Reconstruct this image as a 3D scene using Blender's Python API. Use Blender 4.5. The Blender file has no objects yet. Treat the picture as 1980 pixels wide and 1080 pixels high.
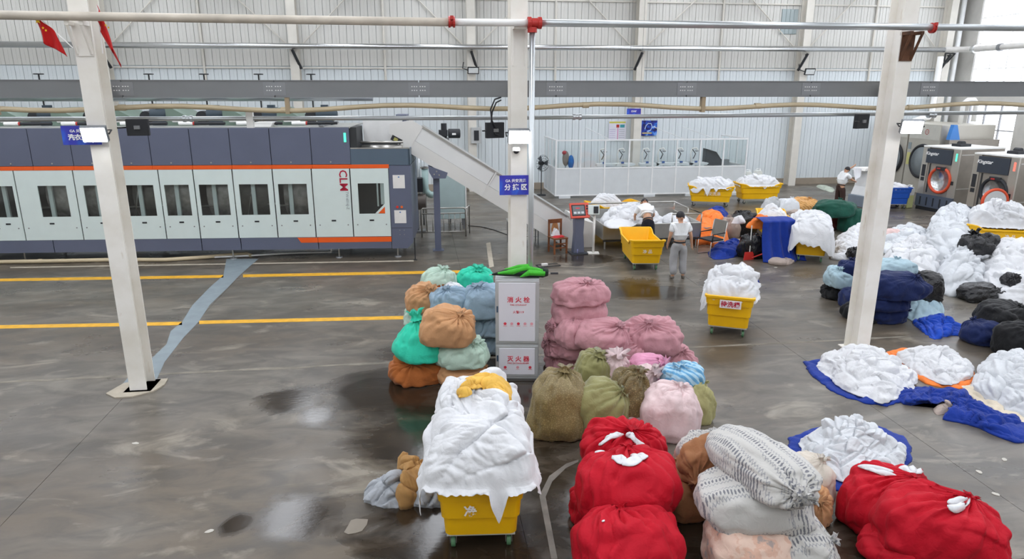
import bpy, math, random
import numpy as np
from mathutils import Vector, Matrix, Euler

# ------------------------------------------------------------------ camera, light, exposure
scene = bpy.context.scene
COL = scene.collection
FPX, PITCH, YAW, CAM_H = 1320.0, math.radians(15.46), math.radians(7.6), 4.5
cam_data = bpy.data.cameras.new('camera')
cam_data.sensor_width = 36.0
cam_data.lens = FPX / 1980.0 * 36.0
cam_data.clip_end = 300
cam = bpy.data.objects.new('camera', cam_data)
COL.objects.link(cam)
cam.location = (0, 0, CAM_H)
cam.rotation_euler = (math.pi / 2 - PITCH, 0, -YAW)
scene.camera = cam

scene.view_settings.view_transform = 'Standard'
scene.view_settings.look = 'None'
scene.view_settings.gamma = 1.0
scene.view_settings.use_curve_mapping = False
scene.view_settings.exposure = 0.12

world = bpy.data.worlds.new('overcast')
scene.world = world
world.use_nodes = True
world.node_tree.nodes['Background'].inputs[0].default_value = (0.93, 0.96, 1.0, 1)
world.node_tree.nodes['Background'].inputs[1].default_value = 3.0
SKYLIGHT = 5.1          # radiance of the translucent roof lights
LAMP = 60.0             # radiance of the column flood lights

# ------------------------------------------------------------------ pixel -> place
_s, _c = math.sin, math.cos
_F = (_s(YAW) * _c(PITCH), _c(YAW) * _c(PITCH), -_s(PITCH))
_R = (_c(YAW), -_s(YAW), 0)
_U = (_s(YAW) * _s(PITCH), _c(YAW) * _s(PITCH), _c(PITCH))


def ray(x, y):
    a, b = (x - 990) / FPX, -(y - 540) / FPX
    return [_F[i] + a * _R[i] + b * _U[i] for i in range(3)]


def G(x, y, z=0.0):
    """point seen at pixel (x, y) on the horizontal plane at height z"""
    d = ray(x, y); t = (z - CAM_H) / d[2]
    return Vector((t * d[0], t * d[1], z))


def V(x, y, v):
    """point seen at pixel (x, y) on the plane Y = v"""
    d = ray(x, y); t = v / d[1]
    return Vector((t * d[0], v, CAM_H + t * d[2]))


# ------------------------------------------------------------------ noise (numpy)
_rng0 = np.random.default_rng(7)
_PERM = np.concatenate([_rng0.permutation(256)] * 2)
_GRAD = _rng0.normal(size=(256, 3)); _GRAD /= np.linalg.norm(_GRAD, axis=1)[:, None]


def pn(P):
    P = np.asarray(P, float)
    i = np.floor(P).astype(int); f = P - i; i &= 255
    u = f * f * f * (f * (f * 6 - 15) + 10)
    out = 0
    for dx in (0, 1):
        wx = u[:, 0] if dx else 1 - u[:, 0]
        a = _PERM[(i[:, 0] + dx) & 255]
        for dy in (0, 1):
            wy = u[:, 1] if dy else 1 - u[:, 1]
            b = _PERM[(a + i[:, 1] + dy) & 255]
            for dz in (0, 1):
                wz = u[:, 2] if dz else 1 - u[:, 2]
                g = _GRAD[_PERM[(b + i[:, 2] + dz) & 255]]
                out = out + wx * wy * wz * (g[:, 0] * (f[:, 0] - dx) + g[:, 1] * (f[:, 1] - dy) + g[:, 2] * (f[:, 2] - dz))
    return out * 1.6


def smooth(x, a, b):
    t = np.clip((x - a) / (b - a), 0, 1)
    return t * t * (3 - 2 * t)


def rand_rot(rng):
    q = rng.normal(size=4); q /= np.linalg.norm(q)
    w, x, y, z = q
    return np.array([[1 - 2 * (y * y + z * z), 2 * (x * y - z * w), 2 * (x * z + y * w)],
                     [2 * (x * y + z * w), 1 - 2 * (x * x + z * z), 2 * (y * z - x * w)],
                     [2 * (x * z - y * w), 2 * (y * z + x * w), 1 - 2 * (x * x + y * y)]])


def cloth_folds(P, seed, freq=5.0, npatch=14, amp=0.04, step=0.03, stretch=0.2):
    """fold relief of heaped cloth: every patch is one length of cloth with its own fold direction"""
    rng = np.random.default_rng(seed)
    S = P[rng.choice(len(P), npatch, replace=len(P) < npatch)]
    size = np.ptp(P, axis=0).max()
    W = P + 0.10 * size * np.stack([pn(P * (2.2 / size) + o) for o in (3.1, 17.7, 41.3)], 1)
    d = np.linalg.norm(W[:, None, :] - S[None], axis=2)
    idx = np.argsort(d, axis=1)
    r = np.arange(len(P)); i0 = idx[:, 0]
    gap = d[r, idx[:, 1]] - d[r, i0] if npatch > 1 else np.ones(len(P))
    Rm = np.stack([rand_rot(rng) for _ in range(npatch)])
    off = rng.uniform(0, 60, (npatch, 3)); lift = rng.uniform(-0.2, 1, npatch)
    q = np.einsum('nij,nj->ni', Rm[i0], P - S[i0]) * np.array([freq, freq * stretch, freq * 0.55]) + off[i0]
    wv = np.stack([pn(q * 0.5 + o) for o in (0.0, 9.2, 23.4)], 1)
    ph = q[:, 0] * 0.9 + 1.1 * wv[:, 0] + 0.35 * pn(q * 1.4 + 31)
    par = np.abs(np.sin(math.pi * ph)) ** 0.7                      # runs of parallel folds
    msk = 0.25 + 0.75 * smooth(pn(q * 0.45 + 71), -0.3, 0.3)       # some cloth lies smooth
    n1 = np.abs(pn(q * 0.8 + 0.9 * wv)); n2 = np.abs(pn(q * 2.0 + 1.3 * wv + 5)); n3 = np.abs(pn(q * 4.3 + 1.1 * wv + 11))
    g = smooth(gap, 0.0, 0.05 * size)
    return amp * (1.0 * par * msk + 1.0 * n1 + 0.38 * n2 + 0.16 * n3 - 0.85) + step * lift[i0] * g - step * 0.7 * (1 - smooth(gap, 0.0, 0.02 * size))


# ------------------------------------------------------------------ scene helpers
def tag(o, label=None, cat=None, group=None, kind=None):
    if label: o['label'] = label
    if cat: o['category'] = cat
    if group: o['group'] = group
    if kind: o['kind'] = kind
    return o


def link(o, parent=None):
    COL.objects.link(o)
    if parent is not None: o.parent = parent
    return o


def thing(name, label, cat, loc=(0, 0, 0), rz=0.0, group=None):
    o = bpy.data.objects.new(name, None); o.empty_display_size = 0.1
    COL.objects.link(o)
    o.location = loc; o.rotation_euler = (0, 0, rz)
    return tag(o, label, cat, group)


def mesh_obj(name, verts, faces, mat, parent=None, smooth_shade=False, loc=None, rot=None):
    me = bpy.data.meshes.new(name)
    me.from_pydata([tuple(map(float, v)) for v in verts], [], [tuple(int(k) for k in f) for f in faces])
    me.validate(); me.update()
    if smooth_shade:
        me.polygons.foreach_set('use_smooth', [True] * len(me.polygons))
    if mat: me.materials.append(mat)
    o = bpy.data.objects.new(name, me)
    link(o, parent)
    if loc is not None: o.location = loc
    if rot is not None: o.rotation_euler = rot
    return o


def copy_obj(o, parent=None, loc=None, rot=None):
    c = o.copy(); COL.objects.link(c); c.parent = parent
    if loc is not None: c.location = loc
    if rot is not None: c.rotation_euler = rot
    return c


def copy_tree(root, loc, rz=0.0, label=None, group=None, parent=None):
    r = root.copy(); COL.objects.link(r); r.location = loc; r.rotation_euler = (0, 0, rz)
    if parent is not None: r.parent = parent
    if label: r['label'] = label
    if group: r['group'] = group
    for ch in list(root.children):
        cc = ch.copy(); COL.objects.link(cc); cc.parent = r
        for g in list(ch.children):
            d = g.copy(); COL.objects.link(d); d.parent = cc
    return r


class MB:
    """collects shapes into one mesh"""
    def __init__(self):
        self.v = []; self.f = []

    def add(self, verts, faces):
        n = len(self.v)
        self.v += [tuple(p) for p in verts]
        self.f += [tuple(k + n for k in f) for f in faces]
        return self

    def box(self, c, s, rot=None):
        hx, hy, hz = s[0] / 2, s[1] / 2, s[2] / 2
        vs = [Vector((x * hx, y * hy, z * hz)) for z in (-1, 1) for y in (-1, 1) for x in (-1, 1)]
        if rot is not None:
            M = Euler(rot).to_matrix(); vs = [M @ q for q in vs]
        vs = [q + Vector(c) for q in vs]
        return self.add(vs, [(0, 2, 3, 1), (4, 5, 7, 6), (0, 1, 5, 4), (2, 6, 7, 3), (0, 4, 6, 2), (1, 3, 7, 5)])

    def bx(self, x0, x1, y0, y1, z0, z1):
        return self.box(((x0 + x1) / 2, (y0 + y1) / 2, (z0 + z1) / 2), (abs(x1 - x0), abs(y1 - y0), abs(z1 - z0)))

    def tube(self, pts, r, n=10, cap=True, close=False):
        pts = [Vector(p) for p in pts]
        rs = r if isinstance(r, (list, tuple)) else [r] * len(pts)
        vs = []; fs = []; prev = None
        for i, p in enumerate(pts):
            a = pts[i - 1] if i else (pts[-1] if close else None)
            b = pts[i + 1] if i + 1 < len(pts) else (pts[0] if close else None)
            d = ((b - p).normalized() if b is not None else Vector()) + ((p - a).normalized() if a is not None else Vector())
            d = d.normalized() if d.length > 1e-6 else Vector((0, 0, 1))
            if prev is None:
                up = Vector((0, 0, 1)) if abs(d.z) < 0.9 else Vector((1, 0, 0))
                x = d.cross(up).normalized()
            else:
                x = (prev - d * prev.dot(d)).normalized()
            prev = x; y = d.cross(x)
            for k in range(n):
                t = 2 * math.pi * k / n
                vs.append(p + (x * math.cos(t) + y * math.sin(t)) * rs[i])
        m = len(pts)
        for i in range(m if close else m - 1):
            j = (i + 1) % m
            for k in range(n):
                l = (k + 1) % n
                fs.append((i * n + k, i * n + l, j * n + l, j * n + k))
        if cap and not close:
            fs.append(tuple(range(n - 1, -1, -1))); fs.append(tuple((m - 1) * n + k for k in range(n)))
        return self.add(vs, fs)

    def cyl(self, a, b, r, n=16, r2=None):
        return self.tube([a, b], [r, r if r2 is None else r2], n)

    def lathe(self, prof, c=(0, 0, 0), n=24, axis='z', cap=True):
        vs = []; fs = []
        for (r, h) in prof:
            for k in range(n):
                t = 2 * math.pi * k / n
                p = (r * math.cos(t), r * math.sin(t), h)
                if axis == 'y': p = (p[0], p[2], p[1])
                if axis == 'x': p = (p[2], p[0], p[1])
                vs.append((p[0] + c[0], p[1] + c[1], p[2] + c[2]))
        m = len(prof)
        for i in range(m - 1):
            for k in range(n):
                l = (k + 1) % n
                fs.append((i * n + k, i * n + l, (i + 1) * n + l, (i + 1) * n + k))
        if cap:
            fs.append(tuple(range(n - 1, -1, -1))); fs.append(tuple((m - 1) * n + k for k in range(n)))
        return self.add(vs, fs)

    def prism(self, poly, y0, y1):
        """polygon of (x, z) pushed from y0 to y1"""
        n = len(poly)
        vs = [(x, y0, z) for x, z in poly] + [(x, y1, z) for x, z in poly]
        fs = [tuple(range(n)), tuple(range(2 * n - 1, n - 1, -1))]
        fs += [(k, k + n, (k + 1) % n + n, (k + 1) % n) for k in range(n)]
        return self.add(vs, fs)

    def slab(self, poly, z0, z1):
        n = len(poly)
        vs = [(x, y, z0) for x, y in poly] + [(x, y, z1) for x, y in poly]
        fs = [tuple(range(n - 1, -1, -1)), tuple(range(n, 2 * n))]
        fs += [(k, (k + 1) % n, (k + 1) % n + n, k + n) for k in range(n)]
        return self.add(vs, fs)

    def ball(self, c, r, n=14, m=9, s=(1, 1, 1)):
        prof = []
        vs = []; fs = []
        for i in range(m + 1):
            a = math.pi * i / m
            for k in range(n):
                t = 2 * math.pi * k / n
                vs.append((c[0] + r * s[0] * math.sin(a) * math.cos(t), c[1] + r * s[1] * math.sin(a) * math.sin(t), c[2] + r * s[2] * math.cos(a)))
        for i in range(m):
            for k in range(n):
                l = (k + 1) % n
                fs.append((i * n + k, (i + 1) * n + k, (i + 1) * n + l, i * n + l))
        return self.add(vs, fs)

    def build(self, name, mat, parent=None, smooth_shade=False, bevel=0.0, loc=None, rot=None, auto=False):
        o = mesh_obj(name, self.v, self.f, mat, parent, smooth_shade or auto, loc, rot)
        if auto:
            me = o.data
            me.set_sharp_from_angle(angle=math.radians(38))
        if bevel:
            b = o.modifiers.new('edge', 'BEVEL'); b.width = bevel; b.segments = 2; b.limit_method = 'ANGLE'; b.angle_limit = math.radians(40)
        return o


# ------------------------------------------------------------------ materials
def srgb(h):
    if isinstance(h, str):
        h = h.lstrip('#'); c = [int(h[i:i + 2], 16) / 255 for i in (0, 2, 4)]
    else: c = h
    return tuple((x / 12.92 if x <= 0.04045 else ((x + 0.055) / 1.055) ** 2.4) for x in c) + (1.0,)


MATS = {}


class NT:
    def __init__(self, name):
        self.m = bpy.data.materials.new(name); self.m.use_nodes = True
        self.t = self.m.node_tree; self.b = self.t.nodes['Principled BSDF']

    def n(self, typ, **kw):
        o = self.t.nodes.new(typ)
        for k, v in kw.items():
            if k.startswith('i_'): o.inputs[k[2:].replace('_', ' ')].default_value = v
            else: setattr(o, k, v)
        return o

    def l(self, a, ao, b, bi):
        self.t.links.new(a.outputs[ao], b.inputs[bi])

    def ramp(self, stops, interp='LINEAR'):
        r = self.n('ShaderNodeValToRGB'); r.color_ramp.interpolation = interp
        e = r.color_ramp.elements
        while len(e) < len(stops): e.new(0.5)
        for k, (p, c) in enumerate(stops):
            e[k].position = p; e[k].color = c if len(c) == 4 else tuple(c) + (1,)
        return r


def plain(name, col, rough=0.5, metal=0.0, var=0.06, scale=3.0, bump=0.0, bscale=40.0, spec=0.5, coat=0.0):
    """colour with a little procedural unevenness"""
    if name in MATS: return MATS[name]
    T = NT(name); c = srgb(col)
    T.b.inputs['Roughness'].default_value = rough; T.b.inputs['Metallic'].default_value = metal
    T.b.inputs['Specular IOR Level'].default_value = spec
    if coat: T.b.inputs['Coat Weight'].default_value = coat
    tc = T.n('ShaderNodeTexCoord')
    no = T.n('ShaderNodeTexNoise', i_Scale=scale, i_Detail=4.0)
    T.l(tc, 'Object', no, 'Vector')
    lo = tuple(x * (1 - var) for x in c[:3]) + (1,); hi = tuple(min(1, x * (1 + var)) for x in c[:3]) + (1,)
    r = T.ramp([(0.3, lo), (0.7, hi)])
    T.l(no, 'Fac', r, 'Fac'); T.l(r, 'Color', T.b, 'Base Color')
    if bump:
        n2 = T.n('ShaderNodeTexNoise', i_Scale=bscale, i_Detail=3.0); T.l(tc, 'Object', n2, 'Vector')
        bp = T.n('ShaderNodeBump', i_Strength=bump, i_Distance=0.01)
        T.l(n2, 'Fac', bp, 'Height'); T.l(bp, 'Normal', T.b, 'Normal')
    MATS[name] = T.m
    return T.m


def cloth(name, col, rough=0.85, var=0.08, sheen=0.1, bump=0.35, bscale=9.0):
    if name in MATS: return MATS[name]
    T = NT(name); c = srgb(col)
    T.b.inputs['Roughness'].default_value = rough
    T.b.inputs['Specular IOR Level'].default_value = 0.25
    T.b.inputs['Sheen Weight'].default_value = sheen
    T.b.inputs['Sheen Roughness'].default_value = 0.5
    tc = T.n('ShaderNodeTexCoord')
    no = T.n('ShaderNodeTexNoise', i_Scale=5.0, i_Detail=5.0); T.l(tc, 'Object', no, 'Vector')
    lo = tuple(x * (1 - var) for x in c[:3]) + (1,); hi = tuple(min(1, x * (1 + var)) for x in c[:3]) + (1,)
    r = T.ramp([(0.3, lo), (0.7, hi)]); T.l(no, 'Fac', r, 'Fac'); T.l(r, 'Color', T.b, 'Base Color')
    wn = T.n('ShaderNodeTexNoise', i_Scale=bscale, i_Detail=5.0, i_Roughness=0.55, i_Distortion=1.6); T.l(tc, 'Object', wn, 'Vector')
    bp = T.n('ShaderNodeBump', i_Strength=bump, i_Distance=0.03)
    T.l(wn, 'Fac', bp, 'Height'); T.l(bp, 'Normal', T.b, 'Normal')
    MATS[name] = T.m
    return T.m


def emit(name, col, strength):
    if name in MATS: return MATS[name]
    T = NT(name)
    T.b.inputs['Base Color'].default_value = srgb(col)
    T.b.inputs['Emission Color'].default_value = srgb(col)
    T.b.inputs['Emission Strength'].default_value = strength
    MATS[name] = T.m
    return T.m


def glass(name, tint=(0.93, 0.96, 0.96), clear=0.9, rough=0.05):
    if name in MATS: return MATS[name]
    T = NT(name); t = T.t
    out = t.nodes['Material Output']
    tr = T.n('ShaderNodeBsdfTransparent'); tr.inputs[0].default_value = tint + (1,)
    gl = T.n('ShaderNodeBsdfGlossy'); gl.inputs['Roughness'].default_value = rough
    fr0 = T.n('ShaderNodeLayerWeight'); fr0.inputs[0].default_value = 0.5
    fr = T.n('ShaderNodeMath', operation='POWER'); fr.inputs[1].default_value = 5.0; T.l(fr0, 'Facing', fr, 0)
    mx = T.n('ShaderNodeMixShader')
    ma = T.n('ShaderNodeMath', operation='MULTIPLY_ADD'); ma.inputs[1].default_value = 0.8; ma.inputs[2].default_value = 1 - clear
    T.l(fr, 0, ma, 0); T.l(ma, 0, mx, 0); T.l(tr, 0, mx, 1); T.l(gl, 0, mx, 2); T.l(mx, 0, out, 'Surface')
    MATS[name] = T.m
    return T.m


def pattern_cloth(name, kind, base, ink, third=None):
    if name in MATS: return MATS[name]
    T = NT(name); T.b.inputs['Roughness'].default_value = 0.75 if kind != 'damask' else 0.42
    T.b.inputs['Sheen Weight'].default_value = 0.2
    tc = T.n('ShaderNodeTexCoord'); b, k = srgb(base), srgb(ink); th = srgb(third or ink)
    if kind == 'damask':
        v1 = T.n('ShaderNodeTexVoronoi', i_Scale=36.0, feature='DISTANCE_TO_EDGE'); w = T.n('ShaderNodeTexNoise', i_Scale=9.0, i_Detail=2.0, i_Distortion=2.0)
        T.l(tc, 'Object', v1, 'Vector'); T.l(tc, 'Object', w, 'Vector')
        m = T.n('ShaderNodeMath', operation='MULTIPLY'); T.l(v1, 'Distance', m, 0); T.l(w, 'Fac', m, 1)
        r = T.ramp([(0.02, k), (0.06, b), (0.11, b), (0.15, th)]); T.l(m, 0, r, 'Fac'); T.l(r, 'Color', T.b, 'Base Color')
    elif kind == 'stripe':
        w = T.n('ShaderNodeTexWave', i_Scale=5.0, i_Distortion=1.2, bands_direction='DIAGONAL'); w.inputs['Detail'].default_value = 1.0
        T.l(tc, 'Object', w, 'Vector')
        r = T.ramp([(0.3, b), (0.6, k)]); T.l(w, 'Fac', r, 'Fac'); T.l(r, 'Color', T.b, 'Base Color')
    elif kind == 'print':       # greyish printed cotton with bands of dotted ornament
        mp = T.n('ShaderNodeMapping'); mp.inputs['Rotation'].default_value = (0.15, 0.2, 0.1); T.l(tc, 'Object', mp, 'Vector')
        w = T.n('ShaderNodeTexWave', i_Scale=1.55, i_Distortion=1.0, bands_direction='Y'); w.inputs['Detail'].default_value = 0.5
        T.l(mp, 'Vector', w, 'Vector')
        w2 = T.n('ShaderNodeTexWave', i_Scale=9.0, i_Distortion=2.0, bands_direction='X'); T.l(mp, 'Vector', w2, 'Vector')
        no = T.n('ShaderNodeTexNoise', i_Scale=38.0, i_Detail=2.0); T.l(mp, 'Vector', no, 'Vector')
        a = T.n('ShaderNodeMath', operation='MULTIPLY'); T.l(w2, 'Fac', a, 0); a.inputs[1].default_value = 0.30
        a2 = T.n('ShaderNodeMath', operation='MULTIPLY_ADD'); T.l(no, 'Fac', a2, 0); a2.inputs[1].default_value = 0.45; T.l(a, 0, a2, 2)
        a3 = T.n('ShaderNodeMath', operation='ADD'); T.l(w, 'Fac', a3, 0); T.l(a2, 0, a3, 1)
        r = T.ramp([(0.50, b), (0.62, th), (0.72, b), (0.96, b), (1.0, k)])
        sc = T.n('ShaderNodeMath', operation='MULTIPLY'); T.l(a3, 0, sc, 0); sc.inputs[1].default_value = 0.72
        T.l(sc, 0, r, 'Fac'); T.l(r, 'Color', T.b, 'Base Color')
    else:                       # faded floral blotches
        v1 = T.n('ShaderNodeTexVoronoi', i_Scale=5.5); w = T.n('ShaderNodeTexNoise', i_Scale=16.0, i_Detail=4.0)
        T.l(tc, 'Object', v1, 'Vector'); T.l(tc, 'Object', w, 'Vector')
        m = T.n('ShaderNodeMath', operation='ADD'); T.l(v1, 'Distance', m, 0); T.l(w, 'Fac', m, 1)
        r = T.ramp([(0.60, k), (0.72, b), (0.9, b), (1.0, th)]); T.l(m, 0, r, 'Fac'); T.l(r, 'Color', T.b, 'Base Color')
    wn = T.n('ShaderNodeTexNoise', i_Scale=9.0, i_Detail=5.0, i_Distortion=1.6); T.l(tc, 'Object', wn, 'Vector')
    bp = T.n('ShaderNodeBump', i_Strength=0.3, i_Distance=0.03); T.l(wn, 'Fac', bp, 'Height'); T.l(bp, 'Normal', T.b, 'Normal')
    MATS[name] = T.m
    return T.m


def text(s, size, mat, parent, loc, rot=(math.pi / 2, 0, 0), name='lettering', depth=0.002, align='CENTER', shear=0.0, xs=1.0, bold=0.0):
    cu = bpy.data.curves.new('t', 'FONT'); cu.body = s; cu.size = size; cu.extrude = depth
    cu.align_x = align; cu.align_y = 'CENTER'; cu.shear = shear; cu.offset = bold; cu.resolution_u = 2
    tmp = bpy.data.objects.new('t', cu); COL.objects.link(tmp)
    dg = bpy.context.evaluated_depsgraph_get()
    me = bpy.data.meshes.new_from_object(tmp.evaluated_get(dg))
    bpy.data.objects.remove(tmp); bpy.data.curves.remove(cu)
    me.name = name; me.materials.clear(); me.materials.append(mat)
    o = bpy.data.objects.new(name, me); link(o, parent); o.location = loc; o.rotation_euler = rot; o.scale = (xs, 1, 1)
    return o

# ------------------------------------------------------------------ floor
WALL_Y, WALL_R, WALL_L, WALL_F, EAVE = 32.0, 26.3, -19.0, -9.0, 10.0


def floor_material():
    T = NT('worn_concrete'); g = T.n('ShaderNodeNewGeometry')

    def noise(scale, stretch, detail=5.0, dist=0.0, off=0.0):
        mp = T.n('ShaderNodeMapping'); mp.inputs['Scale'].default_value = stretch; mp.inputs['Location'].default_value = (off, off * 0.7, 0)
        T.l(g, 'Position', mp, 'Vector')
        n = T.n('ShaderNodeTexNoise', i_Scale=scale, i_Detail=detail, i_Roughness=0.6, i_Distortion=dist); T.l(mp, 'Vector', n, 'Vector')
        return n

    def mixc(a, b, fac):
        m = T.n('ShaderNodeMix', data_type='RGBA')
        if isinstance(fac, tuple): T.l(fac[0], fac[1], m, 0)
        else: m.inputs[0].default_value = fac
        for k, s in ((6, a), (7, b)):
            if hasattr(s, 'outputs'): T.l(s, 2 if s.bl_idname == 'ShaderNodeMix' else 'Color', m, k)
            else: m.inputs[k].default_value = s
        return m
    n1 = noise(0.55, (0.55, 1, 1), 8.0, 0.6)
    base = T.ramp([(0.28, srgb('#453e35')), (0.42, srgb('#605950')), (0.55, srgb('#6f6960')), (0.68, srgb('#7c766c')), (0.80, srgb('#8c8579'))]); T.l(n1, 'Fac', base, 'Fac')
    n2 = noise(0.28, (0.5, 1, 1), 6.0, 0.4, 13.0)
    rb = T.ramp([(0.44, (0, 0, 0, 1)), (0.62, (0.75, 0.75, 0.75, 1))]); T.l(n2, 'Fac', rb, 'Fac')
    c1 = mixc(base, srgb('#5f5344'), (rb, 'Color'))
    n3 = noise(2.6, (0.45, 1, 1), 10.0, 0.8, 31.0)
    rs = T.ramp([(0.38, (0.7, 0.7, 0.7, 1)), (0.60, (0, 0, 0, 1))]); T.l(n3, 'Fac', rs, 'Fac')
    c2 = mixc(c1, srgb('#423e38'), (rs, 'Color'))
    n4 = noise(1.7, (0.5, 1, 1), 9.0, 1.0, 57.0)
    rl = T.ramp([(0.56, (0, 0, 0, 1)), (0.70, (0.6, 0.6, 0.6, 1))]); T.l(n4, 'Fac', rl, 'Fac')
    c3 = mixc(c2, srgb('#9b9385'), (rl, 'Color'))
    # water lying on the slab: spilled round the wet linen
    wet = None
    spots = [(560, 775, 0.55), (620, 800, 0.4), (745, 770, 1.1), (820, 830, 1.1), (880, 1030, 1.0), (1000, 1030, 1.0), (1050, 940, 0.8), (1030, 830, 0.9), (580, 1000, 0.45), (455, 1010, 0.2),
             (1000, 740, 1.3), (880, 690, 1.2), (1480, 1020, 1.2), (1690, 1010, 0.8), (1150, 800, 1.0), (1230, 560, 1.0), (1130, 500, 0.8), (600, 478, 1.2), (250, 478, 1.6), (1400, 540, 0.7)]
    for (px, py, r) in spots:
        p = G(px, py)
        sb = T.n('ShaderNodeVectorMath', operation='SUBTRACT'); T.l(g, 'Position', sb, 0); sb.inputs[1].default_value = (p.x, p.y, 0)
        ln = T.n('ShaderNodeVectorMath', operation='LENGTH'); T.l(sb, 0, ln, 0)
        mr = T.n('ShaderNodeMapRange'); mr.inputs[1].default_value = 0.0; mr.inputs[2].default_value = r * 1.5; mr.inputs[3].default_value = 0.62; mr.inputs[4].default_value = 0.0
        T.l(ln, 'Value', mr, 0)
        if wet is None: wet = mr
        else:
            mx = T.n('ShaderNodeMath', operation='MAXIMUM'); T.l(wet, 0, mx, 0); T.l(mr, 0, mx, 1); wet = mx
    nw = noise(1.15, (0.55, 1, 1), 10.0, 0.9, 77.0)
    ad = T.n('ShaderNodeMath', operation='ADD'); T.l(wet, 0, ad, 0); T.l(nw, 'Fac', ad, 1)
    rw = T.ramp([(0.66, (0, 0, 0, 1)), (0.76, (0.55, 0.55, 0.55, 1)), (0.90, (1, 1, 1, 1))]); T.l(ad, 0, rw, 'Fac')
    wc = T.n('ShaderNodeMix', data_type='RGBA', blend_type='MULTIPLY'); wc.inputs[0].default_value = 1.0
    T.l(c3, 2, wc, 6); wc.inputs[7].default_value = (0.26, 0.22, 0.185, 1)
    c4 = mixc(c3, wc, (rw, 'Color'))
    T.l(c4, 2, T.b, 'Base Color')
    ro = noise(0.9, (0.6, 1, 1), 5.0, 0.3, 91.0)
    rr = T.ramp([(0.35, (0.26, 0.26, 0.26, 1)), (0.7, (0.46, 0.46, 0.46, 1))]); T.l(ro, 'Fac', rr, 'Fac')
    rm = T.n('ShaderNodeMix', data_type='RGBA'); T.l(rw, 'Color', rm, 0); T.l(rr, 'Color', rm, 6); rm.inputs[7].default_value = (0.13, 0.13, 0.13, 1)
    T.l(rm, 2, T.b, 'Roughness')
    bn = noise(14.0, (0.6, 1, 1), 6.0, 0.0, 5.0)
    bp = T.n('ShaderNodeBump', i_Strength=0.10, i_Distance=0.01); T.l(bn, 'Fac', bp, 'Height'); T.l(bp, 'Normal', T.b, 'Normal')
    return T.m


M_FLOOR = floor_material()
M_JOINT = plain('joint_filler', '#5d5a54', 0.8)
fl = MB().bx(WALL_L - 0.3, WALL_R + 0.3, WALL_F - 0.3, WALL_Y + 0.4, -0.30, -0.015).build('floor', M_JOINT)
tag(fl, kind='structure')
XJ = [WALL_L] + [-4.6 + 5.55 * k for k in range(-2, 6)] + [WALL_R]
YJ = [WALL_F, -6.5, -0.9, 5.1, 11.1, 17.1, 23.1, 29.1, WALL_Y]
g2 = 0.003
for i in range(len(XJ) - 1):
    for j in range(len(YJ) - 1):
        MB().bx(XJ[i] + g2, XJ[i + 1] - g2, YJ[j] + g2, YJ[j + 1] - g2, -0.04, 0.0).build('slab', M_FLOOR, fl)


def ground_patch(name, px, mat, z=0.003, parent=fl):
    return MB().slab([tuple(G(x, y)[:2]) for x, y in px][::-1], -0.005, z).build(name, mat, parent)


M_YEL = plain('yellow_floor_paint', '#d9a31c', 0.55, var=0.15, scale=6)
for (a, b) in (((-120, 543), (432, 534)), ((470, 533), (893, 525)), ((-120, 634), (352, 625)), ((385, 623), (812, 613))):
    w = 2.6 if a[1] < 600 else 3.2
    ground_patch('painted_line', [(a[0], a[1] - w), (b[0], b[1] - w), (b[0], b[1] + w), (a[0], a[1] + w)], M_YEL)
M_FILL = plain('grey_trench_fill', '#7f8b91', 0.5, var=0.1, scale=4, bump=0.15, bscale=12)
ground_patch('trench_fill', [(438, 500), (500, 500), (462, 533), (440, 556), (405, 590), (384, 622), (355, 652), (332, 682), (318, 700), (302, 736), (292, 740), (228, 752), (250, 727),
                             (296, 690), (322, 665), (330, 640), (352, 622), (372, 590), (405, 556), (432, 532)], M_FILL)
M_MORTAR = plain('pale_mortar', '#b3aa9a', 0.85, var=0.12, scale=5, bump=0.4, bscale=9)
ground_patch('mortar_collar', [(205, 762), (240, 742), (262, 738), (296, 735), (325, 733), (318, 745), (296, 758), (255, 768), (222, 770)], M_MORTAR, 0.02)
_r = np.random.default_rng(4)
_top = [(-8.5 + 0.35 * k, 11.1 + 0.012 + 0.05 * _r.random()) for k in range(51)]; _bot = [(x, 11.1 - 0.012 - 0.05 * _r.random()) for x, _ in _top]
MB().slab(_bot + _top[::-1], -0.003, 0.0015).build('joint_mortar', plain('worn_joint_mortar', '#7d776c', 0.75, var=0.25, scale=4), fl)
ground_patch('worn_paint', [(940, 470), (948, 468), (955, 515), (946, 517)], M_MORTAR, 0.002)
ground_patch('mortar_ridge', [(1043, 958), (1062, 920), (1095, 896), (1120, 888), (1118, 893), (1094, 905), (1068, 930), (1055, 960), (1078, 1080), (1066, 1080)], plain('ridge_concrete', '#75716a', 0.7, var=0.25, scale=5), 0.004)

# ------------------------------------------------------------------ walls
M_PANEL_LO = plain('pale_blue_wall_sheet', '#dbe2e5', 0.45, var=0.05, scale=0.5)
M_PANEL_UP = plain('grey_white_wall_sheet', '#d3d2cd', 0.5, var=0.06, scale=0.5)
M_WALLBACK = plain('wall_seam_backing', '#b4babc', 0.8)
M_STEEL_WHITE = plain('white_painted_steel', '#e8e6e1', 0.45, var=0.05, scale=1.2)
M_COL = None


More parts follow.
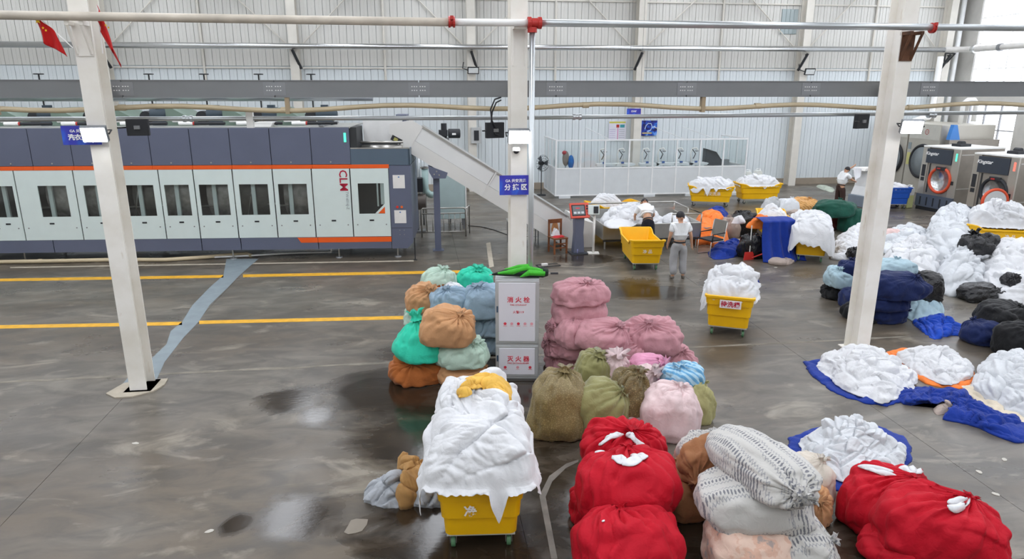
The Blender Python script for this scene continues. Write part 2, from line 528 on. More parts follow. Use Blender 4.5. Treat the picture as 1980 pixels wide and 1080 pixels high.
def column_paint():
    T = NT('white_column_paint'); tc = T.n('ShaderNodeTexCoord')
    n = T.n('ShaderNodeTexNoise', i_Scale=1.6, i_Detail=5.0); T.l(tc, 'Object', n, 'Vector')
    r = T.ramp([(0.3, srgb('#e4dfd4')), (0.6, srgb('#f3f0ea')), (0.8, srgb('#f6f4f0'))]); T.l(n, 'Fac', r, 'Fac')
    n2 = T.n('ShaderNodeTexNoise', i_Scale=6.0, i_Detail=6.0); mp = T.n('ShaderNodeMapping'); mp.inputs['Scale'].default_value = (1, 1, 0.25)
    T.l(tc, 'Object', mp, 'Vector'); T.l(mp, 'Vector', n2, 'Vector')
    r2 = T.ramp([(0.66, (0, 0, 0, 1)), (0.76, (0.7, 0.7, 0.7, 1))]); T.l(n2, 'Fac', r2, 'Fac')
    m = T.n('ShaderNodeMix', data_type='RGBA'); T.l(r2, 'Color', m, 0); T.l(r, 'Color', m, 6); m.inputs[7].default_value = srgb('#bda98d')
    T.l(m, 2, T.b, 'Base Color'); T.b.inputs['Roughness'].default_value = 0.5
    return T.m


M_COL = column_paint()
M_RUST = plain('rusty_steel', '#5a3a26', 0.8, var=0.5, scale=7, bump=0.3)
M_DARK = plain('black_steel', '#26282b', 0.5)
wb = MB().bx(WALL_L - 0.3, WALL_R + 0.3, WALL_Y + 0.05, WALL_Y + 0.3, 0, EAVE).build('wall_back', M_WALLBACK)
tag(wb, kind='structure')
pitch = (WALL_R - WALL_L) / 144
lo = MB().bx(0.009, pitch - 0.009, 0.0, 0.06, 0.3, 5.5).bx(pitch * 0.45, pitch * 0.55, -0.012, 0.02, 0.3, 5.5).build('panel', M_PANEL_LO, wb)
up = MB().bx(0.009, pitch - 0.009, 0.0, 0.06, 5.53, EAVE).bx(pitch * 0.45, pitch * 0.55, -0.012, 0.02, 5.53, EAVE).build('panel', M_PANEL_UP, wb)
for k in range(144):
    for src in (lo, up):
        o = src if k == 0 else copy_obj(src, wb)
        o.location = (WALL_L + k * pitch, WALL_Y, 0)
bb = MB().bx(WALL_L, WALL_R, WALL_Y - 0.06, WALL_Y + 0.1, 0, 0.3).build('baseboard_back', plain('brown_skirting', '#9b8f80', 0.7)); tag(bb, kind='structure')

# the two walls outside the picture, so that light bounces as in the hall
for nm, a in (('wall_left', (WALL_L - 0.3, WALL_L, WALL_F, WALL_Y, 0, EAVE)), ('wall_front', (WALL_L, WALL_R, WALL_F - 0.3, WALL_F, 0, EAVE))):
    tag(MB().bx(*a).build(nm, M_PANEL_UP), kind='structure')
# ceiling with translucent roof lights
ce = MB().bx(WALL_L - 0.3, WALL_R + 0.3, WALL_F - 0.3, WALL_Y + 0.3, EAVE, EAVE + 0.2).build('ceiling', plain('grey_white_roof_sheet', '#d4d4d2', 0.6)); tag(ce, kind='structure')
M_SKY = emit('translucent_roof_light', '#f4f8ff', SKYLIGHT)
for k in range(8):
    x = WALL_L + 2.6 + k * 5.6
    MB().bx(x - 0.75, x + 0.75, WALL_F + 1.0, WALL_Y - 1.0, EAVE - 0.03, EAVE - 0.004).build('roof_light', M_SKY, ce)

# right wall with windows
M_RWALL = plain('grey_beige_wall_sheet', '#c9c7c2', 0.55, var=0.05)  # grey-beige sheet of the right wall
WINS = [(14.0, 30.9, 4.35, 8.9), (27.9, 30.7, 1.5, 3.95), (20.6, 25.6, 1.5, 3.95), (13.4, 18.4, 1.5, 3.95)]
wr = MB()
ys = sorted({WALL_F, WALL_Y} | {w[0] for w in WINS} | {w[1] for w in WINS}); zs = sorted({0, EAVE} | {w[2] for w in WINS} | {w[3] for w in WINS})
for i in range(len(ys) - 1):
    for j in range(len(zs) - 1):
        cy, cz = (ys[i] + ys[i + 1]) / 2, (zs[j] + zs[j + 1]) / 2
        if not any(w[0] < cy < w[1] and w[2] < cz < w[3] for w in WINS):
            wr.bx(WALL_R, WALL_R + 0.25, ys[i], ys[i + 1], zs[j], zs[j + 1])
tag(wr.build('wall_right', M_RWALL), kind='structure')
M_PANE = glass('window_pane_glass', (0.97, 0.98, 1.0), 0.97)
M_FRAME = plain('grey_window_frame', '#9a9a9c', 0.5)
for k, (y0, y1, z0, z1) in enumerate(WINS):
    fr = MB(); t = 0.05 if k else 0.03
    nv = max(2, round((y1 - y0) / 0.95)); nh = max(2, round((z1 - z0) / 1.2))
    yy = [y0 + (y1 - y0) * q / nv for q in range(nv + 1)]; zz = [z0 + (z1 - z0) * q / nh for q in range(nh + 1)]
    for y in yy: fr.bx(WALL_R + 0.05, WALL_R + 0.13, y - t / 2, y + t / 2, z0, z1)
    for z in zz: fr.bx(WALL_R + 0.06, WALL_R + 0.12, y0, y1, z - t / 2, z + t / 2)
    w = fr.build('window_%d' % (k + 1), M_FRAME if k else plain('glare_white_window_frame', '#f2f2f0', 0.5)); tag(w, kind='structure')  # upper frame coloured near white and thinned to imitate daylight glare
    for a in range(nv):
        for b in range(nh):
            MB().bx(WALL_R + 0.085, WALL_R + 0.091, yy[a] + t / 2, yy[a + 1] - t / 2, zz[b] + t / 2, zz[b + 1] - t / 2).build('pane', M_PANE, w)

# ------------------------------------------------------------------ steel columns
def h_section(fw, dp, tf, tw, h, z0=0.0):
    return MB().bx(-fw / 2, fw / 2, -dp / 2, -dp / 2 + tf, z0, h).bx(-fw / 2, fw / 2, dp / 2 - tf, dp / 2, z0, h).bx(-tw / 2, tw / 2, -dp / 2 + tf, dp / 2 - tf, z0, h)


for k, (cx, lab) in enumerate([(-4.46, 'white steel column with two small red flags and a mortar collar at its foot'),
                               (1.50, 'white steel column behind the fire hydrant cabinet'),
                               (7.68, 'white steel column with a rust stained bracket, standing by the navy bundles')]):
    t = thing('steel_column', lab, 'column', (cx, 10.62, 0), 0, 'row of steel columns')
    h_section(0.25, 0.36, 0.018, 0.014, EAVE).build('shaft', M_COL, t)
    MB().bx(-0.2, 0.2, -0.24, 0.24, 0.0, 0.02).build('base_plate', M_COL, t)
    if k != 1:
        br = MB()
        for sx in (-0.09, 0.09):
            br.box((sx, -0.26, 5.36), (0.05, 0.24, 0.05)).tube([(sx, -0.37, 5.34), (sx, -0.195, 4.98)], 0.022, 6)
        br.box((0, -0.19, 5.16), (0.22, 0.012, 0.42))
        br.build('pipe_bracket', M_RUST if k == 2 else M_COL, t)
    else:
        MB().box((0, -0.26, 5.37), (0.2, 0.2, 0.03)).box((-0.09, -0.19, 5.1), (0.02, 0.02, 0.5)).box((0.09, -0.19, 5.1), (0.02, 0.02, 0.5)).build('pipe_bracket', M_COL, t)

# columns, girts and braces of the back wall belong to the setting
ntrim = 0


def trim(mb, mat, smooth_shade=False):
    global ntrim
    ntrim += 1
    return tag(mb.build('trim_%d' % ntrim, mat, smooth_shade=smooth_shade), kind='structure')


WCOL = [-12.8, -5.15, 2.4, 10.1, 18.05, 25.35]
M_WCOL = plain('beige_wall_column', '#d8d4cb', 0.5, var=0.05)
for cx in WCOL:
    mb = h_section(0.36, 0.5, 0.03, 0.02, EAVE); mb.v = [(x + cx, y + WALL_Y - 0.3, z) for x, y, z in mb.v]
    trim(mb, M_WCOL)
for a, b in zip(WCOL[:-1], WCOL[1:]):
    m = (a + b) / 2
    trim(MB().cyl((m, WALL_Y - 0.06, 4.9), (m, WALL_Y - 0.06, EAVE), 0.05, 8), M_WCOL)
    for z in (5.45, 8.35):
        trim(MB().bx(a + 0.2, b - 0.2, WALL_Y - 0.07, WALL_Y - 0.02, z - 0.03, z + 0.03), M_WCOL)
    trim(MB().tube([(a + 0.25, WALL_Y - 0.12, 6.35), (m - 0.9, WALL_Y - 0.12, 8.9)], 0.028, 6).tube([(b - 0.25, WALL_Y - 0.12, 6.35), (m + 0.9, WALL_Y - 0.12, 8.9)], 0.028, 6), M_WCOL)
# corner: downpipe and corner sheet
trim(MB().cyl((25.85, WALL_Y - 0.45, 0), (25.85, WALL_Y - 0.45, EAVE), 0.11, 14), plain('white_pvc', '#eceeee', 0.35), True)
# small louvre window in the back wall
wd = MB().bx(16.95, 17.75, WALL_Y - 0.03, WALL_Y + 0.0, 7.05, 8.15).build('window_5', plain('grey_green_translucent_sheet', '#93a0a2', 0.3)); tag(wd, kind='structure')
for q in range(4): MB().bx(16.97 + q * 0.2, 17.13 + q * 0.2, WALL_Y - 0.045, WALL_Y - 0.028, 7.07, 8.13).build('slat', plain('grey_green_slat', '#a4b0b2', 0.3), wd)

# ------------------------------------------------------------------ pipes and tray
M_CHROME = plain('polished_insulation_sleeve', '#d8dadb', 0.22, 0.9, 0.04)
M_GALV = plain('galvanised_pipe', '#c3c8cb', 0.32, 0.75, 0.06, 2)
M_BEIGE = plain('yellowed_plastic_pipe', '#c6b697', 0.45, var=0.1, scale=2)
M_BEIGE2 = plain('grey_beige_painted_pipe', '#c9c0b2', 0.5, var=0.14, scale=3)
M_RED = plain('red_fitting_paint', '#b5302a', 0.4)
M_TRAY = plain('grey_tray_sheet', '#8b8d90', 0.38, 0.55, 0.06, 1.5)
M_WHITEPIPE = plain('white_lagged_pipe', '#eeeeec', 0.4)

# sprinkler main in front of the columns
t = thing('sprinkler_pipe', 'long sprinkler main with red grooved couplings across the column fronts', 'pipe', (0, 10.24, 5.43))
MB().cyl((-7.5, 0, 0.02), (0.48, 0, -0.005), 0.057, 14).build('weathered_pipe', M_BEIGE2, t, True)
MB().cyl((0.55, 0, -0.005), (1.62, 0, 0.0), 0.05, 14).build('white_pipe', M_WHITEPIPE, t, True)
MB().cyl((1.66, 0, 0.0), (11.5, 0, 0.02), 0.05, 14).build('galvanised_pipe', M_GALV, t, True)
for x, w in ((0.51, 0.09), (7.92, 0.05)):
    MB().lathe([(0.055, -w / 2), (0.078, -w / 2), (0.078, -w / 5), (0.064, -w / 6), (0.064, w / 6), (0.078, w / 5), (0.078, w / 2), (0.055, w / 2)], (x, 0, 0), 14, 'x').box((x, -0.07, 0.05), (w * 0.5, 0.05, 0.05)).build('coupling', M_RED, t, False)
MB().lathe([(0.06, -0.1), (0.082, -0.1), (0.082, -0.05), (0.066, -0.04), (0.066, 0.04), (0.082, 0.05), (0.082, 0.1), (0.06, 0.1)], (1.69, 0, 0), 16, 'x').lathe([(0.05, -0.13), (0.07, -0.13), (0.07, -0.06), (0.05, -0.06)], (1.66, 0, 0), 14).build('tee', M_RED, t)
MB().cyl((1.66, 0, -5.42), (1.66, 0, -0.1), 0.042, 14).build('riser', M_GALV, t, True)

# polished steam main along the back wall with brackets
t = thing('steam_main', 'polished steam main carried on black brackets along the corrugated wall', 'pipe', (0, 31.25, 6.25))
MB().cyl((-18.9, 0, 0.02), (24.95, 0, 0.12), 0.12, 16).build('sleeve', M_CHROME, t, True)
for cx in WCOL:
    br = MB().tube([(cx, 0.0, -0.14), (cx, 0.45, -0.14)], 0.035, 6).tube([(cx - 0.02, -0.02, -0.1), (cx - 0.25 * (1 if cx > 5 else -1), 0.3, -0.85)], 0.06, 6).build('bracket', M_DARK, t)
MB().cyl((5.05, 0, -0.1), (5.05, 0, -1.75), 0.14, 12).build('lagged_drop', M_WHITEPIPE, t, True)
t = thing('steam_branch', 'lagged steam branch with strap clamps turning along the window wall', 'pipe', (25.0, 31.25, 6.38))
MB().tube([(0, 0, 0), (0.5, -0.02, 0), (0.8, -0.3, 0), (0.85, -0.7, -0.02), (0.85, -16, 0.0)], 0.13, 12).build('sleeve', plain('dull_pipe_lagging', '#cfcdc9', 0.4), t, True)
MB().lathe([(0.13, -0.1), (0.19, -0.08), (0.19, 0.08), (0.13, 0.1)], (0.85, -0.8, -0.02), 14, 'y').build('clamp', M_CHROME, t)
MB().lathe([(0.14, -0.08), (0.17, -0.08), (0.17, 0.08), (0.14, 0.08)], (0.85, -2.3, -0.02), 14, 'y').build('strap', M_TRAY, t)
MB().tube([(0.05, 0.0, -0.18), (0.55, 0.0, -0.18), (0.3, 0.3, -0.75), (0.05, 0.0, -0.18)], 0.04, 6).build('bracket', M_DARK, t)

# cable tray behind the columns
t = thing('cable_tray', 'grey covered cable tray running level behind the white columns', 'cable tray', (0, 10.93, 4.40))
sec = MB().bx(-1.06, 1.06, 0, 0.22, 0, 0.25).bx(-1.06, 1.06, -0.012, 0.0, 0.238, 0.25).bx(-1.06, 1.06, -0.012, 0.0, 0, 0.012).build('tray_section', M_TRAY, t)
spl = MB()
spl.bx(-0.16, 0.16, -0.006, 0.0, 0.03, 0.22)
spl = spl.build('splice_plate', plain('splice_plate_steel', '#94969a', 0.4, 0.5), t)
bolts = MB()
for r_ in (0.095, 0.15):
    for q in range(6): bolts.bx(-0.115 + q * 0.035 + (0.02 if q > 2 else 0), -0.098 + q * 0.035 + (0.02 if q > 2 else 0), -0.012, -0.004, r_, r_ + 0.014)
bolts = tag(bolts.build('bolts', plain('bright_zinc', '#eceded', 0.3), spl), kind='stuff')
for k in range(9):
    o = sec if k == 0 else copy_obj(sec, t); o.location = (-7.45 + 2.135 * k + 0.0, 0, 0)
    if k < 8:
        p_ = spl if k == 0 else copy_obj(spl, t); p_.location = (-6.38 + 2.135 * k, 0, 0)
        if k: copy_obj(bolts, p_)
# sagging plastic pipe hung below the tray
t = thing('plastic_conduit', 'sagging yellowed plastic pipe hung below the cable tray', 'pipe', (0, 10.98, 4.27))
pts = [(-7, 0, 0.02)]
for k in range(0, 47):
    x = -6.4 + k * 0.42
    pts.append((x, 0, -0.02 + 0.035 * math.cos(x * 1.9 + 0.6) + 0.01 * math.sin(x * 0.7)))
MB().tube(pts, 0.037, 12).build('pipe', M_BEIGE, t, True)
for x in (-4.3, -2.0, 2.65, 5.55, 8.3):
    MB().lathe([(0.037, -0.05), (0.046, -0.05), (0.046, 0.05), (0.037, 0.05)], (x, 0, -0.02 + 0.035 * math.cos(x * 1.9 + 0.6)), 12, 'x').build('socket', M_BEIGE, t)
for x in (-1.95, 4.6, -6.0):
    MB().bx(x - 0.03, x + 0.03, -0.05, 0.05, -0.11, 0.14).build('hanger', plain('tan_hanger', '#a8967a', 0.5), t)
# thin air line
t = thing('air_line', 'thin bright galvanised air line with union fittings behind the columns', 'pipe', (0, 11.14, 4.09))
MB().cyl((-8, 0, 0.01), (1.4, 0, -0.01), 0.034, 12).cyl((1.4, 0, -0.01), (11.5, 0, 0.04), 0.034, 12).build('pipe', M_GALV, t, True)
for x in (-3.45, 2.55, 8.85): MB().lathe([(0.034, -0.07), (0.05, -0.07), (0.05, -0.03), (0.04, -0.02), (0.04, 0.02), (0.05, 0.03), (0.05, 0.07), (0.034, 0.07)], (x, 0, 0), 12, 'x').build('union', M_GALV, t)
MB().bx(-2.6, -2.5, -0.04, 0.04, -0.14, 0.1).build('box_fitting', M_WHITEPIPE, t)

# ------------------------------------------------------------------ things fixed to the columns
M_LAMP = emit('lit_flood_lens', '#ffffff', LAMP)
M_BLACKBOX = plain('matt_black_plastic', '#23252a', 0.6)


def flood(x, y, z, tilt, rz, label):
    t = thing('flood_light', label, 'lamp', (x, y, z), rz, 'flood lights on the columns')
    h = MB().bx(-0.16, 0.16, -0.05, 0.03, -0.11, 0.11).build('housing', plain('grey_lamp_housing', '#7c8085', 0.4, 0.4), t, bevel=0.008)
    MB().bx(-0.145, 0.145, -0.062, -0.051, -0.095, 0.095).build('lens', M_LAMP, t)
    MB().tube([(-0.18, -0.01, 0), (-0.18, 0.12, 0), (0.18, 0.12, 0), (0.18, -0.01, 0)], 0.012, 6).build('yoke', M_DARK, t)
    for ch in t.children: ch.rotation_euler = (tilt, 0, 0)
    return t


flood(-4.42, 10.26, 3.93, 0.35, 0.1, 'lit flood light on the column with the red flags')
flood(1.47, 10.28, 3.85, 0.35, 0.0, 'lit flood light above the small dome camera')
flood(7.80, 10.22, 3.95, 0.3, -0.35, 'lit flood light on the column by the stainless washers')
def dark_flood(x, y, z, rz, label):
    t = thing('unlit_flood_light', label, 'lamp', (x, y, z), rz, 'dark flood lights behind the columns')
    MB().bx(-0.15, 0.15, -0.04, 0.04, -0.12, 0.12).build('housing', M_BLACKBOX, t, bevel=0.008)
    MB().box((0, -0.05, 0), (0.08, 0.03, 0.05)).build('terminal_box', M_TRAY, t)
    MB().tube([(-0.16, 0, 0), (-0.2, -0.1, 0), (-0.25, -0.1, 0)], 0.012, 6).build('arm', M_DARK, t)


dark_flood(-4.09, 10.9, 3.98, 0.1, 'black unlit flood light behind the column with the red flags')
dark_flood(1.18, 10.9, 3.9, 0.3, 'black unlit flood light beside looped cables')
dark_flood(7.42, 10.95, 4.0, 0.35, 'black unlit flood light behind the column with the rusty bracket')

M_SIGNBLUE = None


def sign_blue():
    T = NT('blue_sign_print'); tc = T.n('ShaderNodeTexCoord'); n = T.n('ShaderNodeTexNoise', i_Scale=3.0, i_Detail=2.0, i_Distortion=1.0)
    T.l(tc, 'Object', n, 'Vector'); r = T.ramp([(0.35, srgb('#3d35a0')), (0.55, srgb('#3a3fb4')), (0.72, srgb('#2f6fe0'))]); T.l(n, 'Fac', r, 'Fac'); T.l(r, 'Color', T.b, 'Base Color')
    T.b.inputs['Roughness'].default_value = 0.4
    return T.m


M_SIGNBLUE = sign_blue(); M_LETTER = plain('white_lettering', '#f4f4f4', 0.6, var=0.0)


def blue_sign(x, y, z, w, h, l1, l2, label, group=None):
    t = thing('area_sign', label, 'sign', (x, y, z), 0, group)
    MB().bx(-w / 2, w / 2, -0.006, 0.006, -h / 2, h / 2).build('board', M_SIGNBLUE, t)
    if l1: text(l1, h * 0.19, M_LETTER, t, (0, -0.008, h * 0.22), bold=0.001)
    text(l2, h * 0.33, M_LETTER, t, (0, -0.008, -h * 0.12 if l1 else 0), bold=0.003)
    return t


blue_sign(1.445, 10.40, 3.10, 0.50, 0.30, 'GA 共安洗涤', '分 拣 区', 'blue sign reading 分拣区 on the column above the fire cabinet')
blue_sign(-4.66, 10.40, 3.90, 0.50, 0.26, 'GA 共安洗涤', '洗衣龙区', 'blue area sign beside the lit flood light on the flagged column')
hs = blue_sign(8.86, 28.2, 3.66, 0.60, 0.24, None, '烘干区', 'small blue sign hanging on wires in front of the wall poster')
for sx in (-0.25, 0.25): MB().cyl((sx, 0, 0.12), (sx, 0, EAVE - 3.665), 0.006, 6).build('wire', M_DARK, hs)

# dome camera and cable loops on the middle column
t = thing('dome_camera', 'small white dome camera under the lit flood light', 'camera', (1.45, 10.38, 3.62))
MB().lathe([(0.0, 0.06), (0.05, 0.06), (0.06, 0.03), (0.06, 0.0)], n=14).bx(-0.03, 0.03, 0.0, 0.08, 0.02, 0.05).build('shell', M_WHITEPIPE, t)
MB().ball((0, 0, 0), 0.045).build('dome', M_BLACKBOX, t, True)
t = thing('cable_loop', 'black cables looping down beside the middle column', 'cable', (1.2, 10.85, 4.2))
MB().tube([(0.08, 0, 0.2), (-0.02, 0, 0.17), (-0.09, -0.02, 0.02), (-0.07, -0.02, -0.15), (0.0, 0, -0.28)], 0.012, 8).build('cable', M_BLACKBOX, t, True)
MB().tube([(0.08, 0, 0.16), (0.0, 0, 0.12), (-0.06, 0.02, -0.02), (-0.08, 0.02, -0.2), (-0.02, 0, -0.36), (0.05, 0, -0.38)], 0.011, 8).build('cable', M_BLACKBOX, t, True)
# flags on the left column
M_FLAG = cloth('red_flag_cloth', '#c01818', 0.7); M_STAR = plain('yellow_star_print', '#f2c81e', 0.6)


def star(mb, c, r, y):
    pts = []
    for k in range(10):
        a = math.pi / 2 + k * math.pi / 5; q = r if k % 2 == 0 else r * 0.4
        pts.append((c[0] + q * math.cos(a), c[1] + q * math.sin(a)))
    mb.prism(pts, y, y - 0.004)


def flag(loc, lean, drop, label, spread=0.10):
    t = thing('flag', label, 'flag', loc, 0, 'two flags on the column')
    d = Vector((math.sin(lean), 0, math.cos(lean)))
    tip = d * 0.62
    MB().tube([(0, 0, 0), tip], 0.008, 6).build('staff', M_WHITEPIPE, t)
    vs = []; fs = []; nu, nv = 12, 14
    for j in range(nv + 1):
        for i in range(nu + 1):
            a = i / nu; b = j / nv
            p = tip - d * (0.34 * a) ; w = 0.5 * drop
            x = p.x + spread * b * (1 + a) * (1 if lean > 0 else 1) * 0.6 + 0.02 * math.sin(a * 9 + b * 2)
            y = -0.015 + 0.03 * math.sin(a * 12 + b * 3) * (0.3 + b)
            z = p.z - w * b * (0.95 - 0.15 * a)
            vs.append((x, y, z))
    for j in range(nv):
        for i in range(nu):
            q = j * (nu + 1) + i; fs.append((q, q + 1, q + nu + 2, q + nu + 1))
    f = mesh_obj('cloth', vs, fs, M_FLAG, t, True)
    so = f.modifiers.new('s', 'SOLIDIFY'); so.thickness = 0.003
    c0 = vs[3 * (nu + 1) + 2]
    st = MB(); star(st, (c0[0], c0[2]), 0.045, c0[1] - 0.05)
    for q in range(2): star(st, (c0[0] + 0.05 + 0.03 * q, c0[2] - 0.09 - 0.03 * q), 0.018, c0[1] - 0.05)
    st.build('stars', M_STAR, t)
    return t


flag((-4.55, 10.32, 5.05), -0.75, 0.8, 'red flag with yellow stars leaning out from the column over the sprinkler pipe')
flag((-4.2, 10.36, 4.98), 0.03, 1.15, 'red flag with yellow stars standing almost upright behind the sprinkler pipe', 0.18)

# ------------------------------------------------------------------ tunnel washer
M_NAVY = plain('dark_slate_panel', '#656b80', 0.42, 0.1, 0.05, 1.0)
M_NAVY2 = plain('dark_teal_slate_panel', '#5a6a7a', 0.42, 0.1, 0.05, 1.0)
M_MINT = plain('mint_white_panel', '#d9e6e4', 0.4, var=0.02)
M_ORANGE = plain('orange_stripe_paint', '#f0601c', 0.45, var=0.03)
M_INT = plain('dark_machine_interior', '#2f3133', 0.6)
M_STAIN = plain('brushed_stainless', '#b9b7b2', 0.34, 0.85, 0.1, 3)
M_STAIN_D = plain('stainless_drum', '#aaa6a2', 0.4, 0.25, 0.35, 5)
M_GREEN_L = emit('green_status_light', '#4fe3b0', 1.3)
M_RED_L = emit('red_status_light', '#ff6a5a', 1.2)
M_WGLASS = glass('machine_window_glass', (0.86, 0.88, 0.88), 0.93)
M_TOPGREY = plain('machine_top_sheet', '#a9aaa7', 0.5, 0.3)
M_GREENM = plain('grey_green_enamel', '#6f8276', 0.5)
M_MOTOR = plain('dark_blue_motor_casting', '#33424d', 0.5)
M_PAPER = plain('paper_notice', '#e6e4e2', 0.7)
M_CRIMSON = plain('crimson_lettering', '#b3163a', 0.5)
M_GREYTXT = plain('grey_lettering', '#8d989c', 0.6)

MX, MY = 0.0, 18.75         # local x = 0 at the loading end
wm = thing('tunnel_washer', 'long slate and mint tunnel washer with orange stripes and a row of windows', 'washing machine', (MX, MY, 0), math.radians(-4.2))
X_L, DEP = -13.5, 2.3
MB().bx(X_L, -1.90, 0.55, DEP, 0.35, 3.45).bx(-1.90, -0.90, 0.55, DEP, 0.35, 2.5).build('core', M_INT, wm)
MB().bx(X_L, -1.82, 0.02, DEP, 3.54, 3.58).build('top_sheet', M_TOPGREY, wm)
MB().bx(X_L, -0.9, 0.08, DEP, 0.27, 0.37).build('bottom_pan', M_NAVY, wm)
MB().bx(X_L, -1.9, 0.02, 0.55, 2.50, 2.56).bx(X_L, -1.9, 0.05, 0.55, 2.56, 3.5).build('upper_frame', M_INT, wm)
seams = [-13.18, -12.14, -11.10, -10.06, -9.03, -8.03, -7.03, -5.99, -4.97, -3.93, -2.87, -1.84]
for a, b in zip(seams[:-1], seams[1:]):
    p = MB().bx(a + 0.008, b - 0.008, 0, 0.03, 2.595, 3.56).build('upper_panel', M_NAVY, wm, bevel=0.006)
    MB().cyl(((a + b) / 2 - 0.02, -0.012, 2.66), ((a + b) / 2 - 0.02, 0.0, 2.66), 0.02, 10).build('lock', M_STAIN, p)
    MB().bx(a + 0.004, b - 0.004, -0.004, 0.03, 2.485, 2.588).build('orange_band', M_ORANGE, wm)
MB().bx(-1.78, -1.62, -0.004, 0.0, 3.1, 3.45).build('status_light', M_GREEN_L, wm) if False else MB().bx(-1.99, -1.93, -0.012, 0.0, 3.18, 3.42).build('status_light', M_GREEN_L, wm)
MB().bx(-1.86, -0.84, -0.004, 0.03, 2.485, 2.588).build('orange_band', M_ORANGE, wm)
# mint panels: (x0, x1, window x0, window x1)
pan = [(-12.35, -11.35, -12.2, -11.5), (-11.33, -10.6, -11.25, -10.68) , (-10.58, -9.1 + 0.0, -10.05 - 0.0, -9.32), (-9.08, -7.97, -8.88, -8.16), (-7.95, -6.92, -7.80, -7.08), (-6.90, -6.02, -6.80, -6.16), (-6.0, -5.0, -5.90, -5.14), (-4.98, -3.95, -4.85, -4.09), (-3.93, -2.92, -3.82, -3.06), (-2.90, -1.90, None, None), (-1.88, -0.86, -1.70, -1.00)]
# seam positions follow the photographed panel joints
for (a, b, c, d) in pan:
    mb = MB(); z0, z1, wz0, wz1 = 0.62, 2.48, 1.25, 2.08
    if c is None: mb.bx(a + 0.005, b - 0.005, 0, 0.03, z0, z1)
    else:
        mb.bx(a + 0.005, c, 0, 0.03, z0, z1).bx(d, b - 0.005, 0, 0.03, z0, z1).bx(c, d, 0, 0.03, z0, wz0).bx(c, d, 0, 0.03, wz1, z1)
    p = mb.build('door_panel', M_MINT, wm)
    m = (a + b) / 2
    MB().bx(m - 0.06, m + 0.06, -0.008, 0.001, 1.05, 1.09).build('handle', M_BLACKBOX, p)
    for q in (a + 0.12, b - 0.12): MB().cyl((q, -0.008, 0.95), (q, 0.001, 0.95), 0.018, 8).build('lock', M_TRAY, p)
    if c is not None:
        MB().bx(c, d, 0.012, 0.016, wz0, wz1).build('pane', M_WGLASS, p)
        if a < -2:
            MB().bx(c + 0.30 - 0.12 * ((a * 7) % 1), c + 0.40 - 0.12 * ((a * 7) % 1), 0.10, 0.16, 1.2, 2.1).build('inner_post', M_MINT, p)
    else: pass
# drums behind the windows
for k, x in enumerate((-11.9, -9.7, -8.55, -7.45, -6.5, -5.5, -4.45, -3.45)):
    MB().lathe([(0.3, -0.42), (0.78, -0.40), (0.82, 0.0), (0.78, 0.40), (0.3, 0.42)], (x - 0.1 + 0.2 * (k % 2), 1.0, 1.75), 28, 'x').build('drum', M_STAIN_D if k % 3 else plain('dark_drum', '#6a6864', 0.35, 0.3, 0.3, 5), wm, auto=True)
    MB().tube([(x - 0.5, 0.3, 1.55 - 0.1 * (k % 2)), (x + 0.45, 0.28, 1.5)], 0.03, 8).tube([(x - 0.3 + 0.1 * (k % 3), 0.2, 1.2), (x - 0.1, 0.2, 2.05)], 0.012, 6).build('inner_pipe', M_STAIN, wm, True)
# corner triangle on the end window
MB().prism([(-0.99, 1.26), (-1.19, 1.26), (-0.99, 1.46)], 0.011, 0.004).build('orange_corner', M_ORANGE, wm)
MB().prism([(-1.19, 1.255), (-1.27, 1.255), (-0.995, 1.53), (-0.995, 1.45)], 0.011, 0.003).build('white_corner', M_MINT, wm)
MB().bx(-1.2, -1.16, 0.02, 0.05, 1.45, 2.08).bx(-1.1, -1.0, 0.03, 0.05, 1.5, 2.08).build('inner_strip', M_MINT, wm)
# plinth
for a, b in zip([-13.2, -9.9, -8.1, -6.0, -4.95, -2.86], [-9.91, -8.11, -6.01, -4.96, -2.87, -0.86]):
    MB().bx(a + 0.006, b - 0.006, 0.0, 0.03, 0.28, 0.612).build('plinth_panel', M_NAVY, wm)
MB().prism([(-3.42, 0.605), (-2.875, 0.605), (-2.875, 0.465), (-3.33, 0.465)], -0.006, 0.0).build('orange_flash', M_ORANGE, wm)
MB().prism([(-2.865, 0.605), (-0.86, 0.605), (-0.86, 0.465), (-2.865, 0.465)], -0.006, 0.0).build('orange_flash', M_ORANGE, wm)
# end tower and low hood over the hopper
MB().prism([(-0.85, 0.27), (-0.42, 0.27), (-0.27, 0.43), (-0.27, 2.55), (-0.85, 2.55)], 0.0, 2.2).build('end_tower', M_NAVY, wm)
MB().bx(-1.84, -0.27, 0.0, 0.05, 2.57, 3.00).bx(-0.31, -0.27, 0.0, 2.2, 2.57, 3.0).build('hood', M_NAVY2, wm)
MB().bx(-1.84, -0.27, -0.005, 0.06, 3.0, 3.03).build('hood_rim', M_STAIN, wm)
for (z, h) in ((1.94, 0.36), (0.98, 0.36)):
    p = MB().bx(-0.75, -0.43, -0.006, 0.0, z, z + h).build('notice', M_PAPER, wm)
    MB().bx(-0.61, -0.57, -0.009, -0.006, z + h - 0.07, z + h - 0.04).build('clip', plain('blue_mark', '#3b6fae', 0.5), p)
for x, z in ((-0.66, 1.43), (-0.54, 1.43)):
    b_ = MB().cyl((x, -0.02, z), (x, 0.0, z), 0.035, 12).build('push_button', plain('red_button', '#d6301f', 0.4) if x < -0.6 else plain('orange_button', '#dd6a30', 0.4), wm)
MB().bx(-0.84, -0.28, -0.004, 0.0, 0.84, 0.85).build('tower_seam', M_INT, wm)
for x in (-0.62, -0.5):
    for z in (0.78, 0.66): MB().cyl((x, -0.008, z), (x, 0.0, z), 0.016, 8).build('bolt', M_TRAY, wm)
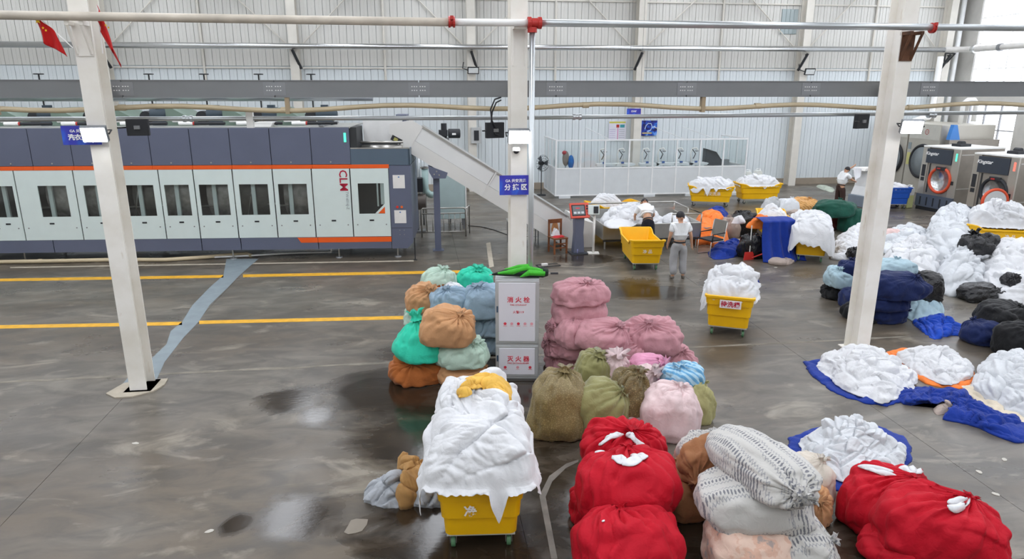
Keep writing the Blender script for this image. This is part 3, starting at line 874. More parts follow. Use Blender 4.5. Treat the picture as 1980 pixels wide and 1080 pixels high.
text('CLM', 0.30, M_CRIMSON, wm, (-2.08, -0.004, 2.16), rot=(math.pi / 2, math.pi / 2, 0), bold=0.004, xs=0.98)
text('TW-6016J-Z', 0.10, M_GREYTXT, wm, (-2.0, -0.004, 1.62), rot=(math.pi / 2, math.pi / 2, 0), xs=0.95)
# legs
for x in (-10.8, -7.9, -5.25, -2.35, -0.72):
    l = MB().cyl((x, 0.15, 0.03), (x, 0.15, 0.3), 0.022, 8).build('leg', M_STAIN, wm)
    MB().lathe([(0.10, 0.0), (0.09, 0.025), (0.03, 0.04)], (x, 0.15, 0), 12).build('foot', M_TRAY, l)
    l2 = MB().cyl((x, 2.0, 0.0), (x, 2.0, 0.3), 0.03, 8).build('leg', M_STAIN, wm)
# white chute seen above the hopper
MB().prism([(-1.62, 3.10), (-0.60, 3.10), (-0.52, 3.75), (-1.62, 3.75)], 1.0, 1.1).build('chute_back', plain('white_chute_sheet', '#e4e4e3', 0.4), wm)
MB().bx(-1.84, -1.66, 0.05, 1.1, 2.57, 3.56).bx(-1.84, -0.3, 1.0, 1.1, 2.57, 3.1).build('hopper_wall', M_INT, wm)
MB().tube([(-1.6, 0.5, 2.9), (-0.5, 0.5, 2.9)], 0.17, 14).build('hopper_roller', M_STAIN, wm, True)
MB().tube([(-1.6, 0.2, 3.16), (-0.45, 0.2, 3.16)], 0.03, 8).build('hopper_bar', M_STAIN, wm, True)
MB().bx(-0.72, -0.42, 1.2, 1.9, 3.4, 3.85).build('chute_cheek', M_NAVY, wm)
# gear on the roof: motors, tanks, pipes, valves
for k, x in enumerate((-12.0, -10.35, -8.9, -7.4, -5.9, -4.4, -2.95)):
    m = MB().lathe([(0.10, -0.30), (0.19, -0.28), (0.2, 0.1), (0.17, 0.2), (0.08, 0.28)], (x + 0.35, 1.1, 3.86), 16, 'x').bx(x + 0.1, x + 0.5, 0.98, 1.22, 3.58, 3.72).build('drive_motor', M_MOTOR, wm, auto=True)
    MB().box((x + 0.3, 1.05, 4.08), (0.18, 0.16, 0.08)).build('terminal_box', M_MOTOR, m)
    MB().cyl((x - 0.1, 1.05, 3.8), (x - 0.1, 1.35, 3.8), 0.16, 16).build('pulley', M_BLACKBOX, wm, auto=True)
    MB().prism([(x - 0.95, 3.58), (x - 0.25, 3.58), (x - 0.25, 3.75), (x - 0.8, 4.05), (x - 0.95, 4.05)], 0.8, 2.0).build('tank', M_GREENM, wm)
    MB().tube([(x - 0.75, 0.7, 3.70), (x - 0.35, 0.7, 3.70), (x - 0.28, 0.7, 3.62)], 0.03, 8).build('white_pipe', M_WHITEPIPE, wm, True)
    c_ = MB().cyl((x - 0.45, 0.35, 3.66), (x - 0.08, 0.35, 3.66), 0.045, 10).build('air_cylinder', M_WHITEPIPE, wm)
    MB().cyl((x - 0.08, 0.35, 3.66), (x - 0.04, 0.35, 3.66), 0.05, 10).build('red_cap', M_RED, c_)
    MB().cyl((x - 0.04, 0.35, 3.66), (x + 0.75, 0.35, 3.66), 0.04, 10).build('black_sleeve', M_BLACKBOX, wm)
    vv = MB().cyl((x - 0.15, 1.7, 3.58), (x - 0.15, 1.7, 4.94), 0.022, 8).build('valve_stem', M_DARK, wm)
    MB().lathe([(0.12, -0.015), (0.135, 0), (0.12, 0.015), (0.02, 0.012)], (x - 0.15, 1.7, 4.94), 16).build('handwheel', M_DARK, vv)
MB().tube([(X_L, 1.7, 4.32), (-1.4, 1.7, 4.32)], 0.11, 12).build('steam_pipe', M_GALV, wm, True)
MB().bx(-2.62, -2.5, 0.0, 2.2, 3.58, 3.62).build('roof_cover_strip', M_TRAY, wm)
MB().prism([(-4.35, 3.58), (-3.9, 3.58), (-3.82, 3.7), (-4.3, 3.7)], 0.1, 0.5).build('roof_box', M_WHITEPIPE, wm)

# drain pipes on the floor in front of the washer
t = thing('drain_hose', 'bent beige drain pipe on the floor under the tunnel washer', 'pipe', (0, 0, 0))
MB().tube([G(-60, 507, .06), G(70, 505, .06), G(220, 502, .06), G(320, 502, .06), G(380, 498, .06), G(440, 493, .06), G(478, 490, .08), G(486, 494, .05)], 0.055, 10).build('hose', M_BEIGE, t, True)
MB().tube([G(75, 504.6, .06), G(81, 504.5, .06)], 0.065, 10).build('socket', M_BEIGE, t, True)
t = thing('white_drain_line', 'thin white drain line running along the floor below the washer plinth', 'pipe', (0, 0, 0))
MB().tube([G(415, 497, .05), G(480, 494, .05), G(560, 489, .06), G(641, 487, .06), G(641, 480, .25)], 0.028, 8).build('line', M_WHITEPIPE, t, True)
t = thing('corner_stake', 'short black stake at the corner of the washer bay', 'stake', G(803, 502))
MB().cyl((0, 0, 0), (0, 0, 0.62), 0.016, 8).bx(-0.05, 0.05, -0.05, 0.05, 0, 0.01).build('rod', M_DARK, t)
ground_patch('pale_line', [(20, 516), (800, 503), (800, 505), (20, 518)], M_MORTAR, 0.002)

# ------------------------------------------------------------------ inclined conveyor
M_CONV = plain('white_conveyor_side', '#dfdedb', 0.42, 0.15, 0.04, 1)
M_CONV2 = plain('pale_conveyor_panel', '#e5e6e6', 0.35, 0.2, 0.04, 1)
A0, A1 = Vector((-0.45, 0, 3.30)), Vector((4.35, 0, 0.28))
cv = thing('inclined_conveyor', 'white inclined conveyor climbing from the sorting trough to the tunnel washer', 'conveyor', (0, 19.35, 0))
ax = (A1 - A0).normalized(); nz = Vector((-ax.z, 0, ax.x)); L = (A1 - A0).length


def cvp(s, h): q = A0 + ax * s + nz * h; return (q.x, q.z)


def cvbox(name, s0, s1, h0, h1, y0, y1, mat, parent=None):
    return MB().prism([cvp(s0, h0), cvp(s1, h0), cvp(s1, h1), cvp(s0, h1)], y0, y1).build(name, mat, parent or cv)


cvbox('lower_side', 0, L, -0.30, 0.06, 0.0, 0.05, M_CONV); cvbox('lower_side', 0, L, -0.30, 0.06, 1.15, 1.2, M_CONV)
cvbox('belt', 0.05, L - 0.05, -0.05, 0.0, 0.06, 1.14, plain('dark_conveyor_belt', '#6d6f70', 0.6))
for (s0, s1) in ((0.35, 2.7), (2.76, 5.2)):
    cvbox('side_panel', s0, s1, 0.065, 0.46, 0.012, 0.04, M_CONV2)
    cvbox('side_panel', s0, s1, 0.065, 0.46, 1.16, 1.19, M_CONV2)
for s in (0.3, 2.71, 5.2): cvbox('rib', s, s + 0.045, -0.30, 0.5, -0.014, 0.012, M_CONV)
cvbox('top_rail', 0.3, 5.25, 0.46, 0.52, -0.01, 0.12, M_STAIN); cvbox('top_cover', 0.35, 5.2, 0.50, 0.52, 0.12, 1.2, plain('grey_cover_sheet', '#aeb0ae', 0.35, 0.5))
MB().prism([cvp(-0.35, -0.12), cvp(0.3, -0.30), cvp(0.3, 0.5), cvp(0.0, 0.5), cvp(-0.45, 0.1)], -0.008, 0.045).build('head_plate', M_CONV, cv)
MB().box((-0.62, -0.02, 3.20), (0.30, 0.03, 0.14), (0, 0.5, 0)).build('head_label', M_BLACKBOX, cv)
MB().box((-0.64, -0.037, 3.205), (0.11, 0.006, 0.09), (0, 0.5, 0)).build('label_print', plain('olive_label', '#a8a35a', 0.5), cv)
MB().prism([cvp(5.15, -0.3), cvp(L + 0.15, -0.28), cvp(L + 0.25, 0.3), cvp(5.15, 0.5)], -0.008, 0.045).build('foot_plate', M_CONV, cv)
MB().prism([(4.1, 0.0), (5.05, 0.0), (5.05, 0.72), (4.85, 0.78), (4.4, 0.95)], 0.06, 1.2).build('foot_housing', plain('warm_white_housing', '#d5d3cf', 0.45, 0.15), cv)
po = MB().bx(0.35, 0.53, 0.2, 0.34, 0.02, 2.2).bx(0.28, 0.6, 0.12, 0.42, 0, 0.02).build('support_post', M_NAVY, cv)
MB().prism([(0.22, 2.48), (0.76, 2.28), (0.70, 2.12), (0.34, 2.12), (0.24, 2.3)], -0.02, -0.005).build('gusset', M_NAVY, po)
MB().prism([(0.22, 2.48), (0.76, 2.28), (0.70, 2.12), (0.34, 2.12), (0.24, 2.3)], 0.19, 0.21).build('gusset', M_NAVY, po)
for q in ((0.38, 2.24), (0.52, 2.22), (0.45, 2.32)): MB().cyl((q[0], -0.035, q[1]), (q[0], -0.02, q[1]), 0.022, 8).build('bolt', M_STAIN, po)

# pump station behind: tank, pipes, blower
t = thing('water_tank', 'pale green-white tank cabinet standing behind the conveyor', 'tank', (V(874, 400, 22.7).x, 22.7, 0))
MB().bx(-0.5, 0.46, 0, 0.9, 0.35, 2.4).build('cabinet', plain('mint_tank_sheet', '#bcd0d0', 0.4, var=0.04), t, bevel=0.01)
MB().bx(0.45, 0.49, -0.02, 0.92, 0.33, 2.42).build('edge_strip', M_WHITEPIPE, t)
for sx in (-0.44, 0.40):
    for sy in (0.08, 0.82): MB().box((sx, sy, 0.18), (0.07, 0.07, 0.36)).build('leg', M_TRAY, t)
t = thing('elbow_pipe', 'fat mint-coloured elbow pipe entering the tank cabinet', 'pipe', (V(822, 350, 22.6).x, 22.6, 0))
MB().tube([(0, 0, 2.1), (0, 0, 1.45), (0.03, 0, 1.3), (0.14, 0, 1.2), (0.25, 0, 1.18)], 0.11, 14).build('elbow', plain('mint_pipe', '#a9c4c2', 0.4), t, True)
MB().lathe([(0.11, -0.04), (0.15, -0.04), (0.15, 0.0), (0.11, 0.0)], (0, 0, 2.1), 14).build('flange', M_STAIN, t)
MB().cyl((0.0, 0.02, 0), (0.0, 0.02, 1.3), 0.03, 8).build('stand_pipe', M_STAIN, t)
t = thing('press_unit', 'dark press cylinder with a black control box between washer and tank', 'pump', (V(806, 380, 22.0).x, 22.2, 0))
MB().lathe([(0.2, -0.3), (0.26, -0.28), (0.26, 0.28), (0.2, 0.3)], (0, 0.2, 1.0), 18, 'x').build('cylinder', plain('brown_grey_casting', '#6a625c', 0.5), t, auto=True)
MB().bx(-0.22, 0.2, 0, 0.35, 1.34, 1.78).build('control_box', M_BLACKBOX, t)
MB().bx(-0.04, 0.04, 0.15, 0.25, 0, 0.8).bx(-0.25, 0.25, 0.0, 0.4, 0, 0.06).build('stand', M_TRAY, t)
t = thing('vertical_pipes', 'cluster of upright stainless pipes behind the washer end', 'pipe', (V(800, 350, 23.5).x, 23.5, 0))
for q in range(4): MB().cyl((0.1 * q, 0.1 * (q % 2), 0), (0.1 * q, 0.1 * (q % 2), 3.0), 0.035, 8).build('pipe', M_GALV, t, True)
t = thing('blower_motor', 'black blower motor mounted above the white conveyor', 'motor', (V(868, 262, 22.9).x, 24.0, 0))
MB().lathe([(0.11, -0.2), (0.16, -0.18), (0.16, 0.2), (0.11, 0.22)], (0.22, 0, 3.08), 14, 'x').bx(-0.3, 0.0, -0.16, 0.16, 3.0, 3.2).cyl((-0.12, 0, 2.9), (-0.12, 0, 3.42), 0.1, 12).build('motor', M_BLACKBOX, t, auto=True)
MB().bx(0.15, 0.28, -0.17, -0.158, 3.04, 3.1).build('name_plate', M_PAPER, t)
MB().bx(-0.05, 0.05, -0.05, 0.05, 0, 2.95).build('stand', M_TRAY, t)
t = thing('guard_railing', 'low chrome guard railing beside the conveyor post', 'railing', (-0.02, 21.5, 0))
MB().tube([(0, 0, 0.0), (0, 0, 0.86), (0.06, 0, 0.92), (1.34, 0, 0.92), (1.4, 0, 0.86), (1.4, 0, 0)], 0.024, 8).build('hoop', M_STAIN, t, True)
for z in (0.16, 0.75): MB().tube([(0, 0, z), (1.4, 0, z)], 0.02, 8).build('rail', M_STAIN, t, True)
for k in range(1, 8): MB().cyl((1.4 * k / 8, 0, 0.16), (1.4 * k / 8, 0, 0.75), 0.013, 6).build('bar', M_STAIN, t, True)
MB().tube([(1.4, 0, 0.9), (1.55, 0.5, 0.9), (1.55, 0.5, 0)], 0.02, 8).build('return_post', M_STAIN, t, True)
t = thing('floor_cable', 'black cable snaking over the floor behind the conveyor', 'cable', (0, 0, 0))
MB().tube([G(905, 436, .01), G(930, 438, .01), G(955, 444, .01), G(985, 455, .01), G(1010, 458, .01)], 0.012, 6).build('cable', M_BLACKBOX, t, True)
t = thing('wall_switch_box', 'grey switch box on the wall column above the conveyor', 'switch box', (2.55, 31.3, 2.55))
MB().bx(-0.22, 0.22, 0, 0.2, -0.35, 0.35).build('box', plain('grey_switch_box', '#b4b6b6', 0.5), t)
MB().bx(-0.1, 0.12, -0.02, 0.0, -0.22, 0.22).build('cover', M_BLACKBOX, t)

# ------------------------------------------------------------------ sorting trough
tr = thing('sorting_trough', 'stainless sorting trough with rails and a feed belt', 'conveyor', (5.2, 19.0, 0))
WX, WY = 3.0, 2.3
MB().bx(0, WX, 0, 0.04, 0.30, 0.74).build('front_apron', M_STAIN, tr, bevel=0.01)
MB().bx(0, WX, WY - 0.04, WY, 0.30, 0.82).build('back_apron', M_STAIN, tr)
MB().bx(0, 0.04, 0.04, WY - 0.04, 0.30, 0.74).build('end_apron', M_STAIN, tr)
MB().bx(WX - 0.04, WX, 0.04, WY - 0.04, 0.30, 0.74).build('end_apron', M_STAIN, tr)
MB().bx(0.04, WX - 0.04, 0.04, WY - 0.04, 0.46, 0.52).build('belt', plain('grey_feed_belt', '#8d8f8f', 0.6), tr)
for x in (0.1, 1.5, WX - 0.1):
    for y in (0.1, WY - 0.1): MB().cyl((x, y, 0), (x, y, 0.3), 0.03, 8).build('leg', M_STAIN, tr)
MB().tube([(0.05, WY, 1.0), (WX, WY, 1.0), (WX, 0.05, 1.0), (WX - 0.9, 0.05, 1.0)], 0.03, 8).build('hand_rail', M_STAIN, tr, True)
for p in ((0.1, WY, 0), (1.5, WY, 0), (WX, WY, 0), (WX, 1.1, 0), (WX, 0.05, 0), (WX - 0.9, 0.05, 0)):
    MB().cyl((p[0], p[1], 0.7), (p[0], p[1], 1.0), 0.02, 8).build('rail_post', M_STAIN, tr, True)
MB().bx(0.02, WX - 0.02, -0.02, 0.02, 0.24, 0.29).build('lower_rail', M_DARK, tr)

# operator's kiosk
ki = thing('control_kiosk', 'dark pedestal kiosk with a red framed touch screen', 'kiosk', G(1117, 489), 0.1)
MB().prism([(-0.16, 0.03), (0.16, 0.03), (0.12, 0.6), (0.14, 1.05), (-0.14, 1.05), (-0.12, 0.6)], -0.12, 0.12).build('pedestal', M_NAVY, ki, bevel=0.015)
MB().bx(-0.25, 0.25, -0.2, 0.2, 0, 0.03).build('foot_plate', plain('slate_foot_plate', '#3b4048', 0.5), ki)
sc = MB().box((0, -0.06, 1.24), (0.56, 0.07, 0.44), (-0.45, 0, 0)).build('screen_case', plain('red_plastic_frame', '#d4513f', 0.4), ki, bevel=0.012)
R_ = Euler((-0.45, 0, 0)).to_matrix()


def kp(x, y, z): q = R_ @ Vector((x, y, z)); return (q.x, q.y - 0.06, q.z + 1.24)


MB().box(kp(-0.04, -0.037, 0.0), (0.40, 0.01, 0.32), (-0.45, 0, 0)).build('bezel', M_BLACKBOX, sc)
MB().box(kp(-0.04, -0.044, 0.0), (0.34, 0.006, 0.26), (-0.45, 0, 0)).build('display', emit('grey_display', '#5c6064', 0.35), sc)
MB().box(kp(-0.06, -0.048, 0.06), (0.12, 0.004, 0.03), (-0.45, 0, 0)).build('display_text', emit('red_display_text', '#b03040', 0.6), sc)
for q in range(3): MB().box(kp(-0.15 + q * 0.11, -0.048, -0.07), (0.08, 0.004, 0.06), (-0.45, 0, 0)).build('display_key', emit('pale_display_key', '#a7adb2', 0.4), sc)
for q in range(4): MB().box(kp(0.22, -0.04, 0.12 - q * 0.08), (0.05, 0.02, 0.04), (-0.45, 0, 0)).build('button', M_BLACKBOX if q < 2 else M_RED, sc)
t = thing('detergent_bottle', 'small violet-white bottle standing on the kiosk foot plate', 'bottle', G(1114.5, 487, 0.03) + Vector((0, -0.1, 0)))
MB().lathe([(0.035, 0), (0.037, 0.11), (0.015, 0.15), (0.015, 0.17)], n=10).build('bottle', plain('violet_bottle', '#9b9fd0', 0.3), t, True)
MB().lathe([(0.017, 0.165), (0.017, 0.2)], n=10).build('cap', M_LETTER, t)
# scale indicator
t = thing('scale_post', 'white weighing indicator on a slim white post', 'scale', G(1147, 489), -0.15)
MB().cyl((0, 0, 0.02), (0, 0, 1.12), 0.035, 12).build('post', M_STEEL_WHITE, t, True)
MB().bx(-0.16, 0.16, -0.14, 0.14, 0, 0.02).build('foot', M_STEEL_WHITE, t)
MB().box((-0.03, -0.03, 1.26), (0.32, 0.12, 0.28), (-0.2, 0, 0)).build('head', plain('pale_indicator_case', '#d8e2e2', 0.4), t, bevel=0.015)
MB().box((0.03, -0.10, 1.27), (0.13, 0.02, 0.19), (-0.2, 0, 0)).build('display', M_BLACKBOX, t)
# wooden chair with things on it
M_WOOD = plain('reddish_brown_wood', '#7b4a2c', 0.45, var=0.25, scale=8)
ch = thing('wooden_chair', 'reddish wooden chair beside the screen kiosk', 'chair', G(1078, 488), 0.25)
for sx in (-0.19, 0.19):
    MB().box((sx, -0.19, 0.22), (0.045, 0.045, 0.44)).build('leg', M_WOOD, ch)
    MB().box((sx, 0.20, 0.47), (0.045, 0.045, 0.94)).build('leg', M_WOOD, ch)
MB().box((0, 0, 0.45), (0.45, 0.45, 0.045)).build('seat', M_WOOD, ch, bevel=0.01)
MB().box((0, 0.20, 0.89), (0.44, 0.035, 0.12)).build('top_rail', M_WOOD, ch, bevel=0.01)
for z in (0.18, 0.30): MB().box((0, -0.19, z), (0.36, 0.025, 0.03)).build('stretcher', M_WOOD, ch)
for sx in (-0.19, 0.19): MB().box((sx, 0, 0.2), (0.025, 0.36, 0.03)).build('side_stretcher', M_WOOD, ch)
MB().prism([(-0.09, 0.5), (0.09, 0.5), (0.11, 0.66), (0.07, 0.83), (-0.07, 0.83), (-0.11, 0.66)], 0.19, 0.21).build('splat', plain('light_brown_splat', '#a9764b', 0.5, var=0.2, scale=6), ch)
# small work table behind the middle column
t = thing('work_table', 'small white topped table standing behind the middle column', 'table', (3.05, 20.2, 0))
MB().bx(-0.5, 0.45, -0.28, 0.28, 0.70, 0.73).build('table_top', M_STEEL_WHITE, t)
for sx in (-0.46, 0.41):
    for sy in (-0.24, 0.24): MB().cyl((sx, sy, 0), (sx, sy, 0.7), 0.018, 8).build('leg', M_TRAY, t)
t = thing('plastic_bottle', 'small white bottle on the work table', 'bottle', (3.2, 20.1, 0.73))
MB().lathe([(0.045, 0), (0.045, 0.14), (0.02, 0.18), (0.02, 0.21)], n=12).build('bottle', M_LETTER, t, True)
MB().lathe([(0.024, 0.2), (0.024, 0.23)], n=10).build('cap', M_RED, t)
t = thing('scrap_box', 'flat open metal floor rack lying near the chair', 'rack', G(1062, 516), 0.2)
MB().tube([(-0.3, -0.05, 0.03), (0.3, -0.05, 0.03), (0.3, 0.2, 0.03), (-0.3, 0.2, 0.03), (-0.3, -0.05, 0.03)], 0.015, 6).build('frame', M_DARK, t)
MB().box((-0.1, 0.08, 0.06), (0.16, 0.08, 0.05)).build('pale_block', M_PAPER, t)

# ------------------------------------------------------------------ glazed ironing booth
EX0, EX1, EY0, EY1 = 5.75, 14.3, 28.9, 31.6
M_ALU = plain('white_aluminium_profile', '#e9ebec', 0.4)
M_BOARD = plain('pale_grey_infill_panel', '#d3d8db', 0.5, var=0.03)
M_BGLASS = glass('booth_glass', (0.95, 0.97, 0.97), 0.955)
bo = thing('ironing_booth', 'white framed booth with grey lower panels and glass above', 'partition', (EX0, EY0, 0))
W = EX1 - EX0; HZ, MZ = 2.45, 1.25
nb = 8; xs_ = [W * k / nb for k in range(nb + 1)]
for k, x in enumerate(xs_): MB().bx(x - 0.03, x + 0.03, -0.03, 0.03, 0.1, HZ).build('mullion', M_ALU, bo)
for z in (0.1, MZ, HZ - 0.02): MB().bx(-0.03, W + 0.03, -0.025, 0.025, z, z + 0.06).build('rail', M_ALU, bo)
for k in range(nb):
    a, b = xs_[k] + 0.03, xs_[k + 1] - 0.03
    MB().bx(a, b, -0.012, 0.012, 0.16, MZ).build('infill_panel', M_BOARD, bo)
    MB().bx(a, b, -0.004, 0.004, MZ + 0.06, HZ - 0.02).build('pane', M_BGLASS, bo)
for x in (0.0, W):
    for y in (0.9, 1.8, 2.7): MB().bx(x - 0.025, x + 0.025, y - 0.025, y + 0.025, 0.1, HZ).build('mullion', M_ALU, bo)
    for z in (0.1, MZ, HZ - 0.02): MB().bx(x - 0.025, x + 0.025, 0, 2.7, z, z + 0.06).build('rail', M_ALU, bo)
    for y in (0.0, 0.9, 1.8):
        MB().bx(x - 0.012, x + 0.012, y + 0.03, y + 0.87, 0.16, MZ).build('infill_panel', M_BOARD, bo)
        MB().bx(x - 0.004, x + 0.004, y + 0.03, y + 0.87, MZ + 0.06, HZ - 0.02).build('pane', M_BGLASS, bo)
for x in (1.9, 5.2, 6.6): MB().tube([(x, 2.7, HZ + 0.4), (x + 0.5, 0.0, HZ)], 0.015, 6).build('stay', M_ALU, bo)
for x in (0.4, 2.3, 4.2, 6.1, 8.0): MB().bx(x - 0.25, x + 0.25, -0.05, 0.05, 0, 0.1).build('foot_pad', M_BOARD, bo)
# pressing stations inside
def station(x, y, label):
    t = thing('pressing_station', label, 'ironing machine', (x, y, 0), 0, 'pressing stations in the booth')
    MB().cyl((0, 0, 0), (0, 0, 0.85), 0.06, 10).bx(-0.25, 0.25, -0.2, 0.2, 0, 0.05).build('pedestal', M_STEEL_WHITE, t)
    MB().prism([(-0.5, 1.22), (0.35, 1.22), (0.45, 1.30), (0.35, 1.34), (-0.5, 1.34)], -0.16, 0.16).bx(-0.12, 0.12, -0.12, 0.12, 0.85, 1.22).build('buck', plain('pale_press_buck', '#dfe3e4', 0.5), t, bevel=0.01)
    MB().box((-0.18, -0.16, 1.38), (0.12, 0.06, 0.08)).build('switch_box', plain('blue_switch', '#3d63a8', 0.4), t)
    MB().tube([(-0.3, 0.1, 1.3), (-0.36, 0.1, 1.75), (-0.28, 0.1, 1.95), (-0.12, 0.05, 1.98), (-0.05, 0.0, 1.85)], 0.035, 8).build('arm', M_STEEL_WHITE, t, True)
    MB().tube([(-0.3, 0.05, 1.92), (-0.15, 0.02, 1.72), (-0.25, 0.02, 1.5)], 0.022, 8).build('hose', M_BLACKBOX, t, True)
    MB().ball((-0.1, 0.02, 1.86), 0.07, s=(1.4, 0.8, 0.7)).build('iron', plain('steel_iron', '#a0a4a8', 0.3, 0.6), t, True)
    return t


s0 = station(8.35, 30.2, 'white pressing station with a bent arm inside the glazed booth')
for x in (9.2, 10.35, 11.1, 11.95, 12.65): copy_tree(s0, (x, 30.2, 0))
t = thing('garment_bundle', 'blue and brown garments hanging inside the end pane of the booth', 'clothes', (6.3, 29.5, 0))
MB().ball((0.0, 0, 1.65), 0.22, s=(0.7, 0.6, 1.5)).build('brown_garment', cloth('brown_garment_cloth', '#8a8078'), t, True)
MB().ball((0.22, -0.05, 1.5), 0.2, s=(0.7, 0.6, 1.5)).build('blue_garment', cloth('blue_garment_cloth', '#2c6cb4'), t, True)
MB().ball((-0.08, -0.05, 1.9), 0.1, s=(1, 0.7, 0.9)).build('red_garment', cloth('red_garment_cloth', '#b54c50'), t, True)
MB().cyl((0, 0, 0), (0, 0, 1.6), 0.02, 6).build('stand', M_TRAY, t)
t = thing('ironing_printer', 'dark slanted machine behind the booth door pane', 'machine', (13.35, 30.3, 0))
MB().prism([(-0.4, 1.2), (0.35, 1.15), (0.45, 1.35), (0.1, 1.8), (-0.4, 1.95)], -0.2, 0.2).build('body', M_BLACKBOX, t, bevel=0.02)
MB().bx(-0.3, 0.3, -0.2, 0.2, 0, 1.16).build('stand', M_TRAY, t)
MB().bx(0.45, 0.75, -0.2, 0.1, 1.1, 1.45).bx(0.5, 0.7, -0.15, 0.05, 0, 1.1).build('side_box', plain('grey_box', '#7d8184', 0.5), t)
# standing fan
t = thing('standing_fan', 'black standing fan at the corner of the ironing booth', 'fan', (5.3, 29.9, 0), 0.5)
MB().lathe([(0.22, 0), (0.2, 0.04), (0.03, 0.06)], n=20).build('base', M_BLACKBOX, t)
MB().cyl((0, 0, 0.04), (0, 0, 1.35), 0.02, 8).build('pole', M_BLACKBOX, t)
MB().cyl((0, 0.12, 1.42), (0, -0.08, 1.42), 0.09, 14).build('motor', M_BLACKBOX, t, auto=True)
cg = MB()
for r_ in (0.12, 0.22, 0.31, 0.36): cg.tube([(r_ * math.cos(q * math.pi / 12), -0.14 + (0.06 if r_ > 0.35 else 0), 1.42 + r_ * math.sin(q * math.pi / 12)) for q in range(24)], 0.006, 4, close=True)
for q in range(16):
    a = q * math.pi / 8; cg.tube([(0.05 * math.cos(a), -0.15, 1.42 + 0.05 * math.sin(a)), (0.36 * math.cos(a), -0.08, 1.42 + 0.36 * math.sin(a)), (0.1 * math.cos(a), 0.04, 1.42 + 0.1 * math.sin(a))], 0.004, 4)
cg.build('cage', M_DARK, t)
for q in range(3):
    a = q * 2.09; M3 = Matrix.Rotation(a, 3, 'Y'); vs = [M3 @ Vector(p) for p in ((0.05, -0.06, -0.03), (0.32, -0.04, -0.12), (0.32, -0.07, 0.12), (0.05, -0.07, 0.04))]
    mesh_obj('blade', [v + Vector((0, 0, 1.42)) for v in vs] + [v + Vector((0, 0.006, 1.42)) for v in vs], [(0, 1, 2, 3), (7, 6, 5, 4), (0, 4, 5, 1), (1, 5, 6, 2), (2, 6, 7, 3), (3, 7, 4, 0)], plain('grey_fan_blade', '#50565c', 0.4), t)

# wall posters
def poster_blue():
    T = NT('blue_poster_print'); tc = T.n('ShaderNodeTexCoord'); n = T.n('ShaderNodeTexNoise', i_Scale=1.6, i_Detail=3.0, i_Distortion=2.2)
    T.l(tc, 'Object', n, 'Vector')
    r = T.ramp([(0.36, srgb('#0c0b3a')), (0.5, srgb('#1c2fa0')), (0.6, srgb('#2a7bd8')), (0.7, srgb('#c3d8f5'))]); T.l(n, 'Fac', r, 'Fac'); T.l(r, 'Color', T.b, 'Base Color')
    return T.m


p0, p1 = V(1232, 233, 31.9), V(1270, 262, 31.9)
t = thing('wall_poster', 'dark blue poster with a pale swirl on the corrugated wall', 'poster', ((p0.x + p1.x) / 2, 31.93, (p0.z + p1.z) / 2))
hw, hh = (p1.x - p0.x) / 2, (p0.z - p1.z) / 2
MB().bx(-hw, hw, -0.01, 0.01, -hh, hh).build('sheet', poster_blue(), t)
MB().tube([(-0.1, -0.012, -0.05), (-0.05, -0.012, 0.12), (0.06, -0.012, 0.22), (0.2, -0.012, 0.2), (0.25, -0.012, 0.05), (0.18, -0.012, -0.1), (0.0, -0.012, -0.15)], 0.02, 6).build('swirl', plain('pale_blue_print', '#bfd3f2', 0.5), t)
MB().bx(-0.22, 0.25, -0.014, -0.01, -0.26, -0.2).build('caption_band', plain('gold_print', '#c9b878', 0.5), t)
t = thing('rules_board', 'white notice board with a yellow heading and coloured rows on the wall', 'poster', (9.27, 31.93, 2.68))
MB().bx(-0.42, 0.42, -0.01, 0.01, -0.45, 0.45).build('sheet', plain('lilac_white_board', '#dcdbe6', 0.5), t)
MB().bx(-0.4, 0.38, -0.014, -0.01, 0.34, 0.42).build('heading', plain('yellow_heading', '#c9c55a', 0.5), t)
MB().bx(-0.06, 0.08, -0.014, -0.01, 0.14, 0.28).build('red_square', M_RED, t)
MB().bx(0.12, 0.34, -0.014, -0.01, 0.14, 0.28).build('teal_square', plain('teal_print', '#3e9aa6', 0.5), t)
MB().bx(0.0, 0.03, -0.014, -0.01, -0.42, 0.12).build('pink_rule', plain('pink_print', '#d264a0', 0.5), t)
for q in range(6):
    MB().bx(0.08, 0.34, -0.014, -0.01, 0.04 - q * 0.09, 0.055 - q * 0.09).build('text_row', M_GREYTXT, t)
    MB().bx(-0.38, -0.1, -0.014, -0.01, 0.04 - q * 0.09, 0.06 - q * 0.09).build('text_row', plain('lilac_print', '#b7a8cf', 0.5), t)
# wall flood lights
for (x, lab) in ((2.45, 'small unlit floodlight on the wall column above the conveyor'), (18.2, 'small unlit floodlight on a curved arm beside the louvre window')):
    t = thing('wall_floodlight', lab, 'lamp', (x, 31.3, 5.35))
    MB().box((0, -0.1, 0), (0.5, 0.06, 0.3), (0.3, 0, 0)).build('housing', M_DARK, t)
    MB().box((0, -0.14, -0.01), (0.42, 0.02, 0.22), (0.3, 0, 0)).build('glass', plain('pale_lamp_glass', '#dfe3e3', 0.2), t)
    MB().tube([(-0.2, 0, 0), (-0.45, 0.1, 0.1), (-0.4, 0.2, 0.35)], 0.025, 6).build('arm', M_DARK, t)

# ------------------------------------------------------------------ laundry trolleys
M_YTUB = plain('yellow_moulded_plastic', '#f2bb0a', 0.38, var=0.05, scale=2)
M_BTUB = plain('blue_moulded_plastic', '#2558b8', 0.38, var=0.05, scale=2)
M_CWHEEL = plain('green_rubber_wheel', '#4f7a56', 0.5)
M_DWHEEL = plain('dark_rubber_wheel', '#3c4443', 0.5)


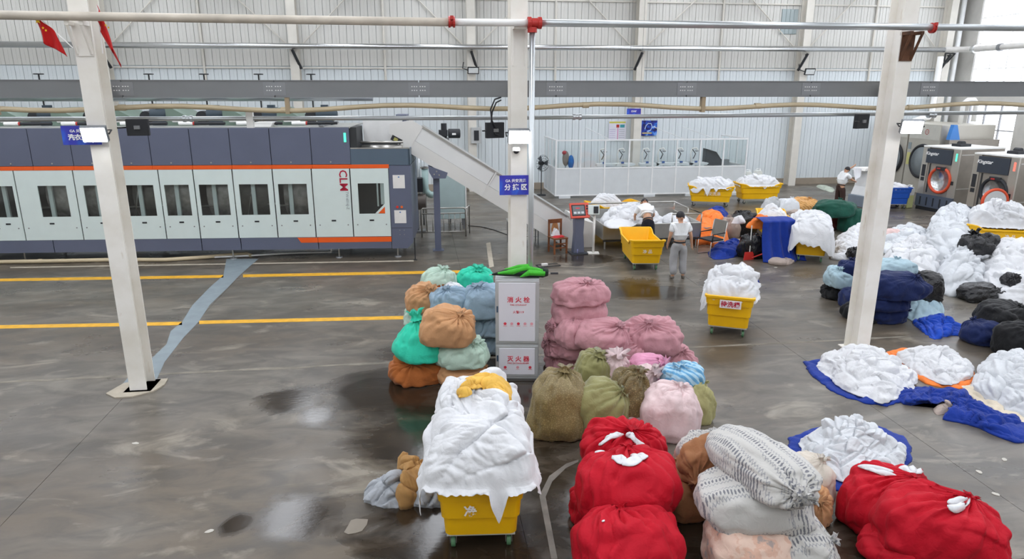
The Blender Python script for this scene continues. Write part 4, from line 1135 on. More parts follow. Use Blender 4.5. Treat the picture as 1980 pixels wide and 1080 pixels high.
def rrect(hx, hy, r, z, dip, nlong=10):
    pts = []
    def corner(cx, cy, a0):
        for k in range(5):
            a = a0 + k * math.pi / 8; pts.append((cx + r * math.cos(a), cy + r * math.sin(a), z))
    for k in range(1, nlong):                     # -y side, left to right
        x = -hx + r + (2 * hx - 2 * r) * k / nlong
        d = float(smooth(np.array([1 - abs(x) / hx]), 0.18, 0.42)[0]); pts.append((x, -hy, z - dip * d))
    corner(hx - r, -hy + r, -math.pi / 2); corner(hx - r, hy - r, 0)
    for k in range(1, nlong):
        x = hx - r - (2 * hx - 2 * r) * k / nlong
        d = float(smooth(np.array([1 - abs(x) / hx]), 0.18, 0.42)[0]); pts.append((x, hy, z - dip * d))
    corner(-hx + r, hy - r, math.pi / 2); corner(-hx + r, -hy + r, math.pi)
    return pts


def tub_mesh(L, W, z0, z1, dip):
    hx, hy = L / 2, W / 2
    H = z1 - z0; a, b = z0 + H * 0.34, z0 + H * 0.68
    loops = [(0.84, 0.84, z0, 0), (0.87, 0.87, a, 0), (0.91, 0.91, a + 0.012, 0), (0.935, 0.935, b, 0), (0.97, 0.97, b + 0.012, 0), (1.0, 1.0, z1 - 0.05, dip), (1.035, 1.045, z1 - 0.045, dip), (1.04, 1.05, z1 - 0.005, dip),
             (1.03, 1.04, z1, dip), (0.985, 0.975, z1, dip), (0.975, 0.965, z1 - 0.02, dip), (0.93, 0.92, b, 0), (0.86, 0.85, a, 0), (0.82, 0.80, z0 + 0.04, 0)]
    vs = []; fs = []
    for (sx, sy, z, d) in loops: vs += rrect(hx * sx, hy * sy, 0.07, z, d)
    n = len(vs) // len(loops)
    for i in range(len(loops) - 1):
        for k in range(n):
            l = (k + 1) % n; fs.append((i * n + k, i * n + l, (i + 1) * n + l, (i + 1) * n + k))
    fs.append(tuple(range(n - 1, -1, -1))); fs.append(tuple((len(loops) - 1) * n + k for k in range(n)))
    return vs, fs


def cart_proto(mat, wheel, L=1.75, W=0.86, z0=0.20, z1=0.84, dip=0.12):
    t = thing('laundry_trolley', 'x', 'trolley', (0, 0, 0), 0, 'laundry trolleys')
    vs, fs = tub_mesh(L, W, z0, z1, dip)
    tb = mesh_obj('tub', vs, fs, mat, t, True); tb.data.set_sharp_from_angle(angle=math.radians(30))
    MB().bx(-L * 0.41, L * 0.41, -W * 0.40, W * 0.40, z0 - 0.025, z0 + 0.002).build('base_frame', plain('pale_base_frame', '#c9c7c0', 0.5), t)
    for sx in (-1, 1):
        for sy in (-1, 1):
            x, y = sx * L * 0.36, sy * W * 0.33
            c = MB().bx(x - 0.045, x + 0.045, y - 0.04, y + 0.04, z0 - 0.035, z0 - 0.025).bx(x - 0.03, x + 0.03, y - 0.034, y - 0.028, 0.05, z0 - 0.03).bx(x - 0.03, x + 0.03, y + 0.028, y + 0.034, 0.05, z0 - 0.03).build('caster', M_STAIN, t)
            MB().lathe([(0.03, -0.022), (0.058, -0.022), (0.062, -0.014), (0.062, 0.014), (0.058, 0.022), (0.03, 0.022)], (x, y, 0.062), 16, 'y').build('wheel', wheel, c, auto=True)
    return t


CP_G = cart_proto(M_YTUB, M_CWHEEL)
CP_D = cart_proto(M_YTUB, M_DWHEEL)
CP_B = cart_proto(M_BTUB, M_DWHEEL, L=1.25, W=0.75, z0=0.2, z1=0.85, dip=0.0)


def purge(root):
    for c in list(root.children):
        for g in list(c.children): bpy.data.objects.remove(g)
        bpy.data.objects.remove(c)
    bpy.data.objects.remove(root)


def cart(loc, rz, label, proto=None):
    return copy_tree(proto or CP_G, loc, rz, label)


def tub_of(t): return [c for c in t.children if c.name.startswith('tub')][0]


# ------------------------------------------------------------------ heaps of linen
def chaikin(P, n=3):
    P = np.asarray(P, float)
    for _ in range(n):
        Q = np.roll(P, -1, 0); P = np.stack([0.75 * P + 0.25 * Q, 0.25 * P + 0.75 * Q], 1).reshape(-1, P.shape[1])
    return P


def resample(P, n):
    Q = np.vstack([P, P[:1]]); d = np.r_[0, np.cumsum(np.linalg.norm(np.diff(Q, axis=0), axis=1))]
    s = np.linspace(0, d[-1], n, endpoint=False)
    return np.stack([np.interp(s, d, Q[:, k]) for k in range(Q.shape[1])], 1)


def grid_normals(P):          # P: rings x segs x 3 (closed in segs)
    du = np.roll(P, -1, 1) - np.roll(P, 1, 1)
    dv = np.gradient(P, axis=0)
    n = np.cross(du, dv); l = np.linalg.norm(n, axis=2, keepdims=True)
    n = n / np.maximum(l, 1e-9)
    return n


def heap(name, outline, z0, h, mat, seed, parent=None, rings=70, segs=150, prof=(2.0, 0.8), amp=0.035, freq=5.5, npatch=16, step=0.03, lump=0.25, edge=0.06,
         hang=None, peak=(0, 0), floor_z=None, corner=3):
    """a heap of cloth over an outline of (x, y) points; hang = list of (angle, width, length) of flaps over a trolley rim"""
    O = resample(chaikin(outline, corner), segs)
    a2 = np.sum(O[:, 0] * np.roll(O[:, 1], -1) - np.roll(O[:, 0], -1) * O[:, 1])
    if a2 < 0: O = O[::-1]
    c = O.mean(0); rng = np.random.default_rng(seed)
    s = np.arange(segs) / segs * 2 * math.pi
    size = np.ptp(O, axis=0).max()
    ring = np.stack([np.cos(s), np.sin(s), 0 * s], 1)
    wob = 1 + edge * (pn(ring * 2.2 + seed) + 0.6 * pn(ring * 6.0 + seed * 1.7) + 0.35 * pn(ring * 13 + seed * 2.3))
    t = np.linspace(0.012, 1, rings) ** 0.85
    X = c[None, None] + (O - c)[None] * (t[:, None] * (1 + (wob - 1)[None] * t[:, None]))[..., None]
    tt = np.broadcast_to(t[:, None], (rings, segs))
    xc = (X - c) / (size / 2)
    rr = np.clip(np.sqrt((xc[..., 0] - peak[0]) ** 2 + (xc[..., 1] - peak[1]) ** 2), 0, None)
    base = (1 - tt ** prof[0]) ** prof[1]
    flat = np.concatenate([X.reshape(-1, 2) * (2.6 / size), np.full((rings * segs, 1), seed * 0.37)], 1)
    lu = (pn(flat * 1.1) + 0.5 * pn(flat * 2.3 + 9)).reshape(rings, segs)
    Z = h * base * (1 - 0.35 * np.clip(rr, 0, 1.2) * (1 if peak != (0, 0) else 0)) * (1 + lump * lu * (1 - tt ** 3))
    P = np.concatenate([X, Z[..., None]], 2)
    N = grid_normals(P); N[N[..., 2] < 0] *= -1
    d = cloth_folds(P.reshape(-1, 3), seed, freq, npatch, amp, step).reshape(rings, segs)
    fade = (smooth(1 - tt, 0.0, 0.10) * 0.75 + 0.25)
    if hang is None: fade = smooth(1 - tt, 0.0, 0.06)
    P = P + N * (d * fade)[..., None]
    P[..., 2] = np.maximum(P[..., 2], 0.004 if hang is None else -0.02)
    if hang is None: P[-1, :, 2] = 0.0
    verts = [P.reshape(-1, 3)]
    nr = rings
    if hang is not None:
        K = 9; ang = np.arctan2(O[:, 1] - c[1], O[:, 0] - c[0])
        ln = 0.03 + 0.07 * np.abs(pn(ring * 7 + seed))
        for (a0, w, l) in hang:
            dd = np.abs((ang - a0 + math.pi) % (2 * math.pi) - math.pi); ln = np.maximum(ln, l * np.clip(1 - (dd / w), 0, 1) ** 0.55 * (1 + 0.22 * pn(ring * 9 + seed + 3)))
        out = (O - c); out /= np.linalg.norm(out, axis=1)[:, None]
        last = P[-1]
        nrm = np.stack([np.roll(O, -1, 0)[:, 1] - np.roll(O, 1, 0)[:, 1], -(np.roll(O, -1, 0)[:, 0] - np.roll(O, 1, 0)[:, 0])], 1); nrm /= np.linalg.norm(nrm, axis=1)[:, None]
        for k in range(1, K + 1):
            f = k / K
            q = last.copy()
            wav = 0.035 * pn(np.stack([s * 9, np.full(segs, f * 1.2), np.full(segs, seed * 0.9)], 1)) * f + 0.02 * pn(np.stack([s * 22, np.full(segs, f), np.full(segs, seed * 1.9)], 1)) * f
            q[:, :2] += nrm * (0.05 * math.sin(f * 1.5) + wav)[:, None]
            q[:, 2] = last[:, 2] - ln * f
            if floor_z is not None: q[:, 2] = np.maximum(q[:, 2], floor_z)
            verts.append(q)
        nr = rings + K
    Vt = np.vstack(verts); Vt[:, 2] += z0
    fs = []
    for i in range(nr - 1):
        for k in range(segs):
            l = (k + 1) % segs
            fs.append((i * segs + k, (i + 1) * segs + k, (i + 1) * segs + l, i * segs + l))
    top = len(Vt); Vt = np.vstack([Vt, Vt[:segs].mean(0)])
    fs += [(top, k, (k + 1) % segs) for k in range(segs)]
    if hang is None:
        bot = len(Vt); Vt = np.vstack([Vt, [c[0], c[1], z0]])
        fs += [(bot, (nr - 1) * segs + (k + 1) % segs, (nr - 1) * segs + k) for k in range(segs)]
    return mesh_obj(name, Vt, fs, mat, parent, True)


def ellipse(c, a, b, rot=0.0, n=14, p=2.0):
    out = []
    for k in range(n):
        t = 2 * math.pi * k / n; ct, st = math.cos(t), math.sin(t)
        x = a * math.copysign(abs(ct) ** (2 / p), ct); y = b * math.copysign(abs(st) ** (2 / p), st)
        out.append((c[0] + x * math.cos(rot) - y * math.sin(rot), c[1] + x * math.sin(rot) + y * math.cos(rot)))
    return out


def px_outline(pts, z=0.0): return [tuple(G(x, y, z)[:2]) for x, y in pts]


M_LINEN = cloth('white_linen', '#d8d9dc', 0.9, 0.03, 0.1, 0.35, 9.0)
M_LINEN2 = cloth('greyish_white_linen', '#d0d3d7', 0.9, 0.04, 0.1, 0.35, 9.0)
M_BLUESHEET = cloth('royal_blue_sheet', '#0d2f88', 0.8, 0.12)
M_ORANGESHEET = cloth('orange_sheet', '#ee7f35', 0.8, 0.10)


def strew(parent_label, cat, group=None):
    return thing('linen_heap', parent_label, cat, (0, 0, 0), 0, group)


def sheet_flap(parent, seed, P0, axis_a, axis_b, mat, amp=0.03, name='sheet'):
    """one loose corner of cloth lying on a heap: a curved, folded patch"""
    n = 22; vs = []
    a = np.array(axis_a); b = np.array(axis_b); P0 = np.array(P0)
    u, v = np.meshgrid(np.linspace(-1, 1, n), np.linspace(-1, 1, n))
    P = P0 + u.reshape(-1, 1) * a + v.reshape(-1, 1) * b
    nn = np.cross(a, b); nn /= np.linalg.norm(nn)
    d = np.abs(pn(np.stack([u.ravel() * 1.2 + seed, v.ravel() * 3.4, np.full(n * n, seed * 1.3)], 1)))
    P = P + nn * (amp * (2 * d - 0.4) - 0.06 * ((u.ravel() ** 2) + v.ravel() ** 2) * 0.6)[:, None]
    fs = [(j * n + i, j * n + i + 1, (j + 1) * n + i + 1, (j + 1) * n + i) for j in range(n - 1) for i in range(n - 1)]
    o = mesh_obj(name, P, fs, mat, parent, True)
    so = o.modifiers.new('s', 'SOLIDIFY'); so.thickness = 0.008
    return o


def cart_heap(loc, rz, h, seed, label, hang, mat=M_LINEN, L=1.70, W=0.82, ztop=0.74, over=0.05, res=(80, 170), over_x=None, shift=0.0, outline=None, **kw):
    t = thing('linen_heap', label, 'laundry heap', (loc[0], loc[1], 0), rz, 'heaps of white linen')
    kw.setdefault('edge', 0.02)
    o = heap('linen', outline or ellipse((shift, 0), L / 2 + (over if over_x is None else over_x), W / 2 + over, 0, 40, 5.0), ztop, h, mat, seed, t, rings=res[0], segs=res[1], prof=(2.6, 0.55), hang=hang, **kw)
    return t


# near trolley, heaped high
A_POS, A_RZ = (0.54, 6.66), math.radians(85)
c_a = cart((A_POS[0], A_POS[1], 0), A_RZ, 'yellow trolley marked 净 heaped high with white linen and a mustard cloth')
text('净', 0.13, M_LETTER, tub_of(c_a), (-0.826, 0.10, 0.52), rot=(math.pi / 2 + 0.05, 0, -math.pi / 2), name='lettering', bold=0.003)
heapA = cart_heap(A_POS, A_RZ, 0.62, 11, 'tall overflowing heap of white linen with a mustard cloth lying on top',
                  [(-2.95, 0.10, 0.36), (math.pi / 2, 0.9, 0.30), (-math.pi / 2, 0.85, 0.30), (2.46, 0.10, 0.40), (-2.45, 0.12, 0.22)], outline=[(-0.94, -0.40), (-0.94, 0.40), (-0.86, 0.54), (-0.4, 0.58), (0.2, 0.52), (0.7, 0.42), (0.92, 0.30), (0.95, 0.0), (0.92, -0.34), (0.7, -0.44), (0.2, -0.5), (-0.4, -0.56), (-0.86, -0.54)], res=(170, 340), amp=0.075, freq=5.6, npatch=30, step=0.04, ztop=0.85, lump=0.3, edge=0.01)


def project(P):
    P = np.asarray(P, float) - np.array([0, 0, CAM_H])
    D = P @ np.array(_F)
    return np.stack([990 + FPX * (P @ np.array(_R)) / D, 540 - FPX * (P @ np.array(_U)) / D], 1)


def inside(pts, poly):
    x, y = pts[:, 0], pts[:, 1]; r = np.zeros(len(pts), bool); n = len(poly)
    for i in range(n):
        (x0, y0), (x1, y1) = poly[i], poly[(i + 1) % n]
        c = ((y0 > y) != (y1 > y)) & (x < (x1 - x0) * (y - y0) / ((y1 - y0) or 1e-9) + x0); r ^= c
    return r


def drape(src, poly, mat, name, parent, lift=0.012, bumps=0.02, seed=1.0):
    """a cloth lying on a finished surface: the faces seen inside a traced outline, raised off it and folded"""
    bpy.context.view_layer.update()
    me = src.data; n = len(me.vertices)
    P = np.empty(n * 3); me.vertices.foreach_get('co', P); P = P.reshape(-1, 3)
    N = np.empty(n * 3); me.vertices.foreach_get('normal', N); N = N.reshape(-1, 3)
    Mw = np.array(src.matrix_world); Pw = P @ Mw[:3, :3].T + Mw[:3, 3]; Nw = N @ Mw[:3, :3].T
    front = np.sum(Nw * (np.array([0, 0, CAM_H]) - Pw), 1) > 0
    ok = inside(project(Pw), poly) & front
    fs = [tuple(f.vertices) for f in me.polygons if all(ok[v] for v in f.vertices)]
    if not fs: return None
    par = {v: v for f in fs for v in f}                      # keep the largest connected piece

    def root(v):
        while par[v] != v: par[v] = par[par[v]]; v = par[v]
        return v
    for f in fs:
        for v in f[1:]: par[root(f[0])] = root(v)
    cnt = {}
    for f in fs: cnt[root(f[0])] = cnt.get(root(f[0]), 0) + 1
    best = max(cnt, key=cnt.get); fs = [f for f in fs if root(f[0]) == best]
    used = sorted({v for f in fs for v in f}); m_ = {v: i for i, v in enumerate(used)}
    Q = Pw[used] + Nw[used] * (lift + bumps * np.abs(pn(Pw[used] * np.array([9, 9, 5]) + seed)))[:, None]
    ec = {}
    for f in fs:
        for x_, y_ in zip(f, f[1:] + f[:1]): k_ = (min(x_, y_), max(x_, y_)); ec[k_] = ec.get(k_, 0) + 1
    nb_ = {}
    for (x_, y_), c_ in ec.items():
        if c_ == 1: nb_.setdefault(m_[x_], []).append(m_[y_]); nb_.setdefault(m_[y_], []).append(m_[x_])
    for _ in range(8):                                       # even out the hem
        R = Q.copy()
        for v, l_ in nb_.items():
            if len(l_) == 2: R[v] = 0.5 * Q[v] + 0.25 * (Q[l_[0]] + Q[l_[1]])
        Q = R
    inv = np.array(parent.matrix_world.inverted()) if parent is not None else np.eye(4)
    Q = Q @ inv[:3, :3].T + inv[:3, 3]
    o = mesh_obj(name, Q, [tuple(m_[v] for v in f) for f in fs], mat, parent, True)
    so = o.modifiers.new('s', 'SOLIDIFY'); so.thickness = 0.012; so.offset = 0
    return o


M_MUSTARD = cloth('mustard_cloth', '#dcae4e', 0.8, 0.12)
mc = thing('mustard_cloth', 'mustard yellow cloth draped over the top of the tall linen heap', 'cloth', (A_POS[0], A_POS[1], 1.4))
bpy.context.view_layer.update()
drape(heapA.children[0], [(884, 772), (888, 745), (912, 726), (945, 720), (970, 724), (988, 742), (986, 764), (984, 802), (958, 800), (940, 768), (930, 752), (915, 756), (900, 768)], M_MUSTARD, 'cloth', mc, 0.014, 0.03)

# waiting trolley with the 待洗桶 plate
B_POS, B_RZ = (5.98, 12.20), math.radians(63)
c_b = cart((B_POS[0], B_POS[1], 0), B_RZ, 'yellow trolley with the white 待洗桶 plate and piled linen')
tb = tub_of(c_b)
MB().bx(-0.915, -0.90, -0.21, 0.17, 0.62, 0.77).build('plate', M_PAPER, tb)
text('待洗桶', 0.115, M_CRIMSON, tb, (-0.918, -0.02, 0.69), rot=(math.pi / 2, 0, -math.pi / 2), bold=0.003)
cart_heap(B_POS, B_RZ, 0.42, 23, 'white linen heap in the trolley with the 待洗桶 plate', [(math.pi, 0.10, 0.20), (math.pi / 2, 0.5, 0.25), (2.5, 0.25, 0.35), (-math.pi / 2, 0.7, 0.2)], amp=0.07, over=0.07, over_x=-0.03, npatch=26, step=0.045, ztop=0.78)
bs = thing('blue_cloth', 'royal blue cloth showing at the far rim of the plated trolley', 'cloth', (B_POS[0], B_POS[1], 0), B_RZ)
heap('cloth', ellipse((0.72, -0.42), 0.22, 0.10), 0.70, 0.12, M_BLUESHEET, 5, bs, 24, 50, npatch=4)

# empty trolley beside the standing man
c_c = cart((5.78, 17.25, 0), math.radians(84), 'empty yellow trolley beside the man in grey trousers')
text('净 品', 0.11, M_LETTER, tub_of(c_c), (-0.826, 0.0, 0.52), rot=(math.pi / 2 + 0.05, 0, -math.pi / 2))

# two trolleys by the booth
c_d = cart((11.62, 26.30, 0), math.radians(-20), 'yellow trolley with white lettering on its long side, by the booth', CP_D)
text('共安洗涤', 0.16, M_LETTER, tub_of(c_d), (0.05, -0.408, 0.52), rot=(math.pi / 2 + 0.05, 0, 0))
cart_heap((11.62, 26.30), math.radians(-20), 0.34, 31, 'white linen heap in the trolley lettered on its long side', [(-1.9, 0.25, 0.32), (-2.5, 0.25, 0.26), (-1.2, 0.15, 0.2)], res=(50, 120), npatch=18, over=0.03, ztop=0.78, amp=0.06)
c_e = cart((13.85, 26.75, 0), math.radians(-4), 'plain yellow trolley standing between the lettered trolley and the wall', CP_D)
cart_heap((13.85, 26.75), math.radians(-4), 0.36, 37, 'white linen heap in the plain trolley near the wall', [(-1.3, 0.25, 0.14)], res=(50, 120), npatch=18, over=0.0, ztop=0.76, amp=0.06)
# trolley draped with hanging linen
F_POS, F_RZ = (10.75, 17.45), math.radians(62)
cart((F_POS[0], F_POS[1], 0), F_RZ, 'yellow trolley half hidden under long hanging white linen')
cart_heap(F_POS, F_RZ, 0.56, 43, 'white linen heap hanging in long folds over the trolley end', [(math.pi, 0.5, 0.26), (2.45, 0.4, 0.62), (-2.55, 0.5, 0.55), (-math.pi / 2, 0.9, 0.55), (math.pi / 2, 0.9, 0.4)], over=0.14, amp=0.075, npatch=22, step=0.05)
# trolley behind the blue sheet
cart((10.9, 19.7, 0), math.radians(75), 'yellow trolley with a royal blue sheet hung over its end')
# right edge trolley with two heaps
g_pos = (16.4, 17.3)
cart((g_pos[0], g_pos[1], 0), math.radians(-24), 'yellow trolley in front of the stainless washers', CP_G)
text('净 品', 0.12, M_LETTER, tub_of([o for o in COL.objects if o.get('label') == 'yellow trolley in front of the stainless washers'][0]), (0.2, -0.408, 0.52), rot=(math.pi / 2 + 0.05, 0, 0))
cart_heap(g_pos, math.radians(-24), 0.62, 47, 'white linen heap in the trolley in front of the stainless washers', [], over=-0.04, npatch=24, amp=0.08, lump=0.4, ztop=0.80)
# trolleys behind the sorting trough
cart((6.5, 22.6, 0), math.radians(8), 'yellow trolley behind the far rail of the sorting trough')
# blue trolley by the press
bt = cart((18.45, 24.75, 0), math.radians(-8), 'blue trolley full of white linen beside the jerry can', CP_B)
cart_heap((18.45, 24.75), math.radians(-8), 0.18, 53, 'white linen in the blue trolley', [], L=1.2, W=0.7, over=-0.03, res=(30, 70), npatch=8, ztop=0.80)
purge(CP_G); purge(CP_D); purge(CP_B)

# heap on the sorting trough
t = thing('linen_heap', 'white linen heap spilling over the front of the sorting trough', 'laundry heap', (0, 0, 0), 0, 'heaps of white linen')
heap('linen', ellipse((6.35, 19.95), 0.98, 0.95, 0.2), 0.52, 0.62, M_LINEN, 61, t, rings=70, segs=150, npatch=24, amp=0.08, step=0.06, prof=(2.2, 0.6))
heap('fallen_sheet', px_outline([(1160, 432), (1215, 418), (1235, 430), (1225, 440), (1178, 445)], 0.72), 0.735, 0.12, M_LINEN, 62, t, rings=24, segs=60, npatch=5, amp=0.02)
t = thing('linen_heap', 'small white linen heap on the trough beside the bending worker', 'laundry heap', (0, 0, 0), 0, 'heaps of white linen')
heap('linen', ellipse((7.85, 20.2), 0.35, 0.7, 0.2), 0.52, 0.3, M_LINEN, 63, t, rings=30, segs=80, npatch=8)
t = thing('linen_heap', 'white linen heap in the trolley behind the sorting trough', 'laundry heap', (0, 0, 0), 0, 'heaps of white linen')
heap('linen', ellipse((6.25, 22.6), 0.62, 0.34, 0.14), 0.62, 0.55, M_LINEN, 64, t, rings=40, segs=90, npatch=10, amp=0.04)

# ------------------------------------------------------------------ tied bundles
def bag_mesh(w, d, h, knot, seed, pleats=15, pleat=0.085, soft=0.78, lumpy=0.075, crease=0.018, segs=80, rings=44, neck=0.04, flat=0.62, lean=(0, 0), taper=0.10):
    k = np.array(knot, float); k /= np.linalg.norm(k)
    ref = np.array([0, 0, 1.0]) if abs(k[2]) < 0.9 else np.array([0, -1.0, 0])
    ex = np.cross(ref, k); ex /= np.linalg.norm(ex); ey = np.cross(k, ex)
    th = (np.linspace(0, 1, rings) ** 1.25) * math.pi; ph = np.arange(segs) / segs * 2 * math.pi
    T, Ph = np.meshgrid(th, ph, indexing='ij')
    D = (np.cos(T)[..., None] * k + np.sin(T)[..., None] * (np.cos(Ph)[..., None] * ex + np.sin(Ph)[..., None] * ey))
    S = np.sign(D) * np.abs(D) ** soft
    nd = D.reshape(-1, 3)
    lum = pn(nd * 1.5 + seed * 1.31) + 0.5 * pn(nd * 3.1 + seed * 0.77)
    rad = 1 + lumpy * 1.6 * lum.reshape(T.shape)
    wob = pn(np.stack([np.cos(Ph).ravel() * 1.3, np.sin(Ph).ravel() * 1.3, T.ravel() * 1.2 + seed], 1)).reshape(T.shape)
    wave = np.abs(np.sin(0.5 * (pleats * Ph) + 1.7 * wob + seed))            # rounded pleats, sharp grooves
    wave2 = np.abs(np.sin(0.5 * (pleats * 2.1 * Ph) + 2.6 * wob + seed * 2))
    g = np.exp(-T / 1.0) * (1 - np.exp(-T / 0.12))
    rad += pleat * 2.2 * g * (wave - 0.6) + pleat * 0.9 * np.exp(-T / 0.45) * (1 - np.exp(-T / 0.1)) * (wave2 - 0.6)
    # long irregular tension folds running away from the knot
    fl_ = np.abs(pn(np.stack([np.cos(Ph).ravel() * 3.4 + seed, np.sin(Ph).ravel() * 3.4, T.ravel() * 0.45 + seed * 2], 1))).reshape(T.shape)
    f2_ = np.abs(pn(np.stack([np.cos(Ph).ravel() * 7.5 + seed, np.sin(Ph).ravel() * 7.5, T.ravel() * 0.7 + seed * 3], 1))).reshape(T.shape)
    rad += pleat * np.exp(-(T / 1.5) ** 2) * (1 - np.exp(-T / 0.15)) * (1.5 * fl_ + 0.8 * f2_ - 0.7)
    S = S * rad[..., None]
    S = S + k * (neck * 2 * np.exp(-(T / 0.20) ** 2))[..., None] - k * (0.16 * np.exp(-(T / 0.55) ** 2))[..., None]
    z = S[..., 2]; z = np.where(z < -flat, -flat + (z + flat) * 0.12, z)
    zz = (z + flat + 0.03) / (1 + flat) * h
    f = np.clip(zz / h, 0, 1)
    P = np.stack([S[..., 0] * w / 2 * (1 + taper * (0.6 - f)) + lean[0] * f, S[..., 1] * d / 2 * (1 + taper * (0.6 - f)) + lean[1] * f, zz], 2)
    N = grid_normals(P)
    cd = cloth_folds(P.reshape(-1, 3), seed + 5, 4.6 / max(w, d, h), 7, crease, 0.014, 0.35).reshape(T.shape)
    P = P + N * (cd * np.clip(np.sin(T), 0, 1) ** 0.5)[..., None] * (1 if np.mean(np.sum(N * (P - P.mean((0, 1))), 2)) > 0 else -1)
    P[..., 2] = np.maximum(P[..., 2], 0.0)
    Vt = P.reshape(-1, 3); fs = []
    for i in range(rings - 1):
        for j in range(segs):
            l = (j + 1) % segs; fs.append((i * segs + j, (i + 1) * segs + j, (i + 1) * segs + l, i * segs + l))
    tip = P[0].mean(0)
    return Vt, fs, tip, k


def knot_mesh(tip, k, r, seed, ln=0.10, flop=0.0):
    ref = np.array([0, 0, 1.0]) if abs(k[2]) < 0.9 else np.array([0, -1.0, 0])
    ex = np.cross(ref, k); ex /= np.linalg.norm(ex); ey = np.cross(k, ex)
    n, m = 40, 9; vs = []; fs = []
    rng = np.random.default_rng(seed)
    for i in range(m):
        f = i / (m - 1)
        for j in range(n):
            a = 2 * math.pi * j / n
            rr = r * (1.6 * (1 - f) ** 3 + 0.5 + 1.0 * f ** 1.6) * (1 + 0.28 * f * math.sin(7 * a + seed) + 0.16 * f * math.sin(13 * a + seed * 3) + 0.12 * math.sin(11 * a))
            c = tip + k * (ln * (f - 0.25)) + ex * (flop * f * f)
            ellx = 1.0 + 0.5 * f
            vs.append(c + ex * rr * ellx * math.cos(a) + ey * rr * math.sin(a) + k * (0.25 * ln * f * math.sin(5 * a + seed)))
    for i in range(m - 1):
        for j in range(n):
            l = (j + 1) % n; fs.append((i * n + j, i * n + l, (i + 1) * n + l, (i + 1) * n + j))
    vs.append(tip + k * ln * 0.15); e = len(vs) - 1
    fs += [((m - 1) * n + j, (m - 1) * n + (j + 1) % n, e) for j in range(n)]
    return vs, fs


BAGN = [0]


def bag(px, py, zb, dims, mat, label, group, knot=(0, -0.4, 1), rz=0.0, seed=None, name='tied_bundle', knot_r=0.032, cat='laundry bundle', pos=None, showknot=True, knot_ln=0.07, tilt=(0, 0), **kw):
    """px, py: where the middle of the bundle is seen; zb: height of what it rests on; dims: width, depth, height in metres"""
    BAGN[0] += 1; seed = seed or (100 + BAGN[0] * 7)
    w, d, h = dims
    c = G(px, py, zb + h * 0.48) if pos is None else Vector((pos[0], pos[1], 0))
    t = thing(name, label, cat, (c.x, c.y, zb), rz, group)
    if tilt != (0, 0): t.rotation_euler = (tilt[0], tilt[1], rz)
    Vt, fs, tip, k = bag_mesh(w, d, h, knot, seed, **kw)
    mesh_obj('sack', Vt, fs, mat, t, True)
    if showknot:
        vs, f2 = knot_mesh(tip, k, knot_r, seed, knot_ln)
        mesh_obj('tied_neck', vs, f2, mat, t, True)
    return t


M_RUSTC = cloth('rust_orange_cloth', '#a8612f'); M_TAN = cloth('tan_cloth', '#c4946a'); M_TEAL = cloth('turquoise_cloth', '#35c9a8')
M_SAGE = cloth('pale_sage_cloth', '#b7cfc0'); M_SLATE = cloth('grey_blue_cloth', '#93a9bb'); M_PINK = cloth('dusty_pink_cloth', '#c08d95')
M_KHAKI = cloth('khaki_satin', '#8a8757', 0.5, sheen=0.4); M_KHAKI2 = cloth('pale_khaki_cloth', '#a49f6e', 0.6); M_BLUSH = cloth('pale_blush_cloth', '#dcc5c6')
M_HOTPINK = cloth('rose_pink_cloth', '#d391ae'); M_GOLD = pattern_cloth('gold_damask', 'damask', '#857449', '#75663f', '#92835a')
M_GOLD2 = pattern_cloth('dark_gold_damask', 'damask', '#75643c', '#5b4e2c', '#8c7a50'); M_SKYS = pattern_cloth('sky_blue_stripe', 'stripe', '#5f9fc9', '#a9cde0')
M_REDC = cloth('scarlet_cloth', '#b80822', 0.7, 0.06, 0.02); M_BROWN = cloth('warm_brown_cloth', '#9a6a48'); M_PRINT = pattern_cloth('grey_print_cotton', 'print', '#bebcb8', '#6f7077', '#86878d')
M_PEACH = pattern_cloth('faded_peach_print', 'floral', '#d3ab97', '#a4958f', '#dcbfae'); M_CREAM = cloth('cream_cloth', '#cfc6ba'); M_NAVYC = cloth('navy_cloth', '#152350', 0.8, 0.15)
M_PALEBLUE = cloth('pale_blue_cloth', '#a7c0cb'); M_BLACKC = cloth('black_cloth', '#121316', 0.7, 0.2, 0.1); M_BOTTLEG = cloth('bottle_green_cloth', '#114a3c', 0.7, 0.15); M_MAROON = cloth('maroon_cloth', '#6b3331')
M_GREYC = cloth('silver_grey_cloth', '#b4b6b8'); M_OCHRE = pattern_cloth('ochre_stripe_cloth', 'stripe', '#b98343', '#d5a564'); M_TAUPE = cloth('taupe_cloth', '#a2948b')


def bin_liner():
    T = NT('black_bin_liner'); T.b.inputs['Base Color'].default_value = (0.012, 0.012, 0.014, 1); T.b.inputs['Roughness'].default_value = 0.22
    tc = T.n('ShaderNodeTexCoord'); n = T.n('ShaderNodeTexNoise', i_Scale=10.0, i_Detail=4.0, i_Distortion=1.5); T.l(tc, 'Object', n, 'Vector')
    b = T.n('ShaderNodeBump', i_Strength=0.6, i_Distance=0.04); T.l(n, 'Fac', b, 'Height'); T.l(b, 'Normal', T.b, 'Normal')
    return T.m


M_LINER = bin_liner()
GL = 'coloured bundles piled beside the fire cabinet'
